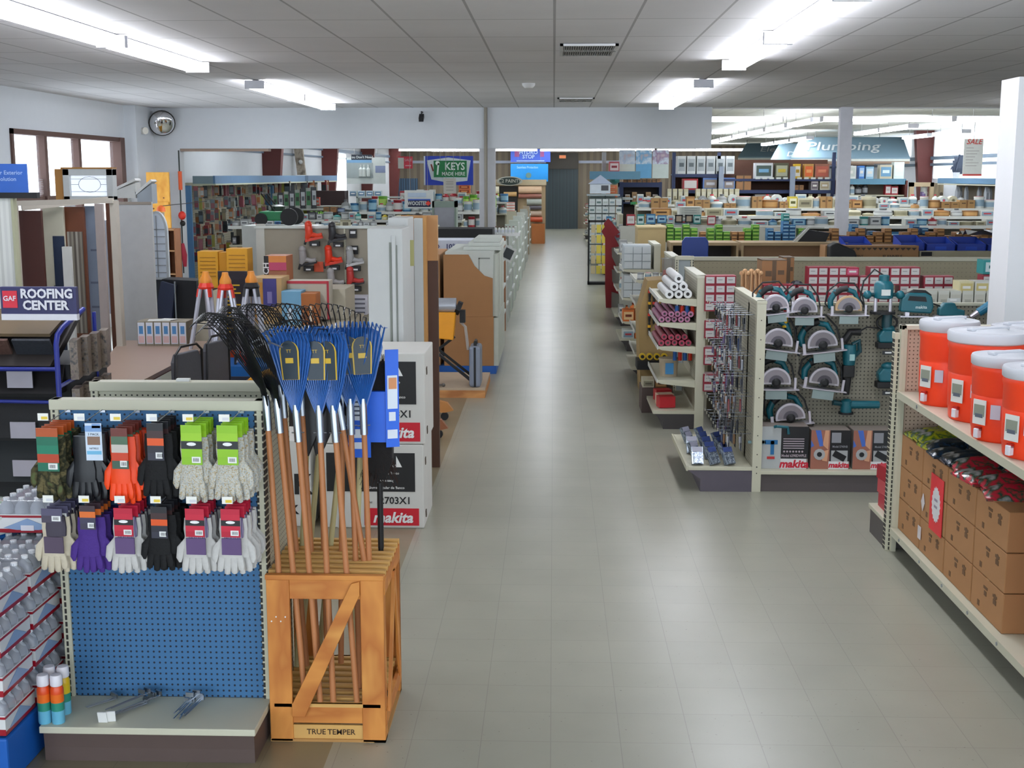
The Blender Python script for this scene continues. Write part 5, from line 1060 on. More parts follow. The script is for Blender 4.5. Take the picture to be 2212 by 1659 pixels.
for l, u0, v0, u1, v1, c, k in (('red and white striped pack', 1475, 386, 1508, 410, ('a02028', 'e0dcd8', 'e0dcd8'), 'box'), ('left blue machine picture box', 1518, 384, 1552, 410, ('5c7cb8', '8c8078', 'c8c8d0'), 'box'), ('right blue machine picture box', 1562, 384, 1588, 410, ('5c7cb8', '8c8078', 'c8c8d0'), 'box'), ('plain tan carton', 1590, 379, 1623, 410, (), 'carton'), ('short tan carton', 1716, 400, 1736, 411, (), 'carton'), ('grey photo box', 1752, 392, 1768, 410, ('a8a0a0', '6a6068'), 'box'), ('white carton', 1771, 391, 1792, 411, ('d8d4c0', 'b8a888'), 'box')):
    art('rack_goods', l + ' on the middle racking shelf', 'box', u0, v0, u1, v1, YR, .4, c, k, z=zf(410) + .003)
for i in range(12): art('tall_tube', 'tall cream roll standing at the foot of the blue racking', 'roll', 1441 + 12 * i + (14 if i > 3 else 0), 408, 1451 + 12 * i + (14 if i > 3 else 0), 446, YR - .6, .25, ('cfc8a8', 'd8d4bc', 'a89c78'), group='tall cream rolls by the racking', z=1.5)
one('tube_plinth', 'low cream plinth under the tall cream rolls', 'plinth', B().box(xf_(1438), xf_(1625), -.65, -.3, 0, 1.5), CREAM, (0, YR, 0))
for l, u0, v0, u1, v1, c in (('blue banner pack', 1570, 416, 1592, 444, ('2c58a8', '90b0e0')), ('orange lit fruit picture box', 1630, 420, 1678, 446, ('8c8880', 'd86030', 'f0b080'))): art('rack_goods', l + ' on the lowest racking shelf', 'box', u0, v0, u1, v1, YR, .4, c, z=zf(446) + .003)
for i in range(5): art('white_case', 'white carton in the low white row in front of the racking', 'box', 1584 + 17 * i, 432, 1600 + 17 * i, 450, 34.62, .4, ('dcdcd8', 'b8bcbc', '8a9090'), group='white cartons before the racking', z=1.66 )
# three posters and dark blue cabinet left of racking
for u0, u1, top, bot, l in ((1337, 1373, 'b8cce0', 'd8e0d8', 'white and pale blue poster at the left of three above the dark blue cabinet'), (1373, 1409, '7cb4dc', '6cacd8', 'sky blue middle poster of three above the dark blue cabinet'), (1409, 1446, 'a088a8', 'd0dcd8', 'purple and white poster at the right of three')):
    Y = 37; a = at(u0, 385, Y=Y); c = at(u1, 324, Y=Y); w_ = c.x - a.x; h = c.z - a.z
    t = thing('poster_board', l, 'poster', (a.x, Y, a.z)); obj('sheet', B().box(0, w_ - .01, 0, .03, 0, h * .5).mt(1).box(0, w_ - .01, 0, .03, h * .5, h), [M(bot), blotch([top, 'd8e4f0', top, 'c8b8c0'], 4)], t); obj('hanger', B().cyl((w_ / 2, .015, h), (w_ / 2, .015, 3.78 - a.z), .008, n=5), M('888888'), t)
t = thing('blue_cabinet', 'dark blue cabinet with brown goods beneath the three posters', 'cabinet', (0, 37.4, 0)); X0, X1 = at(1338, 400, Y=37.4).x, at(1430, 400, Y=37.4).x; zz = lambda v: at(0, v, Y=37.4).z
obj('frame', B().box(X0, X0 + .12, 0, .8, 0, zz(393)).box(X1 - .08, X1, 0, .8, 0, zz(393)).box(X0, X1, -.02, .8, zz(404), zz(394)), DB, t); obj('back', B().box(X0, X1, .75, .8, 0, zz(394)), M('3a2a24'), t); obj('shelf', B().box(X0, X1, .0, .75, zz(436) - .04, zz(436)), DB, t)
for i in range(5): art('cabinet_goods', 'tan or white carton inside the dark blue cabinet', 'box', 1350 + 15 * i, 420 - 5 * (i % 2), 1361 + 15 * i, 436, 37.5, .4, ('a88860' if i % 2 else 'c0b8b0', '8a6a48'), group='cartons in the dark blue cabinet', z=zz(436) + .003)
for i in range(4): art('top_carton', 'small tan carton on top of the dark blue cabinet', 'box', 1346 + 21 * i, 387, 1364 + 21 * i, 394, 37.5, .4, (), 'carton', group='cartons on the dark blue cabinet', z=zz(394) + .003)
art('green_sign', 'dark green shelf sign with yellow lettering band below the dark blue cabinet', 'sign', 1362, 436, 1412, 442, 34.25, .05, ('18683c', '2a8048', 'd0c840'), z=1.665)
art('teal_kennel', 'teal domed pet kennel left of the posters', 'kennel', 1317, 381, 1340, 398, 36.5, .6, ('1c6a64', '287a74', '124440'), 'bag', z=at(0, 398, Y=36.5).z)
art('red_cans', 'stack of red and white cans above the teal kennel', 'stack', 1316, 349, 1338, 372, 36.5, .4, ('b04850', 'e0d0d0', '8c2838'), z=at(0, 372, Y=36.5).z)
for i, v in enumerate((400, 409, 418)): art('orange_carton', ('upper', 'middle', 'lower')[i] + ' orange and tan carton stacked right of the wire rack', 'box', 1310, v, 1334, v + 9, 35.5, .4, ('c08858', 'd0603c', 'c8a078'), z=at(0, v + 9, Y=35.5).z)
t = thing('stock_post', 'pale post with shelves left of the three posters', 'shelving', (at(1300, 400, Y=37).x, 37, 0)); obj('post', B().box(0, .12, 0, .12, 0, 3.1), M('a8acb0'), t); obj('shelf', B().box(.12, .8, -.5, .2, at(0, 381, Y=36.5).z - .04 - .02, at(0, 381, Y=36.5).z - .02).box(.12, .8, -.5, .2, at(0, 372, Y=36.5).z - .05, at(0, 372, Y=36.5).z - .003).box(-.3, .8, -1.6, .2, at(0, 427, Y=35.5).z - .05, at(0, 427, Y=35.5).z - .003), M('a8b0b0'), t)
# ---- awning signs hanging in the hall ----
AW = M('86a2b2', .6, var=.02); 
def awning(u0, u1, v0, v1, Y, text, tu, label, ts=.5, tp=.5):
    a = at(u0, v1, Y=Y); c = at(u1, v0, Y=Y); w_ = c.x - a.x; h = c.z - a.z; t = thing('awning_sign', label, 'sign', (a.x, Y, a.z)); D = .9
    b = B(); n = len(b.v); s = .45
    b.prism([(0, .12), (0, .16), (D, h), (D, h - .04)], 'yz', 0, w_); b.v[n:] = [(v[0] + (s * (v[1] / D) if v[0] < .01 else (-s * .0) * (v[1] / D)), v[1], v[2]) for v in b.v[n:]]
    obj('canopy', b, AW, t)
    b = B().box(0, w_, -.01, .02, .05, .12); obj('white_stripe', b, M('e8ece4', .5), t); obj('soffit', B().box(0, w_, -.0, D, -.02, .05), M('9a8270', .7), t)
    u = Vector((0, D, h - .14)).normalized(); p = at(tu, 0, Y=Y).x - a.x
    obj('lettering', B().txt(text, ts, (p, D * tp - .02, .15 + (h - .14) * tp + .02), up=tuple(u), bold=.008, shear=.3), M('e8ecec', .5), t)
    for x in (w_ * .25, w_ * .8): obj('hanger', B().cyl((x, D, h - .02), (x, D, 3.78 - a.z), .01, n=5), M('777777'), t)
awning(1708, 1968, 294, 352, 39.2, 'Plumbing', 1838, 'largest blue awning sign reading Plumbing', ts=.62)
awning(1664, 1890, 308, 355, 44.5, 'Doors & Trims', 1795, 'blue awning sign with half hidden white letters behind the Plumbing one', ts=.42, tp=.3)
awning(1594, 1700, 308, 348, 49.5, 'Elect', 1682, 'furthest blue awning sign showing the letters El at the left', ts=.5)
# ---- right of the post: shelf with blue beam, window goods, right wall shelf ----
YQ = 37.5; zq = lambda v: at(0, v, Y=YQ).z; xq = lambda u: at(u, 400, Y=YQ).x
t = thing('beam_shelf', 'shelf with teal blue front board to the right of the white post', 'shelving', (0, YQ, 0))
obj('front_board', B().box(xq(1816), xq(1957), 0, .05, zq(398), zq(386)), M('5a88a0'), t); obj('shelf', B().box(xq(1816), xq(1957), .05, .8, zq(386) - .05, zq(386)), CREAM, t); obj('back_panel', B().box(xq(1816), xq(1957), .75, .8, 0, zq(386) - .05), M('8c8070'), t); obj('post', B().box(xq(1816), xq(1816) + .1, 0, .8, 0, zq(386) - .05).box(xq(1955), xq(1957) + .05, 0, .8, 0, zq(386) - .05), M('5a2c28'), t)
for z in (zq(420), zq(440)): obj('shelf', B().box(xq(1816), xq(1957), .05, .75, z - .04, z), CREAM, t)
for l, u0, v0, u1, c in (('white slatted box', 1818, 358, 1850, ('dce0dc', 'c4ccc4')), ('bright blue pack', 1855, 358, 1868, ('3c78c0', 'a8c8e8')), ('pale blue pack', 1870, 360, 1888, ('8cb4cc', 'c8dce8')), ('window shaped grey and blue picture frame', 1900, 356, 1928, ('c0b8a0', '6a98b8', 'd8e8e8')), ('white panel', 1930, 350, 1954, ('dce8e4', 'e8f0ec'))):
    art('shelf_goods', l + ' on the teal fronted shelf', 'box', u0, v0, u1, 386, YQ + .1, .3, c, z=zq(386) + .003)
fill(YQ + .1, zq(420) + .003, xq(1825), xq(1880), ['blue', 'white', 'grey', 'black'], ['bottle', 'pack'], (.25, .4), (.12, .2), 'under the teal fronted shelf', 71); fill(YQ + .1, zq(420) + .003, xq(1915), xq(1952), ['red', 'white'], ['box'], (.2, .3), (.16, .2), 'at the right under the teal fronted shelf', 72); fill(YQ + .1, zq(440) + .003, xq(1825), xq(1952), ['white', 'cream', 'grey', 'yellow'], ['box', 'bag', 'bottle'], (.14, .26), (.14, .24), 'on the low shelf under the teal one', 73)
XW = 10.9
t = thing('high_shelf', 'teal fronted shelf high along the right wall', 'shelving', (XW, 31, 0))
obj('front_board', B().box(0, .04, 0, 5.6, 2.22, 2.36), M('5a80a0'), t); obj('shelf', B().box(.04, .58, 0, 5.6, 2.33, 2.37), M('c8ccc8'), t); obj('back_panel', B().box(.54, .58, 0, 5.6, .12, 2.22), M('6a6050'), t); obj('lower_rail', B().box(.0, .5, 0, 5.6, 2.18, 2.21), CREAM, t)
r = random.Random(21)
for i in range(26):
    y = 31.1 + i * .2; key = i % 3
    inst('lh_%d' % key, lambda: (lambda t: (obj('handle', B().cyl((0, 0, .1), (0, 0, 1.35), .03, n=6), M('c89a58', .5), t), obj('head', B().prism([(-.12, 1.3), (.12, 1.3), (.16, 1.75), (-.16, 1.75)] if key == 0 else [(-.2, 1.5), (.2, 1.5), (.2, 1.62), (-.2, 1.62)] if key == 1 else [(-.1, 1.2), (.1, 1.2), (.1, 1.8), (0, 1.95), (-.1, 1.8)], 'yz', -.03, .03), M(('1c2226', '2c3c3c', '8a9098')[key], .4), t), t)[-1])(thing('long_tool', '', 'garden tool')), (10.98 + .1 * (i % 4), y, .1 * (i % 3)), 0, ('black headed', 'flat headed', 'grey bladed')[key] + ' long handled garden tool standing under the right wall shelf', ('black headed', 'flat headed', 'grey bladed')[key] + ' long garden tools', rot=(r.uniform(-.05, .05), 0, 0))
one('tool_trough', 'low wooden rack holding the long garden tools', 'rack', B().box(10.85, 11.4, 31.05, 36.5, 0, .1), M('8c6a48'))
t = thing('display_board', 'grey brown wooden display panel left of the garden tools', 'panel', (at(2012, 400, Y=38).x, 38, 0)); obj('board', B().box(0, .4, 0, .06, 0, at(0, 395, Y=38).z), blotch(['7a6c58', '94866c', '685c4a'], 3, stretch=(3, 1, .4)), t); obj('knot', B().cyl((.3, -.005, 1.9), (.3, 0, 1.9), .05), M('4c4030'), t)
a = at(1966, 394, Y=37); c = at(2018, 394, Y=37)
t = thing('doorway_surround', 'pale wooden door frame standing right of the teal fronted shelf', 'frame', (a.x, 37, 0)); w_ = c.x - a.x
obj('frame', B().box(0, .12, 0, .15, 0, a.z).box(w_ - .1, w_, 0, .15, 0, a.z).box(0, w_, 0, .15, a.z - .12, a.z), M('c0ac8c', .6), t); obj('shelf', B().box(.12, w_ - .1, .02, .3, 1.2, 1.23), M('c0ac8c'), t)
for i in range(3): art('white_tub', 'white lidded tub in the stack inside the pale frame', 'tub', 1990, 404 + 10 * i, 2006, 413 + 10 * i, 37.1, .3, ('d8dcdc', '7a6a98', 'e8e8e8'), 'can', group='tubs inside the pale frame', z=1.232 + (2 - i) * .16)
one('green_jug', 'green plastic container on top of the right wall shelf', 'bottle', B().lathe([(.19, 0), (.2, .05), (.2, .3), (.17, .32), (.2, .34), (.19, .55), (.1, .66), (.1, .74)], 14).mt(1).lathe([(.05, .74), (.05, .8)], 8), [M('2ca060', .35), BLACK], (11.15, 31.5, 2.372), smooth=True)
t = thing('plant_stand', 'small dark leafy plant on the right wall shelf', 'plant', (11.1, 35.6, 2.372)); b = B(); r = random.Random(4)
for i in range(30):
    a_ = r.uniform(0, 6.28); q = r.uniform(.2, .45); b.prism([(0, .1), (math.cos(a_) * q * .5, .35 + r.uniform(-.05, .05)), (math.cos(a_) * q, .4 + r.uniform(-.2, .25)), (math.cos(a_) * q * .5, .25)], 'yz', r.uniform(-.1, .1), r.uniform(-.1, .1) + .12)
obj('leaves', b, M('3a4458'), t); obj('pot', B().lathe([(.08, 0), (.1, .15)], 10), M('c8ccd8'), t)
a = at(2079, 380, Y=30.5); c = at(2125, 300, Y=30.5); w_ = c.x - a.x; h = c.z - a.z
t = thing('hanging_poster', 'tall white hanging poster with red heading and red lower edge', 'poster', (a.x, 30.5, a.z)); b = B().box(0, w_, 0, .02, 0, h).mt(1).box(0, w_, -.005, 0, 0, h * .05).mt(1).txt('SALE', .17, (w_ * .5, -.012, h * .92), bold=.01, shear=.3)
for i in range(7): b.mt(2).box(w_ * .12, w_ * (.5 + .1 * ((i * 3) % 4)), -.006, 0, h * (.75 - .08 * i), h * (.762 - .08 * i))
obj('sheet', b, [M('e8eae4', .5), M('d04038'), M('a8a0a0')], t); obj('hanger', B().cyl((w_ / 2, 0, h), (w_ / 2, 0, 3.78 - a.z), .006, n=5), M('888888'), t)
one('blue_curtain', 'narrow strip of pale blue and white streaked sheet hanging by the red brown post', 'banner', B().box(0, .5, 0, .04, 2.2, 3.5), stripes(['8cb4d0', 'd8e8f0', '6a98b8', 'c8dce8'], 'X', .18), (at(1985, 400, Y=40.5).x, 40.5, 0))
# ---------------- bottle packs and bags at the lower left ----------------
def bottle_pack():
    t = thing('bottle_pack', '', 'bottle pack')
    obj('label_wrap', B().mt(0).box(-.14, .14, 0, .29, .01, .105).mt(1).box(-.141, .141, -.001, .291, .088, .1).box(-.141, .141, -.001, .291, .01, .03).mt(2).prism([(-.11, .035), (.0, .085), (.11, .035), (.05, .025), (-.05, .025)], 'xz', -.003, -.001).mt(1).box(.05, .141, -.002, -.0, .012, .04).mt(3).box(-.03, .03, -.005, -.003, .022, .05).mt(2).prism([(.03, .03), (.14, .09), (.25, .03)], 'yz', .141, .143),
        [M('dcdcdc', .25), M('9c1024', .3), M('8ca4c8', .3), M('e4e0e8', .3)], t, bevel=.003)
    b = B()
    for i in range(4):
        for j in range(4): b.lathe([(.034, .1), (.034, .125), (.026, .15), (.014, .165), (.014, .182), (0, .183)], 9, (-.105 + .07 * i, .037 + .072 * j, 0))
    obj('bottles', b, M('c8ccd4', .08, trans=.15), t, smooth=True, kind='stuff')
    obj('film', B().prism([(-.138, .1), (.138, .1), (.138, .14), (.1, .176), (-.1, .176), (-.138, .14)], 'xz', .002, .288), M('b8bac4', .12, trans=.6), t, bevel=.01)
    b = B()
    for i in range(4):
        for j in range(4): b.lathe([(.0145, .17), (.0145, .184), (0, .185)], 8, (-.105 + .07 * i, .037 + .072 * j, 0))
    obj('caps', b, M('ececf0', .3), t, smooth=True, kind='stuff')
    return t
one('blue_platform', 'bright blue plinth under the bottle packs at the lower left corner', 'platform', B().box(-2.9, -2.19, 4.7, 5.7, 0, .205), M('0f5cb4', .6), bevel=.01)
for i, x in enumerate((-2.335, -2.62)):
    for j, (y, n) in enumerate(((4.71, 4), (5.03, 4), (5.36, (5, 3)[i]))):
        for k_ in range(n): inst('bp', bottle_pack, (x, y, .206 + k_ * .1645), 0, 'shrink wrapped bottle pack, %s column, %s stack, %s layer up' % (('right', 'left')[i], ('front', 'middle', 'rear')[j], ('lowest', 'second', 'third', 'fourth', 'fifth')[k_]), sc=(1, 1, .88))
def chipbag(c1, c2, c3='e8ece8'):
    def f():
        t = thing('snack_bag', '', 'bag'); b = B(); b.sph((0, 0, .0), .5, 12, 8, (.26, .34, .09)); obj('bag', b, blotch([c1, c2, c1, c3], 12, .15), t, smooth=True); obj('seal', B().box(-.1, .1, -.18, -.16, -.006, .006), M('e8ece8', .2), t); return t
    return f
for i in range(5): inst('chg', chipbag('6cb41c', '4c8c1c'), (-2.44 + .01 * i, 5.9, .70 + .05 * i), .2 * (i % 2), 'lime green and white bag in the leaning pile left of the gloves', 'lime green bags', rot=(-.25, .08, .15 * i))
one('bag_crate', 'low cardboard tray under the lime green bags', 'tray', B().box(-2.62, -2.2, 5.72, 6.1, 0, .65), M('6a5a4c'))
for i in range(4): inst('chb', chipbag('1c4c9c', '2c6cb8', '5c8cc8'), (-2.63 + .02 * i, 5.5, .745 + .03 * i), 1.2 + .2 * i, 'folded blue plastic package on the left pile of bottle packs', 'blue plastic packages')
for i in range(3): inst('chw', chipbag('c8ccc0', '6c9478', 'b84850'), (-2.6 + .02 * i, 5.52, .86 + .04 * i), 1.0, 'pale green and white bag on top of the blue packages', 'pale bags on the blue packages')
# ---------------- roofing display ----------------
RBL = M('1c2a84', .4)
t = thing('roofing_display', 'dark shingle sample display with blue tube frame and roofing sign', 'display', (-4.15, 8.0, 0))
obj('cabinet', B().box(-.3, .93, .2, .9, 0, 1.2), M('15161a', .6), t)
for z0, z1, c in ((1.02, 1.2, '141012'), (.72, .98, '0b0b0f'), (.42, .68, '10171a'), (.08, .36, '0a0b0e')): obj('drawer', B().prism([(.1, z0), (.2, z1), (.22, z0)], 'yz', -.28, .9), M(c, .55), t)
for z in (1.06, .72, .46): obj('tag_plate', B().box(.55, .72, .09, .1, z, z + .11), M('b8b4c0', .3), t)
obj('sample_board', B().prism([(0, 1.22), (.12, 1.22), (.62, 1.5), (.6, 1.53)], 'yz', -.28, .88), M('241e1c', .7), t); obj('sample_board', B().prism([(.1, 1.4), (.5, 1.52), (.5, 1.54), (.1, 1.42)], 'yz', -.1, .85), M('5c4a30', .7), t)
for i, c in enumerate(('50302a', '3c3a3c', '5a4038', '2c3038')): obj('shingle', B().tb((-.1 + .28 * i, .1, 1.32), (.25, .02, .16), rx=.6), M(c, .8, sc=60, bump=.4, var=.3), t)
b = B()
for x in (.93,): b.tube([(x, .0, 0), (x, .0, 1.36), (x, .03, 1.42), (x, .12, 1.46), (x, .5, 1.54)], .018, 8)
b.tube([(-.3, 0, 0), (-.3, 0, 1.4)], .018, 8).tube([(-.3, .0, 1.2), (.93, .0, 1.2)], .014, 8).tube([(-.3, .0, 1.0), (.93, .0, .98)], .012, 8).tube([(.93, 0, .6), (.93, .7, .6)], .014, 6).tube([(.93, .7, 0), (.93, .7, 1.5)], .014, 6).tube([(.93, 0, 1.08), (.93, .7, 1.12)], .014, 6)
obj('tube_frame', b, RBL, t, smooth=True)
for i in range(4):
    for j in range(3): obj('sample', B().tb((1.0, .14 + .18 * i, 1.25 - .32 * j), (.05, .15, .26), rz=.2), blotch([('5c4c48', '6a6468', '4a3c38', '7a6a60')[(i + j) % 4], '786858', '2a2626'], 40, .3), t)
b = B().mt(0).box(-.05, .445, .16, .2, 1.56, 1.735).mt(1).box(-.035, .06, .155, .16, 1.6, 1.71).mt(2).txt('GAF', .045, (.012, .15, 1.66), bold=.02).mt(2).txt('ROOFING', .082, (.255, .15, 1.69), bold=.04, sx=.93).txt('CENTER', .082, (.245, .15, 1.615), bold=.04, sx=.98).mt(2).box(-.05, .445, .155, .2, 1.52, 1.56)
b2 = B(); b2.v, b2.f, b2.m = b.v, b.f, b.m; obj('sign_board', b.mv(0, (.63, -.15, 0)), [M('2c2c5c', .4), M('d82c40', .4), M('e4e4ec', .4)], t)
# ---------------- table with cartons, chairs ----------------
t = thing('work_table', 'long brown laminate table in front of the display doors', 'table', (0, 0, 0))
TZ = .75; c4 = [at(u, v, Z=TZ) for u, v in ((180, 858), (300, 826), (470, 737), (262, 735))]; c4[0] = at(178, 830, Z=TZ)
obj('tabletop', B().prism([(p.x, p.y) for p in c4], 'xy', TZ - .035, TZ), M('9c8474', .35, var=.04), t); obj('edge', B().prism([(p.x, p.y) for p in c4], 'xy', TZ - .045, TZ - .035).xf(Matrix.Identity(4)), M('5a2c20'), t)
for p in c4: q = p.lerp((c4[0] + c4[2]) / 2, .12); obj('leg', B().cyl((q.x, q.y, 0), (q.x, q.y, TZ - .04), .03), M('3a3430'), t)
p = at(298, 747, Z=TZ); 
for i in range(6): inst('stc', lambda: tag(obj('slim_carton', B().box(0, .08, 0, .28, 0, .245).mt(1).box(.006, .074, -.003, 0, .02, .235).mt(2).box(.02, .06, -.005, -.003, .12, .2).mt(3).box(.012, .068, -.004, -.003, .03, .1), [M('8c8474'), M('d8dce8'), M('4c84b8'), M('d0b0b0')]), '', 'box'), (p.x + .084 * i, p.y, TZ + .001), 0, 'slim white and blue carton, %s from left of the six on the table' % ('first', 'second', 'third', 'fourth', 'fifth', 'sixth')[i])
one('loose_papers', 'loose white papers lying on the six slim cartons', 'papers', B().tb((.2, .1, .004), (.22, .12, .006), rz=.2).tb((.28, .14, .009), (.16, .1, .004), rz=-.3), WHITE, (p.x, p.y, TZ + .246))
def chair():
    t = thing('padded_chair', '', 'chair'); G_ = M('4a4a50', .7, bump=.2, sc=60)
    obj('backrest', B().prism([(-.2, .5), (.2, .5), (.2, .86), (.16, .93), (-.16, .93), (-.2, .86)], 'yz', -.025, .025), G_, t, bevel=.01)
    obj('seat', B().box(-.48, .0, -.22, .22, .42, .5), G_, t, bevel=.02)
    obj('frame', B().tube([(0, -.21, 0), (.02, -.21, .5), (.03, -.2, .93), (.03, -.12, .99), (.03, .12, .99), (.03, .2, .93), (.02, .21, .5), (0, .21, 0)], .012, 8), M('17171a', .3), t, smooth=True)
    obj('frame', B().tube([(-.45, -.21, 0), (-.45, -.2, .44), (0, -.2, .44)], .012, 7).tube([(-.45, .21, 0), (-.45, .2, .44), (0, .2, .44)], .012, 7), M('17171a', .3), t, smooth=True); return t
inst('chair', chair, (-3.19, 10.75, 0), -.3, 'nearer grey padded chair pushed to the right side of the table'); inst('chair', chair, (-3.12, 11.45, 0), -.25, 'further grey padded chair beside the tripods')
# tripods on the blue stand
one('blue_stand', 'low blue stand carrying the aluminium tripods', 'stand', B().box(-.42, .42, 0, .6, 0, .6).mt(1).box(-.42, .42, -.005, 0, 0, .5), [M('1460a8'), M('2a3040')], (-3.0, 12.1, 0), bevel=.004)
def tripod(c1, c2):
    def f():
        t = thing('survey_tripod', '', 'tripod')
        obj('head', B().lathe([(.075, .74), (.08, .76), (.06, .8), (.05, .8)], 10), M(c1, .4), t); obj('screw_cap', B().lathe([(.06, .8), (.06, .83), (.035, .88), (.03, .91)], 10), M('e08c2c', .4), t, smooth=True)
        for a in (-.9, 1.6, 3.6):
            dx, dy = math.cos(a), math.sin(a); P = lambda k, z, s=0: (dx * k - dy * s, dy * k + dx * s, z)
            obj('leg', B().tube([P(.06, .74, .022), P(.16, .2, .012)], .018, 7).tube([P(.06, .74, -.022), P(.16, .2, -.012)], .018, 7).tube([P(.14, .34), P(.2, .02)], .019, 7), M('c8c8d4', .25, metal=.4), t, smooth=True)
            obj('joint', B().tube([P(.06, .74), P(.075, .66)], .03, 6), M(c1, .4), t); obj('foot', B().tube([P(.19, .1), P(.21, .0)], [.028, .012], 6), M(c2, .4), t)
        return t
    return f
inst('tr1', tripod('d83424', 'd02c28'), (-3.42, 12.3, .601), 0, 'leftmost aluminium tripod with red collar'); inst('tr1', tripod('d83424', 'd02c28'), (-3.2, 12.2, .601), .5, 'middle aluminium tripod with red collar and orange cap')
inst('tr2', tripod('1c1c20', '222226'), (-2.98, 12.35, .601), .3, 'right hand aluminium tripod with black collar')
one('yellow_level_case', 'yellow curved tool case beside the blue stand', 'case', B().prism([(-.18, 0), (.2, .0), (.24, .1), (.1, .16), (-.14, .06)], 'xz', 0, .25), M('e09a18', .4), (-2.72, 11.6, .5), bevel=.02); one('case_stand', 'dark stand below the yellow tool case', 'stand', B().box(-2.95, -2.5, 11.6, 11.95, 0, .5), M('26262e'))
t = thing('info_board', 'black printed board with yellow lettering behind the left tripod', 'sign', (-3.42, 12.75, .55)); b = B().box(0, .3, 0, .02, 0, .93); r = random.Random(1)
for i in range(14): b.mt(1).box(.05, .05 + r.uniform(.08, .2), -.004, 0, .3 + .04 * i, .315 + .04 * i)
b.mt(2).box(.02, .28, -.005, 0, .02, .12); obj('sheet', b, [M('18101c'), M('c8a020'), M('d84c20')], t); obj('stand', B().box(.1, .2, .02, .1, -.55, .1), BLACK, t)
# boxes behind tripods
def abox(name, label, u0, v0, u1, v1, Y, d, c, lab=(), z=None, txt=None, cat='box'):
    a = at(u0, v1, Y=Y); c_ = at(u1, v0, Y=Y); w_ = c_.x - a.x; h = c_.z - a.z; t = thing(name, label, cat, (a.x, Y, a.z)); obj('carton', B().box(0, w_, 0, d, 0, h), M(c, .6), t, bevel=.006); ms = []; b = B()
    for i, (x0, x1, z0, z1, cc) in enumerate(lab): b.mt(i).box(w_ * x0, w_ * x1, -.004 - .001 * i, 0, h * z0, h * z1); ms.append(M(cc, .5))
    if txt: b.mt(len(ms)).txt(txt[0], h * txt[1], (w_ * txt[2], -.008, h * txt[3]), right=txt[4] if len(txt) > 4 else (1, 0, 0), up=txt[5] if len(txt) > 5 else (0, 0, 1), bold=.02); ms.append(M(txt[6] if len(txt) > 6 else 'e8e8e8'))
    if ms: obj('print', b, ms, t)
    return t
YEL = 'd89c24'; ls = [(.12, .88, .82 - .1 * i, .84 - .1 * i, 'a06c14') for i in range(6)]
one('box_counter', 'counter carrying the yellow, tan and printed cartons behind the tripods', 'counter', B().box(-3.75, -2.15, 13.0, 14.2, 0, at(0, 700, Y=13.0).z).mt(1).box(-3.75, -2.7, 13.75, 14.3, .9, at(0, 622, Y=14).z), [M('b8b09c'), M('c8c0a8')])
abox('yellow_carton', 'left tall yellow carton with printed lines', 429, 543, 470, 622, 13.95, .25, YEL, ls); abox('yellow_carton', 'right tall yellow carton with printed lines', 491, 537, 534, 622, 13.9, .25, YEL, ls); abox('yellow_carton', 'narrow yellow carton between the two tall yellow ones', 471, 545, 489, 622, 14.0, .2, 'c88c1c')
abox('tan_carton', 'large tan carton with a purple photo behind the right tripod', 548, 600, 608, 700, 13.05, .4, 'c09c68', [(0, .35, .1, .9, 'c88c3c'), (.36, .82, .38, .98, '44407c'), (.5, .66, .45, .7, '8078a8')])
abox('tan_carton', 'tan carton behind the middle tripod', 489, 602, 546, 700, 13.1, .4, 'c4985c', [(.2, .8, .0, .45, 'b8a898')])
abox('stapler_carton', 'printed orange and red carton with vertical black lettering band', 572, 553, 618, 622, 13.6, .35, 'a8643c', [(0, .2, 0, 1, '141418'), (.22, 1, .55, .8, 'b04060'), (.22, 1, .8, 1, 'c87c3c'), (.22, 1, 0, .52, '9a6248')], txt=('ITCH', .26, .1, .5, (0, 0, 1), (-1, 0, 0)))
one('carton_riser', 'riser behind the tan cartons', 'riser', B().box(-3.1, -2.25, 13.55, 14.2, at(0, 700, Y=13.0).z + .002, at(0, 622, Y=13.6).z), M('b8b09c'))
abox('lightblue_box', 'light blue box with white lettering on the counter', 609, 617, 650, 690, 13.02, .25, '78acc8', [(.3, .55, .1, .5, 'd8e8f0')]).location.z = at(0, 700, Y=13).z
abox('orange_carton', 'orange printed carton right of the light blue box', 651, 622, 682, 690, 13.02, .25, 'a8622c', [(.55, .7, .1, .6, 'e8d8c0'), (.1, .4, .2, .4, '5c3418')]).location.z = at(0, 700, Y=13).z
abox('red_edged_crate', 'white crate with bright red edges below the nailers', 622, 607, 710, 690, 13.3, .24, 'bcb4a4', [(.0, 1, .93, 1, 'b83440'), (.95, 1, 0, 1, 'a82838'), (.3, .5, .15, .5, '8c6c48')])
for i in range(4):
    a = at(711, 676 - 9.5 * i, Y=14.35); c = at(792, 640, Y=14.35); inst('lw', lambda: tag(obj('long_white_box', B().box(0, c.x - a.x, 0, .3, 0, .05).mt(1).box((c.x - a.x) * .65, (c.x - a.x) * .95, -.003, 0, .015, .035), [M('dcdce8', .4), M('6a6a78')]), '', 'box'), (a.x, 14.35, at(0, 677, Y=14.35).z + i * .0515), 0, 'long white box, %s from the bottom of four under the nailers' % ('first', 'second', 'third', 'fourth')[i])
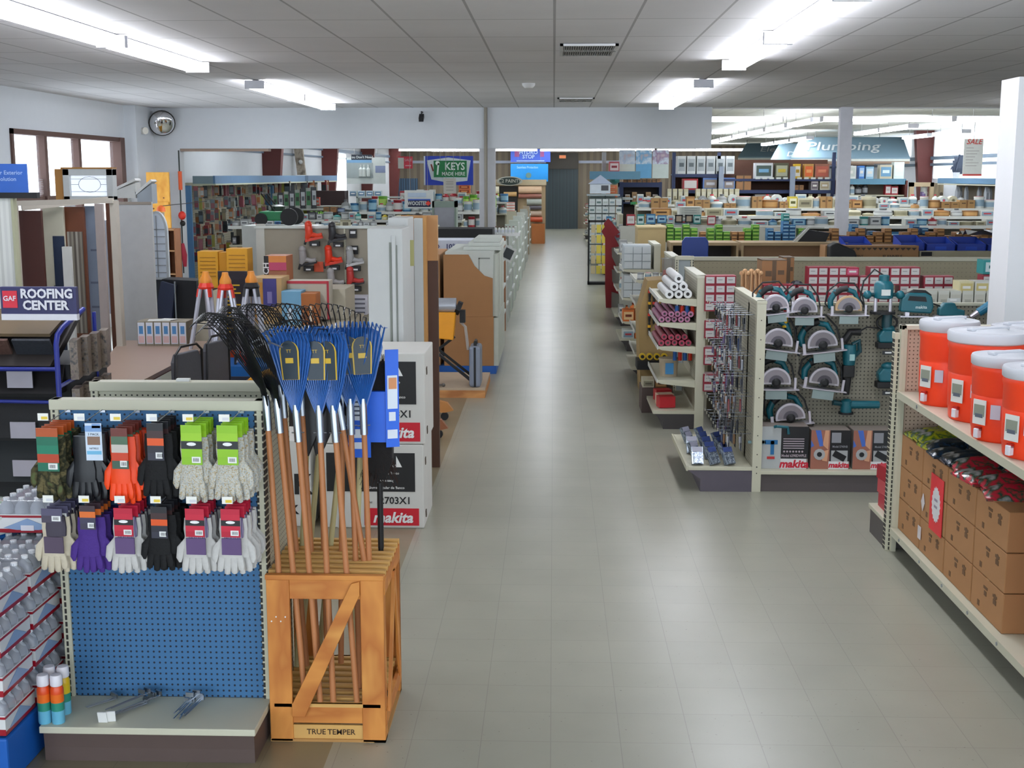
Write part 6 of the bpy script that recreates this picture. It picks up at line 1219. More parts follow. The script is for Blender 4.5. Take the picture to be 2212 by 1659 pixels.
# ---------------- nailer wall ----------------
a = at(578, 700, Y=15.0); zt = at(0, 487, Y=15).z
t = thing('nailer_display', 'beige display panel hung with red and silver nail guns', 'shelving', (a.x, 15.0, 0)); W_ = 1.5
obj('back_panel', B().box(0, W_, 0, .03, .3, zt - .02), M('9c9484', .6, var=.05), t); obj('upright', B().box(-.1, 0, -.02, .05, 0, zt + .02), M('c8c8c0'), t); obj('upright', B().box(W_ - .55, W_ - .53, -.015, 0, .75, zt), SLOT, t)
obj('top_rail', B().box(-.12, W_ + .2, -.03, .06, zt - .03, zt), M('d4dad4', .4), t); obj('shelf', B().box(.65, W_ + .1, -.7, 0, .72, .76), CREAM, t)
for x in (.0, 1.45): obj('post', B().box(x, x + .04, .03, .4, 0, .3), CREAM, t)
def nailer(c, c2):
    def f():
        t = thing('nail_gun', '', 'nail gun')
        obj('body', B().tube([(-.06, 0, .1), (-.05, 0, .0), (-.08, 0, -.06)], [.045, .05, .03], 10).tube([(-.05, 0, .0), (.05, 0, -.02), (.11, 0, -.01)], [.035, .028, .03], 8), M(c, .35), t, smooth=True)
        obj('cap', B().sph((-.06, 0, .12), .048, 10, 6), M(c, .3), t, smooth=True)
        obj('magazine', B().prism([(-.1, -.1), (.12, -.05), (.12, -.02), (-.1, -.06)], 'xz', -.02, .02), M(c2, .4), t); obj('tip', B().cyl((-.09, 0, -.06), (-.11, 0, -.13), .014), M('202024'), t)
        obj('hanger', B().box(-.05, .07, .0, .07, -.15, -.09).mt(1).box(-.02, .04, -.003, .0, -.14, -.12), [M('1c1c20'), M('e4e4e4')], t); return t
    return f
for u, v, c, c2, l in ((676, 506, 'e04428', 'd03c24', 'red nail gun at the top left of the display panel'), (727, 508, '303034', '202024', 'black nail gun at the top middle of the panel'), (663, 560, 'a8a4a4', '28282c', 'silver nail gun at the left of the middle row'), (719, 558, 'e83c20', 'd83820', 'large red nail gun in the centre of the panel'), (765, 560, 'a8a8a8', 'c0c0c0', 'silver nail gun with long magazine at the right of the middle row'), (724, 607, 'b0acac', '2c2c30', 'silver nail gun in the bottom row'), (766, 604, 'c03c38', '303034', 'small red nail gun at the bottom right of the panel')):
    p = at(u, v, Y=14.88); inst('ng' + c, nailer(c, c2), (p.x, 14.9, p.z), 0, l, sc=.95)
for u, v in ((762, 505), (765, 540)): p = at(u, v, Y=14.96); one('hook_card', 'black card with white label on the right of the nailer panel, %s' % ('upper' if v < 520 else 'lower'), 'card', B().box(-.045, .045, 0, .01, -.05, .05).mt(1).box(-.03, .03, -.003, 0, .0, .03), [BLACK, M('e8e8e8')], (p.x, 14.97, p.z))
p = at(679, 580, Y=14.7); one('orange_note', 'orange square price card on the nailer panel', 'card', B().box(-.055, .055, 0, .005, -.06, .06), M('e8603c', .5), (p.x, 14.98, p.z))
# ---------------- wrapped window frames standing behind the saw cartons ----------------
WF = M('c4c6c4', .5, var=.04)
def winframe(x0, x1, y, h, name, label, d=.18, strips=True):
    t = thing(name, label, 'window frame', (x0, y, 0)); w_ = x1 - x0
    obj('frame', B().box(0, w_, 0, d, 0, h), WF, t, bevel=.006)
    if strips:
        obj('groove', B().box(w_ * .62, w_ * .68, -.004, 0, .02, h - .1).box(w_ * .82, w_ * .85, -.004, 0, .02, h - .12), M('7c8078'), t); obj('sill', B().box(w_ * .7, w_ * .8, -.012, 0, .0, h - .05), WF, t)
    return t
a = at(797, 600, Y=9.3).x; b_ = at(872, 600, Y=9.3).x
t = winframe(a, b_, 9.25, 2.06, 'window_unit', 'front white wrapped window unit behind the saw cartons', .5)
t = winframe(at(842, 600, Y=9.85).x, at(884, 600, Y=9.85).x, 9.8, 2.12, 'window_unit', 'second white window unit with a yellow sticker', .4); obj('sticker', B().box(.14, .2, -.02, -.014, 1.75, 1.95), M('b8b478'), t)
t = thing('door_slab', 'dark brown door slab between the white window units', 'door', (at(868, 600, Y=10.4).x, 10.4, 0)); obj('slab', B().box(0, .3, 0, .05, 0, 1.75), M('4a2c1c', .5), t); obj('carton_cap', B().box(0, .3, -.01, .06, 1.75, 2.12), CARD2, t)
t = winframe(at(895, 600, Y=10.3).x, at(915, 600, Y=10.3).x, 10.3, 2.1, 'window_jamb', 'narrow white jamb leaning at the right of the window units', .1, False); obj('wood_edge', B().box(.075, .1, 0, .1, 0, 2.12), M('c08c50'), t)
for i, (y, l) in enumerate(((10.62, 'nearest'), (11.6, 'middle'), (12.5, 'furthest'))):
    x = (-.97, -.98, -1.0)[i]; t = thing('caster_base', 'brown caster foot sticking out beside the saw cartons, ' + l, 'trolley', (x, y, 0)); zc_ = .1
    obj('foot', B().prism([(-.3, .08), (-.08, .08), (.0, .1), (-.06, .18), (-.3, .24)], 'xz', -.03, .03), M(('2a2a2e', '8c5434', 'b87c40')[i], .5), t); obj('caster', B().cyl((-.09, -.02, .04), (-.09, .02, .04), .04, n=12), BLACK, t); obj('bearer', B().box(-.34, -.28, -.2, .2, 0, .26), M('8c5434'), t)
# ---------------- cardboard stacks, pallet, flooring tool ----------------
t = thing('wood_pallet', 'low wooden skid with tools lying on it', 'pallet', (-1.75, 13.78, 0)); PW = blotch(['c08048', 'd09458', 'a86c3c'], 6, .7, stretch=(.4, 1, 1))
obj('top_board', B().box(0, 1.0, 0, 1.15, .085, .11), M('b8a48c', .7), t); obj('front_board', B().box(0, 1.0, 0, .03, .0, .085).mt(1).box(.25, .32, -.003, 0, .03, .05), [PW, WHITE], t); obj('side_board', B().box(.97, 1.0, .03, 1.15, 0, .085), PW, t)
Y0 = 15.5; xl = at(925, 600, Y=Y0).x; xm = at(958, 600, Y=Y0).x; xr = at(1066, 600, Y=Y0).x
z1 = at(0, 680, Y=Y0).z; z2 = at(0, 548, Y=Y0).z
t = thing('blue_pallet', 'blue pallet under the tall cardboard stack', 'pallet', (xl, Y0, 0)); obj('boards', B().box(-.3, xr - xl + .03, 0, 2.2, .0, .1), M('1c5cb0', .5), t)
t = thing('wrapped_stack', 'lower large cardboard wrapped stack on the blue pallet', 'box', (xm, Y0, .1)); w_ = xr - xm; obj('carton', B().box(0, w_, 0, 2.0, 0, z1 - .1), CARD, t, bevel=.006); obj('edge_strip', B().box(w_, w_ + .06, .02, 2.0, .0, z1 - .12), M('c8ccc0'), t)
t = thing('wrapped_stack', 'upper cardboard wrapped stack with a curved cut corner', 'box', (xm, Y0, z1)); h = z2 - z1
obj('wrap', B().prism([(0, 0), (w_ - .01, 0), (w_ - .01, h * .62), (w_ * .82, h * .66), (w_ * .62, h * .82), (w_ * .5, h), (0, h)], 'xz', 0, .02), CARD, t); obj('white_panel', B().box(.02, w_, .02, 1.9, 0, h + .03), M('d0d4cc', .5), t); obj('groove', B().box(w_ * .7, w_ * .72, .012, .02, h * .7, h * .95).box(w_ * .7, w_ * .93, .012, .02, h * .93, h * .95), M('8c9088'), t); obj('edge_strip', B().box(w_, w_ + .05, .04, .5, .0, h).box(w_, w_ + .05, .6, 1.2, .0, h).box(w_, w_ + .05, 1.3, 1.85, 0, h), M('c8ccc0'), t)
t = thing('wrapped_stack', 'narrow cardboard wrapped stack at the left of the pallet', 'box', (xl - .25, Y0 + .05, .1)); obj('carton', B().box(0, xm - xl + .2, 0, 1.2, 0, z2 - .1), CARD, t, bevel=.006)
for i in range(3):
    one('white_panel_stack', 'white panel lying on the cardboard stack, %s layer' % ('bottom', 'middle', 'top')[i], 'panel', B().box(0, .48 - .08 * i, 0, 1.5 - .2 * i, 0, .045), M('d4d8d0', .5), (xm + .22 + .06 * i, Y0 + .35 + .1 * i, z2 + .031 + .046 * i), bevel=.004)
t = abox('printed_carton', 'long white printed carton lying behind the cardboard stack', 925, 519, 1018, 543, 18.0, .7, 'd4d8e4', [], txt=('UFPO   10°  EP10', .62, .45, .42, (1, 0, 0), (0, 0, 1), '2c3064')); one('carton_stand', 'base under the long white printed carton', 'stand', B().box(-1.95, -1.1, 18.0, 18.7, 0, t.location.z), M('c8ccc4'))
one('black_counter', 'wide black counter top band behind the white printed carton', 'counter', B().box(-2.2, -.96, 20.0, 20.7, 0, at(0, 493, Y=20).z).mt(1).box(-2.2, -.97, 20.0, 20.7, 0, .1), [M('0c0c0e', .7), BLACK])
t = thing('flooring_tool', 'yellow and silver bench tool on black crossed legs', 'tool', (-1.28, 14.0, .11))
obj('housing', B().prism([(-.12, .55), (.17, .52), (.2, .83), (-.15, .83), (-.15, .56)], 'xz', -.1, .1), M('f0a018', .4), t, bevel=.01)
b = B()
for i in range(6): b.box(-.13 + .022 * i, -.122 + .022 * i, -.104, -.1, .7, .82)
obj('vent', b, M('8c5c10'), t); obj('top_tube', B().cyl((-.2, 0, .9), (.2, 0, .9), .085, n=14), M('b4b8c0', .3, metal=.3), t, smooth=True); obj('end_cap', B().cyl((.2, 0, .88), (.25, 0, .86), .08, n=10).tb((.27, 0, .78), (.06, .1, .14)), BLACK, t); obj('crank', B().tube([(.24, 0, .72), (.3, 0, .66), (.33, 0, .4)], .018, 6), M('b8b0a8'), t)
obj('leg', B().bar((-.06, 0, 0), (-.06, 0, .6), .07, .06), BLACK, t); obj('leg', B().bar((-.2, 0, .25), (.18, .0, .55), .03, .03).bar((-.18, -.02, .5), (.45, -.1, .0), .03, .03).bar((-.1, 0, .48), (.35, .1, .1), .03, .03), BLACK, t); obj('rod', B().cyl((-.3, -.12, .02), (.05, -.14, .02), .012).sph((.06, -.14, .02), .022, 8, 5), M('5c5650'), t)
t = thing('tool_case', 'grey hard plastic case standing upright on the skid edge', 'case', (-.865, 13.95, .11)); obj('shell', B().box(-.065, .065, -.13, .22, 0, .46), M('8890a0', .4), t, bevel=.03); obj('seam', B().box(-.012, .012, -.135, .225, .01, .45), BLACK, t); obj('handle', B().tube([(0, -.05, .45), (0, -.05, .5), (0, .12, .5), (0, .12, .45)], .018, 7), BLACK, t, smooth=True)
# white boards and display panels down the left of the aisle
for i, (y, d, c, l) in enumerate(((18.2, 1.0, 'c07c4c', 'cardboard edged board'), (19.9, .6, '8c6040', 'brown edged board'), (21.2, .9, 'c4c8c0', 'white panel display'), (22.8, 1.0, 'd4dcd0', 'white framed display'), (24.8, 1.0, 'd0d8cc', 'white framed display'), (27.0, 1.2, 'ccd4c8', 'white end panel'), (29.8, 1.3, 'd4dcd4', 'white end panel'), (32.8, 1.2, 'd0d4cc', 'white end panel'), (36.0, 1.3, 'ccd0c8', 'pale end panel'), (39.5, 1.4, 'b8a890', 'tan end panel'))):
    t = thing('aisle_panel', '%s, %s along the left side of the aisle' % (l, ('first', 'second', 'third', 'fourth', 'fifth', 'sixth', 'seventh', 'eighth', 'ninth', 'tenth')[i]), 'display', (-.95, y, 0))
    obj('board', B().box(0, .2, 0, .06, 0, 1.5), M(c, .6), t, bevel=.004); obj('board', B().box(.17, .2, .06, d, .0, 1.42), M('b8beb8', .5), t); obj('shelf_edge', B().box(.2, .23, .1, d, .4, .43).box(.2, .23, .1, d, .8, .83).box(.2, .23, .1, d, 1.2, 1.23), M('e4e8e4'), t)
t = thing('tilted_sheet', 'white and black printed sheet hanging tilted on the cardboard edge', 'sign', tuple(at(1098, 548, Y=17.4))); obj('sheet', B().tb((0, 0, 0), (.17, .006, .2), ry=.45).mt(1).tb((0, -.006, 0), (.12, .004, .14), ry=.45), [WHITE, M('3c4044')], t)
for i in range(6): art('white_bottle', 'white bottle with dark cap in the row at the left of the aisle', 'bottle', 1068 + 7.5 * i, 489, 1074 + 7.5 * i, 505, 20.8, .1, ('d8dcd8', 'c8ccd4', '6c2c2c'), 'bottle', group='white bottles beside the post', z=1.501)
one('bottle_shelf', 'narrow white shelf under the row of capped bottles', 'shelf', B().box(-.98, -.55, 20.75, 21.15, 1.46, 1.5).box(-.98, -.94, 20.75, 21.15, 0, 1.46), WHITE)
# ---------------- door displays at the left ----------------
def slab(name, label, u0, u1, v0, Y, ang, c, parts=(), th=.045, z0=0, cat='door'):
    a = at(u0, v0, Y=Y); b_ = at(u1, v0, Y=Y); w_ = b_.x - a.x; h = a.z; t = thing(name, label, cat, (a.x, Y, z0), ang)
    w_ /= math.cos(ang); obj('slab', B().box(0, w_, 0, th, 0, h - z0), M(c, .5), t, bevel=.003)
    for nm, x0, x1, q0, q1, cc, o in parts: obj(nm, B().box(w_ * x0, w_ * x1, -o, .0, (h - z0) * q0, (h - z0) * q1), cc if not isinstance(cc, str) else M(cc, .4), t)
    return t
SIDING = stripes(['cfd0cc', 'd8d9d4', 'c4c5c0', 'dadbd6'], 'X', .09)
t = thing('siding_panel', 'tall pale ribbed panel at the far left edge', 'panel', (-4.75, 10.0, 0)); obj('panel', B().box(-.3, .43, 0, .05, 0, 2.27), SIDING, t); obj('edge', B().box(.43, .45, -.01, .06, 0, 2.27), M('a8a88c'), t)
t = thing('blue_sign', 'blue information sign on top of the ribbed panel', 'sign', (-4.6, 10.0, 2.31)); obj('board', B().box(0, .42, 0, .02, 0, .225).mt(1).txt('Your Exterior', .045, (.26, -.004, .155), bold=.01).txt('Solution', .045, (.26, -.004, .105), bold=.01), [M('2c5cb0', .4), M('a8c0e8')], t); obj('clip', B().box(-.1, .5, -.02, .04, -.045, 0), BLACK, t)
t = slab('display_door', 'dark red brown door slab in the rack at the left', 32, 88, 455, 12.6, 0, '401810', [('sample_strip', .62, .95, .3, .62, 'ccc8c8', .01)]); 
for i in range(3): obj('sample', B().box(.22, .29, -.015, -.01, 1.12 - .13 * i, 1.2 - .13 * i), M(('2c2c30', '8c6a5c', '9c7060')[i]), t)
slab('display_door', 'cream door with a dark blue glass panel in the rack', 90, 135, 447, 12.9, 0, 'c8c4b0', [('glass', .45, 1.0, .0, .86, '28344c', .006), ('handle', .4, .44, .5, .62, '6c6c60', .02)])
slab('display_door', 'brown wooden door with tall leaded glass', 132, 180, 447, 13.0, 0, '6c3c24', [('glass', .2, .9, .38, .88, stripes(['8a8478', '5c544c', 'a49e94', '6c645c'], 'X', .09), .006), ('panel', .15, .9, .05, .3, '7c4420', .006)])
slab('display_door', 'white narrow brochure panel in front of the brown door', 133, 152, 533, 12.7, 0, 'd4d4d0', [])
slab('display_door', 'grey blue door slab with faint printed marks', 180, 216, 445, 13.1, 0, '7e8a9c', [('mark', .2, .7, .5 + .0, .51, '5c6478', .003), ('mark', .2, .8, .62, .63, '5c6478', .003), ('mark', .3, .8, .78, .79, '5c6478', .003)])
slab('display_door', 'pale pinkish door edge beside the bright side glass', 203, 221, 440, 12.8, 0, 'a89c98', [])
t = thing('door_rack_head', 'white header beams across the door rack', 'rack', (at(28, 440, Y=12.4).x, 12.4, 0)); w_ = at(245, 440, Y=12.4).x - at(28, 440, Y=12.4).x
obj('header', B().bar((0, 0, 2.17), (w_, .0, 2.2), .05, .05).bar((0, .2, 2.12), (w_ * .7, .7, 2.2), .04, .05), M('b8b0a4'), t); obj('post', B().box(-.02, .03, 0, .05, 0, 2.17).box(w_ - .04, w_ + .02, 0, .1, 0, 2.2), M('b8b0a4'), t)
t = thing('glass_sidelight', 'bright glass side light with brown frame right of the rack', 'window', (at(218, 480, Y=14).x, 14, 0)); obj('frame', B().box(-.02, .02, 0, .06, 0, 2.1).box(.06, .1, 0, .06, 0, 2.16), M('5c3420'), t); obj('glass', B().box(.02, .06, .02, .03, .9, 1.95), M('dce4f4', .1), t)
# transom unit
a = at(138, 432, Y=14.6); c = at(242, 365, Y=14.6); w_ = c.x - a.x; h = c.z - a.z
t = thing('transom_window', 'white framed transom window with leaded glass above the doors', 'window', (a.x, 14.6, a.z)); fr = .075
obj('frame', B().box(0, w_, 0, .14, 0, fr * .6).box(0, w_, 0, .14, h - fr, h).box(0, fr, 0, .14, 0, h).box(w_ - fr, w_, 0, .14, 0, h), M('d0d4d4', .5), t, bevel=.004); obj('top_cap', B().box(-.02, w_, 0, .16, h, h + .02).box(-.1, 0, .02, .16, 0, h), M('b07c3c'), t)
obj('glass', B().box(fr, w_ - fr, .06, .07, fr * .6, h - fr), M('e4ecf8', .2, emit=.55), t); cx, cz = w_ / 2, h / 2; b = B()  # weak glow put into the glass material so the pane looks lit
for k_ in range(16): a0 = k_ * pi / 8; b.bar((cx + .13 * math.cos(a0), .055, cz + .09 * math.sin(a0)), (cx + .13 * math.cos(a0 + pi / 8), .055, cz + .09 * math.sin(a0 + pi / 8)), .004, .004)
b.bar((fr, .055, h - fr - .04), (w_ - fr, .055, h - fr - .04), .004, .004).bar((fr, .055, fr + .02), (w_ - fr, .055, fr + .02), .004, .004).bar((fr, .055, cz), (cx - .13, .055, cz), .004, .004).bar((cx + .13, .055, cz), (w_ - fr, .055, cz), .004, .004)
obj('leading', b, M('5c5c68'), t); obj('jamb', B().box(w_ - fr, w_, 0, .14, -a.z, 0).box(.0, fr, 0, .14, -a.z, 0), M('ccd0d4', .5), t)
slab('white_board', 'tall plain white door slab beside the transom frame', 247, 327, 436, 14.9, 0, 'd2d2d2', [('cap', 0, 1, .985, 1.0, 'a89c90', .01)])
slab('white_board', 'narrow white jamb left of the plain white slab', 240, 250, 430, 14.7, 0, 'dcdce4', [])
for i, (u0, u1, v0, v1) in enumerate(((246, 292, 395, 428), (297, 327, 397, 440))):
    a = at(u0, v1, Y=15.2); c = at(u1, v0, Y=15.2); w_ = c.x - a.x; h = c.z - a.z
    t = thing('roof_sample', 'white sloped gable sample on top of the %s' % ('white slab, left one' if i == 0 else 'white slab, right greyer one'), 'display', (a.x, 15.2, a.z)); obj('gable', B().prism([(0, 0), (w_, 0), (w_, h), (0, h * .45)], 'xz', 0, .2), M(('d4d4d0', 'a4acb4')[i]), t); obj('cap', B().bar((-.02, .1, h * .5), (w_, .1, h + .04), .2, .03), WHITE, t); obj('post', B().box(w_ * .5, w_ * .6, .1, .15, -a.z, 0), WHITE, t)
# arched window, pine ladder shelf
a = at(321, 604, Y=16.5); c = at(359, 456, Y=16.5); w_ = c.x - a.x; h = c.z - a.z; n = 12
t = thing('arched_window', 'white arched window with small panes leaning beside the pine shelf', 'window', (a.x, 16.5, a.z))
arch = lambda o: [(o, o)] + [(w_ - o, o)] + [(w_ / 2 + (w_ / 2 - o) * math.cos(i * pi / n), h - w_ + (w_ - o) * math.sin(i * pi / n)) for i in range(n + 1)]
obj('frame', B().prism(arch(0), 'xz', 0, .06), M('c4c8cc', .5), t); obj('glass', B().prism(arch(.03), 'xz', -.006, 0), M('dce4f0', .15), t); b = B().box(w_ / 2 - .007, w_ / 2 + .007, -.016, -.006, .03, h - .06)
for q in range(1, 8): b.box(.03, w_ - .03, -.016, -.006, h * .105 * q - .006, h * .105 * q + .006)
obj('muntin', b, M('a0a4ac'), t); obj('stand', B().box(w_ * .2, w_ * .8, .07, .2, -a.z, .1), M('20242c'), t)
PINE = blotch(['d8962c', 'e0a440', 'c88424'], 5, .6, stretch=(1, 1, .5))
a = at(317, 372, Y=21.2); c = at(366, 372, Y=21.2); t = thing('pine_cupboard', 'tall knotty pine board standing in the corner below the mirror', 'cupboard', (a.x, 21.15, 0)); w_ = c.x - a.x; obj('board', B().box(0, w_, 0, .05, 0, a.z), PINE, t, bevel=.004)
b = B(); r = random.Random(6)
for i in range(14): z = r.uniform(.8, 2.4); x = r.uniform(.05, w_ - .05); b.cyl((x, -.002, z), (x, .0, z), r.uniform(.008, .02), n=8)
obj('knot', b, M('6c3c14'), t, kind='stuff'); obj('batten', B().box(.02, w_ - .02, -.02, 0, 1.95, 2.0), PINE, t)
t = thing('wood_shelf', 'small open brown wooden shelf unit right of the arched window', 'shelving', (at(352, 500, Y=19).x, 19, 0)); w_ = at(378, 500, Y=19).x - at(352, 500, Y=19).x; h = at(0, 494, Y=19).z
obj('side', B().box(0, .02, 0, .3, 0, h).box(w_ - .02, w_, 0, .3, 0, h).box(0, w_, .28, .3, 0, h), M('94603c'), t)
for v in (495, 540, 590): z = at(0, v, Y=19).z; obj('shelf', B().box(.02, w_ - .02, 0, .28, z - .02, z), M('b08458'), t)
t = thing('orange_birdfeeder', 'orange and clear lantern hanging at the pine board', 'lantern', tuple(at(348, 457, Y=18.6))); obj('top', B().lathe([(.07, 0), (.06, .06), (.02, .09)], 10), M('e0641c'), t, smooth=True); obj('glass', B().lathe([(.045, -.2), (.05, -.01)], 10), M('b8b0a8', .1, trans=.4), t, smooth=True); obj('hook', B().tube([(0, 0, .08), (0, 2.5, .1)], .006), BLACK, t)
t = thing('weed_trimmer', 'orange and black pole trimmer hung at the edge of the left opening', 'trimmer', tuple(at(397, 590, Y=22.15)))
zz = lambda v: at(0, v, Y=22.15).z - t.location.z
obj('pole', B().cyl((0, 0, 0), (0, 0, zz(325)), .014, n=6), M('2c3430'), t); obj('sleeve', B().cyl((.01, -.01, zz(410)), (.01, -.01, zz(370)), .035, n=8), M('e8602c'), t); obj('motor', B().sph((.02, -.02, zz(465)), .07, 10, 6, (1, 1, 1.1)), M('e83828', .4), t, smooth=True); obj('grip', B().sph((.02, 0, zz(482)), .05, 8, 6), BLACK, t, smooth=True); obj('guard', B().tube([(.0, 0, zz(525)), (.02, 0, zz(550)), (.03, 0, zz(575))], [.03, .055, .03], 8), M('a82038'), t, smooth=True)
# dark standing desk things near the corner
t = thing('dark_monitor', 'black office machine standing behind the slim cartons', 'machine', (-5.15, 16.0, 0)); obj('body', B().prism([(.0, .5), (.55, .5), (.55, 1.1), (.1, 1.12)], 'xz', .1, .5), M('0c0e16', .5), t); obj('panel', B().prism([(-.02, .5), (.22, .5), (.3, 1.05), (.12, 1.1)], 'xz', 0, .08), M('28304c', .4), t); obj('base', B().box(0, .5, .1, .5, 0, .5), M('1c1c24'), t); obj('rod', B().cyl((.3, 0, .4), (.3, 0, 1.1), .012), STEEL, t)
# ---------------- left wall merchandise seen through the opening ----------------
t = thing('tool_merchandiser', 'blue framed pegboard wall of hanging tools along the left hall wall', 'shelving', (-6.95, 24.0, 0))
obj('end_board', B().box(-.2, .06, 0, .06, 0, 2.25), M('4f7ba4', .5), t); obj('back_panel', B().box(-.2, -.15, .1, 14, .1, 2.3), peg('b0ac98', '4a463c', 'YZ', .05, .008), t); obj('base', B().box(-.15, .25, .1, 14, 0, .25), DARKBASE, t)
obj('end_board', B().box(-.15, .1, 6.9, 7.0, 0, 2.2), M('4f7ba4', .5), t)
t = thing('valance_board', 'long grey blue valance board over the left wall merchandise', 'valance', (-6.62, 24.6, 2.28)); obj('board', B().box(0, .04, 0, 14, 0, .155), M('5f84a8', .5), t); obj('board', B().box(-.4, 0, 0, .04, 0, .15), M('8aa0a8', .5), t); obj('lip', B().box(-.4, .05, 0, 14, -.03, 0), M('c8ccb0', .5), t); obj('joint', B().box(.04, .045, 9.0, 9.4, 0, .155), M('3a6484'), t); obj('bracket', B().box(-.5, 0, 3, 3.05, .0, .05).box(-.5, 0, 10, 10.05, .0, .05), M('8a8a8a'), t)
HC = ('7a3038', 'a89c84', '3c4448', '8c8c7c', '94943c', 'a86c40', '5c6c74', 'a8aca8', '283034', '8a4a54')
def hp(k):
    def f(): return tag(obj('hanging_package', B().box(-.06, .06, 0, .07, 0, .3).mt(1).box(-.05, .05, -.006, 0, .05, .2).mt(2).box(-.064, .064, .01, .06, .22, .31), [M(HC[k], .4), M(HC[(k * 3 + 2) % 10], .3), M(HC[(k + 5) % 10], .4)]), '', 'packet')
    return f
r = random.Random(12); CN = ('dark red', 'tan', 'charcoal', 'olive grey', 'yellow green', 'orange', 'slate', 'pale grey', 'black', 'rose')
for i in range(34):
    for j in range(8):
        k_ = r.randrange(10)
        if r.random() < .12: continue
        inst('hp%d' % k_, hp(k_), (-6.95 + r.uniform(.0, .16), 24.25 + i * .2 + (.3 if i > 31 else 0), .3 + j * .245 + r.uniform(-.03, .03)), r.uniform(-.2, .5), '%s package hanging on the left wall pegboard' % CN[k_], '%s packages on the left wall' % CN[k_], sc=(.7, .7, r.choice((.6, .72, .8))))
for i in range(14):
    for j in range(3):
        k_ = r.randrange(10); inst('hp%d' % k_, hp(k_), (-6.85 + r.uniform(0, .3), 31.5 + i * .45, 1.25 + j * .34), r.uniform(-.2, .5), '%s package in the further part of the left wall display' % CN[k_], '%s packages on the further left wall' % CN[k_], sc=1.2)
# left hall gondola rows
LC = ['white', 'white', 'cream', 'grey', 'grey', 'white', 'blue', 'yellow', 'teal', 'black']
longrow(23.6, -6.1, -2.2, 1.5, 'just behind the nailer wall', 101, LC, kinds=('pack', 'box', 'bottle'), h=(.06, .12), w_=(.08, .2)); longrow(26.4, -5.9, -1.9, 1.52, 'second back in the left hall', 103, LC, kinds=('can', 'bottle', 'box'), h=(.1, .2), w_=(.1, .2))
longrow(29.4, -5.0, -1.6, 1.6, 'of paint cans third back at the left', 105, ['white', 'white', 'grey', 'white', 'blue', 'red'], kinds=('can', 'can', 'bottle'), h=(.16, .3), w_=(.14, .22)); longrow(33.0, -4.8, -1.5, 1.62, 'of paint cans fourth back at the left', 107, ['white', 'grey', 'white', 'green', 'red'], kinds=('can', 'box', 'can'), h=(.16, .34), w_=(.16, .24))
longrow(37.5, -4.6, -1.4, 1.66, 'fifth back at the left', 109, ['white', 'white', 'blue', 'red', 'orange'], kinds=('can', 'box', 'bottle'), h=(.2, .4), w_=(.16, .3))
t = thing('lawn_mower', 'green and black push mower standing on top of the nailer display', 'mower', (-3.55, 15.02, zt - .0)); 
t.location = (at(600, 487, Y=16).x, 16, 0); zz = at(0, 487, Y=16).z
one('mower_stand', 'white stand under the green mower', 'stand', B().box(-3.95, -3.0, 15.95, 16.5, 0, zz), M('c8ccc8')); t.location.z = zz
obj('deck', B().tb((-.1, .25, .12), (.3, .4, .12)), M('187848', .4), t, bevel=.02); obj('engine', B().lathe([(.1, .16), (.11, .24), (.05, .26)], 12, (-.06, .25, 0)), M('14301c', .4), t); obj('wheel', B().cyl((.14, .02, .11), (.14, .07, .11), .11, n=18).cyl((.14, .43, .11), (.14, .48, .11), .11, n=18), BLACK, t); obj('wheel', B().cyl((-.22, .02, .08), (-.22, .07, .08), .08, n=14), BLACK, t); obj('handle', B().tube([(-.05, .1, .18), (-.22, .1, .4)], .012).tube([(-.05, .4, .18), (-.22, .4, .4), (-.22, .1, .4)], .012), BLACK, t)
for l, u0, v0, u1, v1, Y, c, k, z in (('cardboard carton', 699, 447, 726, 468, 29.2, (), 'carton', 1.601), ('dark blue striped tub', 728, 450, 744, 470, 29.2, ('2c4470', 'a8b8d0', '1c2c50'), 'can', 1.601), ('grey tub', 746, 452, 760, 470, 29.2, ('8a9090', '4c5458', 'c8ccd0'), 'can', 1.601)): art('shelf_item', l + ' on the paint gondola below the tall hall window', 'box', u0, v0, u1, v1, Y, .3, c, k, z=z)
for i in range(7): art('leafy_bunch', 'green leafy bunch in the row left of the cardboard carton', 'plant', 668 + 5 * i, 456 + 2 * (i % 2), 676 + 5 * i, 470, 28.6, .15, ('5c8c2c', '8ca83c', '3c6c24'), 'bag', group='green leafy bunches', z=1.53)
one('leaf_shelf', 'cream shelf under the green leafy bunches', 'shelf', B().box(-5.6, -5.0, 28.55, 28.9, 1.49, 1.53).box(-5.6, -5.56, 28.55, 28.9, 0, 1.49), CREAM)
for i in range(8): art('trimmer_box', 'tilted silver and green garden tool in the rack under the valance', 'garden tool', 590 + 12 * i, 418 - 2 * i, 599 + 12 * i, 450, 30, .12, (('a8b0a8', '3c7c4c', '1c2c20'), ('30343a', 'c8ccd0', '586068'))[i % 2], 'box', group='tilted garden tools', z=at(0, 450, Y=30).z + .0, rz=.3)
for i in range(5): art('red_spool', 'red and silver package on the shelf at the right end of the valance', 'packet', 646 + 9 * i, 426 + (i % 2), 654 + 9 * i, 444, 31, .1, ('b04434', 'c8c4bc', 'd8603c'), 'box', group='red packages under the valance', z=at(0, 444, Y=31).z)
t = thing('tool_rack', 'grey open rack holding tilted tools and red packages below the valance', 'rack', (-6.7, 29.9, 0)); obj('shelf', B().box(.1, 1.6, 0, .5, at(0, 450, Y=30).z - .04, at(0, 450, Y=30).z - .002).box(.3, 2.6, 1.1, 1.6, at(0, 444, Y=31).z - .04, at(0, 444, Y=31).z - .002), M('c8ccc4'), t); obj('leg', B().box(.1, .14, 0, .5, 0, 1.6).box(2.55, 2.6, 1.1, 1.6, 0, 1.6), M('8c9090'), t)
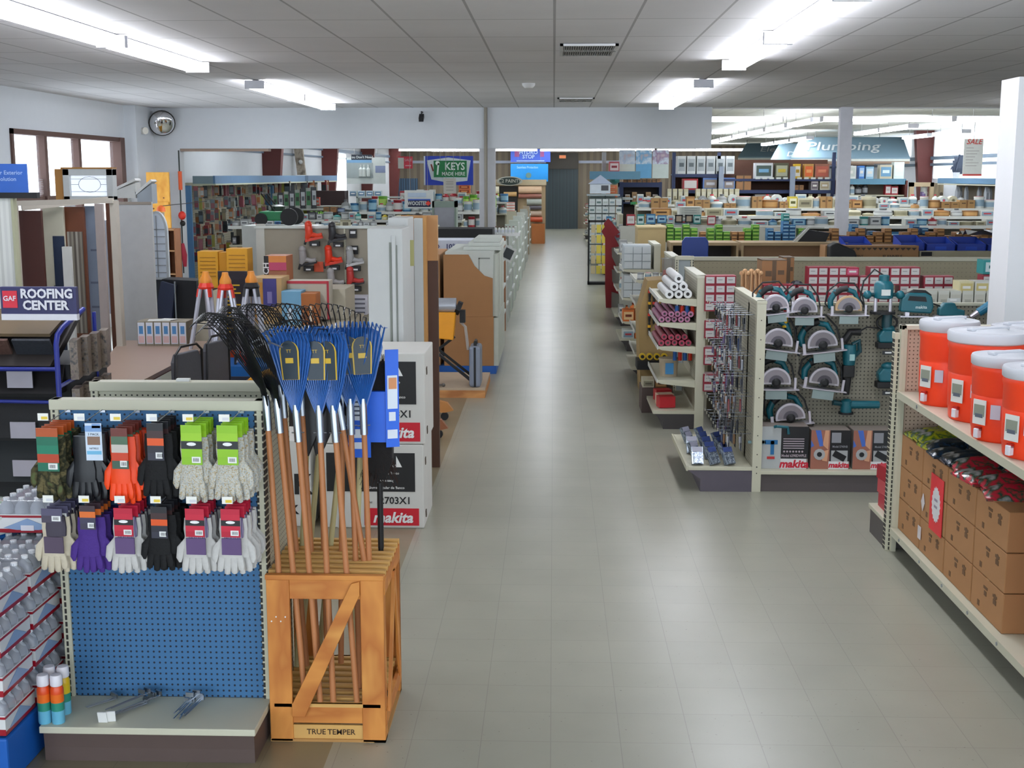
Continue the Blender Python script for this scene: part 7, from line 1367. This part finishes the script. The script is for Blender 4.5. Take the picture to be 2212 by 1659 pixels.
one('dark_cabinet', 'dark cabinet under the right end of the valance', 'cabinet', B().box(0, 1.0, 0, .6, 0, at(0, 412, Y=33).z), M('2c1c1c'), (at(662, 420, Y=33).x, 33, 0))
t = thing('stone_sample', 'tall grey stone patterned column hanging left of the second beam', 'display', (at(612, 380, Y=35).x + .25, 35, 2.45)); obj('column', B().prism([(0, 1.3), (.24, 1.3), (.36, 0), (.14, 0)], 'xz', 0, .15), blotch(['9a8c7c', 'bcb0a0', '7c7064'], 6, .7), t); obj('knob', B().sph((.25, -.05, .35), .06, 8, 6), WHITE, t)
art('framed_mirror', 'small blue grey framed mirror on the ledge above the valance', 'mirror', 588, 340, 604, 368, 34.5, .05, ('6c8494', 'c8d8e0', 'e8f0f4'), 'box', z=2.47); art('brown_package', 'brown and yellow package on the ledge above the valance', 'box', 584, 370, 606, 378, 33, .2, ('8c6a3c', 'a88c5c', '6c4c20'), 'box', z=2.445)
# hanging signs in the hall
def hsign(label, u0, v0, u1, v1, Y, fn, ceil=3.78, cat='sign', name='hanging_sign'):
    a = at(u0, v1, Y=Y); c = at(u1, v0, Y=Y); w_, h = c.x - a.x, c.z - a.z; t = thing(name, label, cat, (a.x, Y, a.z)); b = B(); ms = fn(b, w_, h); obj('board', b, ms, t)
    obj('hanger', B().cyl((w_ * .2, .01, h), (w_ * .2, .01, ceil - a.z), .006, n=4).cyl((w_ * .8, .01, h), (w_ * .8, .01, ceil - a.z), .006, n=4), M('888888'), t); return t
hsign('green and white KEYS MADE HERE sign hanging at the hall entrance', 937, 347, 1008, 383, 29.0, lambda b, w_, h: (b.box(0, w_, 0, .03, 0, h).mt(1).txt('KEYS', h * .62, (w_ * .64, -.012, h * .64), bold=.02, sx=.9).txt('MADE HERE', h * .3, (w_ * .6, -.012, h * .2), bold=.015, sx=.9).tb((w_ * .13, -.012, h * .5), (w_ * .05, .004, h * .7), ry=.1).cyl((w_ * .12, -.014, h * .85), (w_ * .12, -.01, h * .85), .05, n=10), [M('0c6c38', .5), M('d8e4dc')])[-1])
hsign('large blue and white banner behind the KEYS sign', 916, 337, 1022, 400, 29.6, lambda b, w_, h: (b.box(0, w_, 0, .02, 0, h).mt(1).prism([(w_ * .06, h * .85), (w_ * .5, h * .95), (w_ * .95, h * .85), (w_ * .88, h * .15), (w_ * .5, h * .08), (w_ * .15, h * .2)], 'xz', -.006, 0).mt(1).box(0, w_ * .03, -.006, 0, 0, h).mt(2).tb((w_ * .17, -.012, h * .6), (w_ * .03, .01, h * .25), ry=-.3), [M('2440b8', .5), M('dce4ec', .5), M('7c3028')])[-1])
hsign('small grey notice hanging below the KEYS sign', 958, 385, 985, 418, 28.9, lambda b, w_, h: (b.box(0, w_, 0, .02, 0, h), [b.mt(1).box(w_ * .2, w_ * .8, -.006, 0, h * q, h * (q + .04)) for q in (.2, .4, .6, .75)], [M('b8b4ac', .6), M('8a8880')])[-1])
hsign('red and white small banner at the left of the blue banner', 860, 338, 891, 364, 31, lambda b, w_, h: (b.box(0, w_, 0, .02, 0, h).mt(1).box(0, w_ * .4, -.005, 0, 0, h * .9).mt(2).txt('SALE', h * .3, (w_ * .7, -.008, h * .7), bold=.01).box(w_ * .5, w_ * .9, -.008, -.004, h * .2, h * .28), [M('d8384c', .5), M('d8dcd4'), M('e8b0b8')])[-1])
hsign('white poster of bottles with a dark heading near the left windows', 750, 334, 832, 397, 32, lambda b, w_, h: (b.box(0, w_, 0, .02, 0, h * .9).mt(1).box(w_ * .12, w_ * .65, -.006, .02, h * .82, h).mt(0).txt("You Don't Need", h * .12, (w_ * .38, -.01, h * .91), bold=.01).mt(2).box(0, w_ * .65, -.006, 0, h * .72, h * .82).mt(4).box(0, w_ * .68, -.005, 0, h * .2, h * .72), [b.mt(0).lathe([(.05, h * .25), (.05, h * .5), (.02, h * .56), (.02, h * .66)], 8, (w_ * q, -.02, 0)) for q in (.36, .45, .56)], b.mt(3).box(w_ * .74, w_, -.005, 0, h * .38, h * .62), [M('dce4e0', .5), M('1c2430'), M('7ca8cc'), M('8c98b8'), M('a8b4b4')])[-1])
hsign('brush maker sign with dark lower band and a red diamond', 874, 411, 936, 450, 28, lambda b, w_, h: (b.box(0, w_, 0, .03, 0, h).mt(1).box(w_ * .12, w_ * .9, -.006, 0, h * .08, h * .52).mt(2).box(w_ * .12, w_ * .9, -.008, 0, h * .44, h * .52).mt(0).txt('WOOSTER', h * .3, (w_ * .45, -.012, h * .27), bold=.03, sx=.75).mt(3).prism([(w_ * .72, h * .28), (w_ * .82, h * .42), (w_ * .92, h * .28), (w_ * .82, h * .14)], 'xz', -.014, -.01).mt(4).box(w_ * .12, w_ * .75, -.006, 0, h * .62, h * .86), [M('d4d8d8', .5), M('1c2040'), M('3c5cb0'), M('d83c30'), M('b8c8dc')])[-1])
hsign('deep blue lettered banner high on the far wall', 1103, 322, 1189, 350, 56.5, lambda b, w_, h: (b.box(0, w_, 0, .03, 0, h).mt(1).txt('HYDRO', h * .42, (w_ * .45, -.02, h * .74), bold=.02).txt('STOP', h * .4, (w_ * .45, -.02, h * .4), bold=.02).box(w_ * .15, w_ * .85, -.01, 0, h * .06, h * .12).mt(2).box(w_ * .1, w_ * .22, -.01, 0, h * .4, h * .85).box(w_ * .74, w_ * .84, -.01, 0, h * .4, h * .85), [M('2c50b8', .5), M('b8d0ec'), M('8c4078')])[-1])
hsign('bright cyan banner below the deep blue one on the far wall', 1103, 354, 1184, 392, 56.4, lambda b, w_, h: (b.box(0, w_, 0, .03, 0, h).mt(1).txt('Seamless Protection', h * .2, (w_ * .45, -.02, h * .8), bold=.01, sx=.75).mt(2).cyl((w_ * .48, -.02, h * .35), (w_ * .48, 0, h * .35), h * .16, n=12), [M('1c88d0', .5), M('a8dcf4'), M('5c7c78')])[-1])
# paint chip display in the distance
Y = 46.0; xu = lambda u: at(u, 400, Y=Y).x; zv = lambda v: at(0, v, Y=Y).z
t = thing('paint_display', 'paint chip display with rolls of colour under a rounded oval sign', 'display', (0, Y, 0))
obj('cabinet', B().box(xu(1058), xu(1178), .2, .8, 0, zv(392)), M('c0a884', .6), t); obj('base_front', B().box(xu(1149), xu(1177), -.3, .2, 0, zv(482)), M('b8703c', .6), t); obj('top_board', B().box(xu(1058), xu(1180), .1, .8, zv(400), zv(388)), M('c8b898'), t)
obj('dark_panel', B().box(xu(1078), xu(1118), .1, .2, zv(460), zv(402)), M('14110f'), t)
for u0, u1, v0, v1, c in ((1062, 1078, 402, 418, 'f8f0d8'), (1062, 1078, 418, 430, 'b8c84c'), (1120, 1170, 402, 417, 'f0cca8'), (1120, 1170, 418, 428, '9c6454'), (1138, 1170, 429, 442, 'b4bcb4'), (1138, 1170, 443, 452, '5c5860'), (1146, 1170, 455, 466, 'c8b09c'), (1146, 1172, 467, 478, 'c85c3c'), (1088, 1116, 414, 424, 'd8b078')): obj('colour_roll', B().cyl((xu(u0), .08, (zv(v0) + zv(v1)) / 2), (xu(u1), .08, (zv(v0) + zv(v1)) / 2), (zv(v0) - zv(v1)) / 2, n=12), M(c, .4), t)
n = 20; b = B().prism([((xu(1073) + xu(1129)) / 2 + (xu(1129) - xu(1073)) / 2 * math.cos(i * 2 * pi / n), zv(391) + (zv(381) - zv(391)) * math.sin(i * 2 * pi / n)) for i in range(n)], 'xz', -.05, .05); b.mt(1).prism([((xu(1073) + xu(1129)) / 2 + (xu(1125) - xu(1077)) / 2 * math.cos(i * 2 * pi / n), zv(391) + (zv(383) - zv(391)) * math.sin(i * 2 * pi / n)) for i in range(n)], 'xz', -.07, -.05).mt(0).txt('C2 PAINTS', .17, ((xu(1073) + xu(1129)) / 2, -.09, zv(391)), bold=.01)
obj('oval_sign', b, [M('b8b8ac'), M('20302c')], t)
for i in range(3): art('paint_pail', ('lower', 'middle', 'upper')[i] + ' red and white paint pail stacked before the oval sign display', 'pail', 1094, 437 + 6 * (2 - i), 1112, 443 + 6 * (2 - i), 44, .3, ('d07868', 'e8e0dc', 'e8e8e8'), 'can', z=at(0, 455 - 6 * i, Y=44).z)
one('pail_stand', 'stand below the stacked paint pails', 'stand', B().box(xu(1086), xu(1118), 43.95, 44.6, 0, at(0, 455, Y=44).z), CREAM, (0, 0, 0))
t = thing('glass_case', 'framed grey glass key cabinet on the gondola below the KEYS sign', 'cabinet', (at(934, 495, Y=25).x, 25, 0)); w_ = at(986, 495, Y=25).x - at(934, 495, Y=25).x; zt_ = at(0, 434, Y=25).z
obj('frame', B().box(0, .04, 0, .4, 0, zt_).box(w_ - .04, w_, 0, .4, 0, zt_).box(0, w_, 0, .4, zt_ - .12, zt_), M('8c9c90', .4), t); obj('glass', B().box(.04, w_ - .04, .02, .03, 1.2, zt_ - .12), M('a4a4ac', .2), t); obj('body', B().box(.04, w_ - .04, .03, .4, 0, 1.2), M('9c9c94'), t)
for i in range(3): art('orange_box', 'orange lit package stacked right of the grey notice', 'box', 991, 391 + 9 * i, 1015, 399 + 9 * i, 40, .4, ('c05c20', '7c3018', 'e8a060'), z=at(0, 399 + 9 * i, Y=40).z, group='orange packages')
t = thing('feature_stand', 'cream stand below the orange packages', 'stand', (at(988, 420, Y=39.9).x, 39.9, 0)); obj('panel', B().box(0, .42, 0, .5, 0, at(0, 417, Y=40).z), M('a8946c'), t)
one('corrugated_samples', 'dark blue corrugated sheet samples on the far left wall', 'display', B().box(0, .9, 0, .05, 0, 1.5), stripes(['24384c', '3c5870', '1c2c3c', '34506a'], 'X', .22), (at(849, 400, Y=56).x, 57.8, .8)); one('sample_bench', 'bench under the corrugated samples', 'rail', B().box(0, .9, 0, .05, 0, .8), M('8c7c64'), (at(849, 400, Y=56).x, 57.8, 0))
for i in range(4): art('light_fixture_box', 'white and clear pendant sample hanging at the far left', 'lamp', 755 + 18 * i, 412, 770 + 18 * i, 422, 33.5, .2, ('c8d4d8', '5c7c98', 'e8e8e8'), 'box', group='samples on the paint gondola', z=at(0, 424, Y=33.5).z)
one('sample_ledge', 'glass ledge of samples above the paint cans', 'ledge', B().box(-5.2, -4.0, 33.4, 33.8, at(0, 424, Y=33.5).z - .04, at(0, 424, Y=33.5).z - .002).box(-5.2, -5.16, 33.4, 33.8, 0, 2.0), M('a8b4b0'))
# ---------------- final pass: ordinal wording for look-alikes ----------------
ORDS = ['', 'first', 'second', 'third', 'fourth', 'fifth', 'sixth', 'seventh', 'eighth', 'ninth', 'tenth', 'eleventh', 'twelfth'] + ['%dth' % i for i in range(13, 99)]
for i in (21, 31, 41, 51, 61): ORDS[i] = '%dst' % i
for i in (22, 32, 42, 52): ORDS[i] = '%dnd' % i
for i in (23, 33, 43, 53): ORDS[i] = '%drd' % i
SH = {}
SHORT = (('under the top of the gondola', 'on the lower shelf'), ('on top of the gondola', 'on the row'), ('right behind the green and blue boxes', 'behind the green boxes'), ('in front of the hanging coloured packs', 'behind the coloured packs'),
         ('third back in the right hall', 'before the tall rolls'), ('just before the blue framed racking', 'before the blue racking'), ('of paint cans third back at the left', 'of nearer paint cans'), ('of paint cans fourth back at the left', 'of further paint cans'),
         ('just behind the nailer wall', 'behind the nail guns'), ('second back in the left hall', 'left of the wall mirror' if False else 'second beyond the nail guns'), ('spare pair behind the front', 'rear pair of'), ('steel peg hook with white price tag', 'peg hook'),
         ('black rubber coated gloves with long pale blue tag', 'black rubber gloves with pale blue tag'), ('leather palm gloves on red card', 'leather palm gloves'), ('speckled canvas gloves on lime card', 'speckled gloves'), (' behind the end gondola', ' by the end gondola'),
         ('red and white screw box', 'screw box'), ('red or blue handled scraper hanging under a shelf of the roll gondola', 'handled scraper hanging under a shelf of the roll gondola'), ('lying in the pyramid on the top shelf of the end gondola', 'in the pyramid on the end gondola'),
         ('white printed appliance box, one of the row on top of the blue racking', 'white appliance box on top of the blue racking'), ('in the row at the left of the aisle', 'left of the aisle'), ('lime green and white bag in the leaning pile left of the gloves', 'lime green bag in the pile left of the gloves'), ('red and silver package on the shelf at the right end of the valance', 'red and silver package below the end of the valance'))
for o in SC.objects:
    if o.parent is None and 'label' in o:
        for a_, b_ in SHORT:
            if a_ in o['label'] and not (a_.startswith('leather') or a_.startswith('speckled') or a_ == 'red and white screw box') or (a_ in o['label'] and ('rear pair' in o['label'] or 'peg hook' in o['label'] or 'screw' in a_)): o['label'] = o['label'].replace(a_, b_)
for o in SC.objects:
    if o.parent is None and 'label' in o: SH.setdefault(o['label'], []).append(o)
def levels(vals, tol):
    s = sorted(vals); out = []; 
    for v in s:
        if not out or v - out[-1][-1] > tol: out.append([v])
        else: out[-1].append(v)
    return {v: i + 1 for i, g in enumerate(out) for v in g}, len(out)
for lb, os_ in SH.items():
    if len(os_) < 2: 
        if 'group' in os_[0] and len(os_) == 1 and False: pass
        continue
    X_ = levels([round(o.location.x, 4) for o in os_], .012); Y_ = levels([round(o.location.y, 4) for o in os_], .05); Z_ = levels([round(o.location.z, 4) for o in os_], .012)
    seq = sorted(os_, key=lambda o: (round(o.location.x / max(1.0, o.location.y), 3), o.location.z))
    if Z_[1] > 1 and Z_[1] * X_[1] >= len(os_) and len(os_) > 4 and X_[1] < len(os_) * .7:
        names = {o: '%s column, %s up' % (ORDS[min(98, X_[0][round(o.location.x, 4)])], ORDS[min(98, Z_[0][round(o.location.z, 4)])]) for o in os_}
    elif Y_[1] == len(os_) and X_[1] < 3: names = {o: '%s from the front' % ORDS[min(98, Y_[0][round(o.location.y, 4)])] for o in os_}
    elif Z_[1] == len(os_) and X_[1] < 3: names = {o: '%s from the bottom' % ORDS[min(98, Z_[0][round(o.location.z, 4)])] for o in os_}
    else: names = {o: '%s from left' % ORDS[min(98, i + 1)] for i, o in enumerate(seq)}
    if len(set(names.values())) < len(os_): names = {o: '%s from left' % ORDS[min(98, i + 1)] for i, o in enumerate(seq)}
    for o in os_: o['label'] = lb + ', ' + names[o]
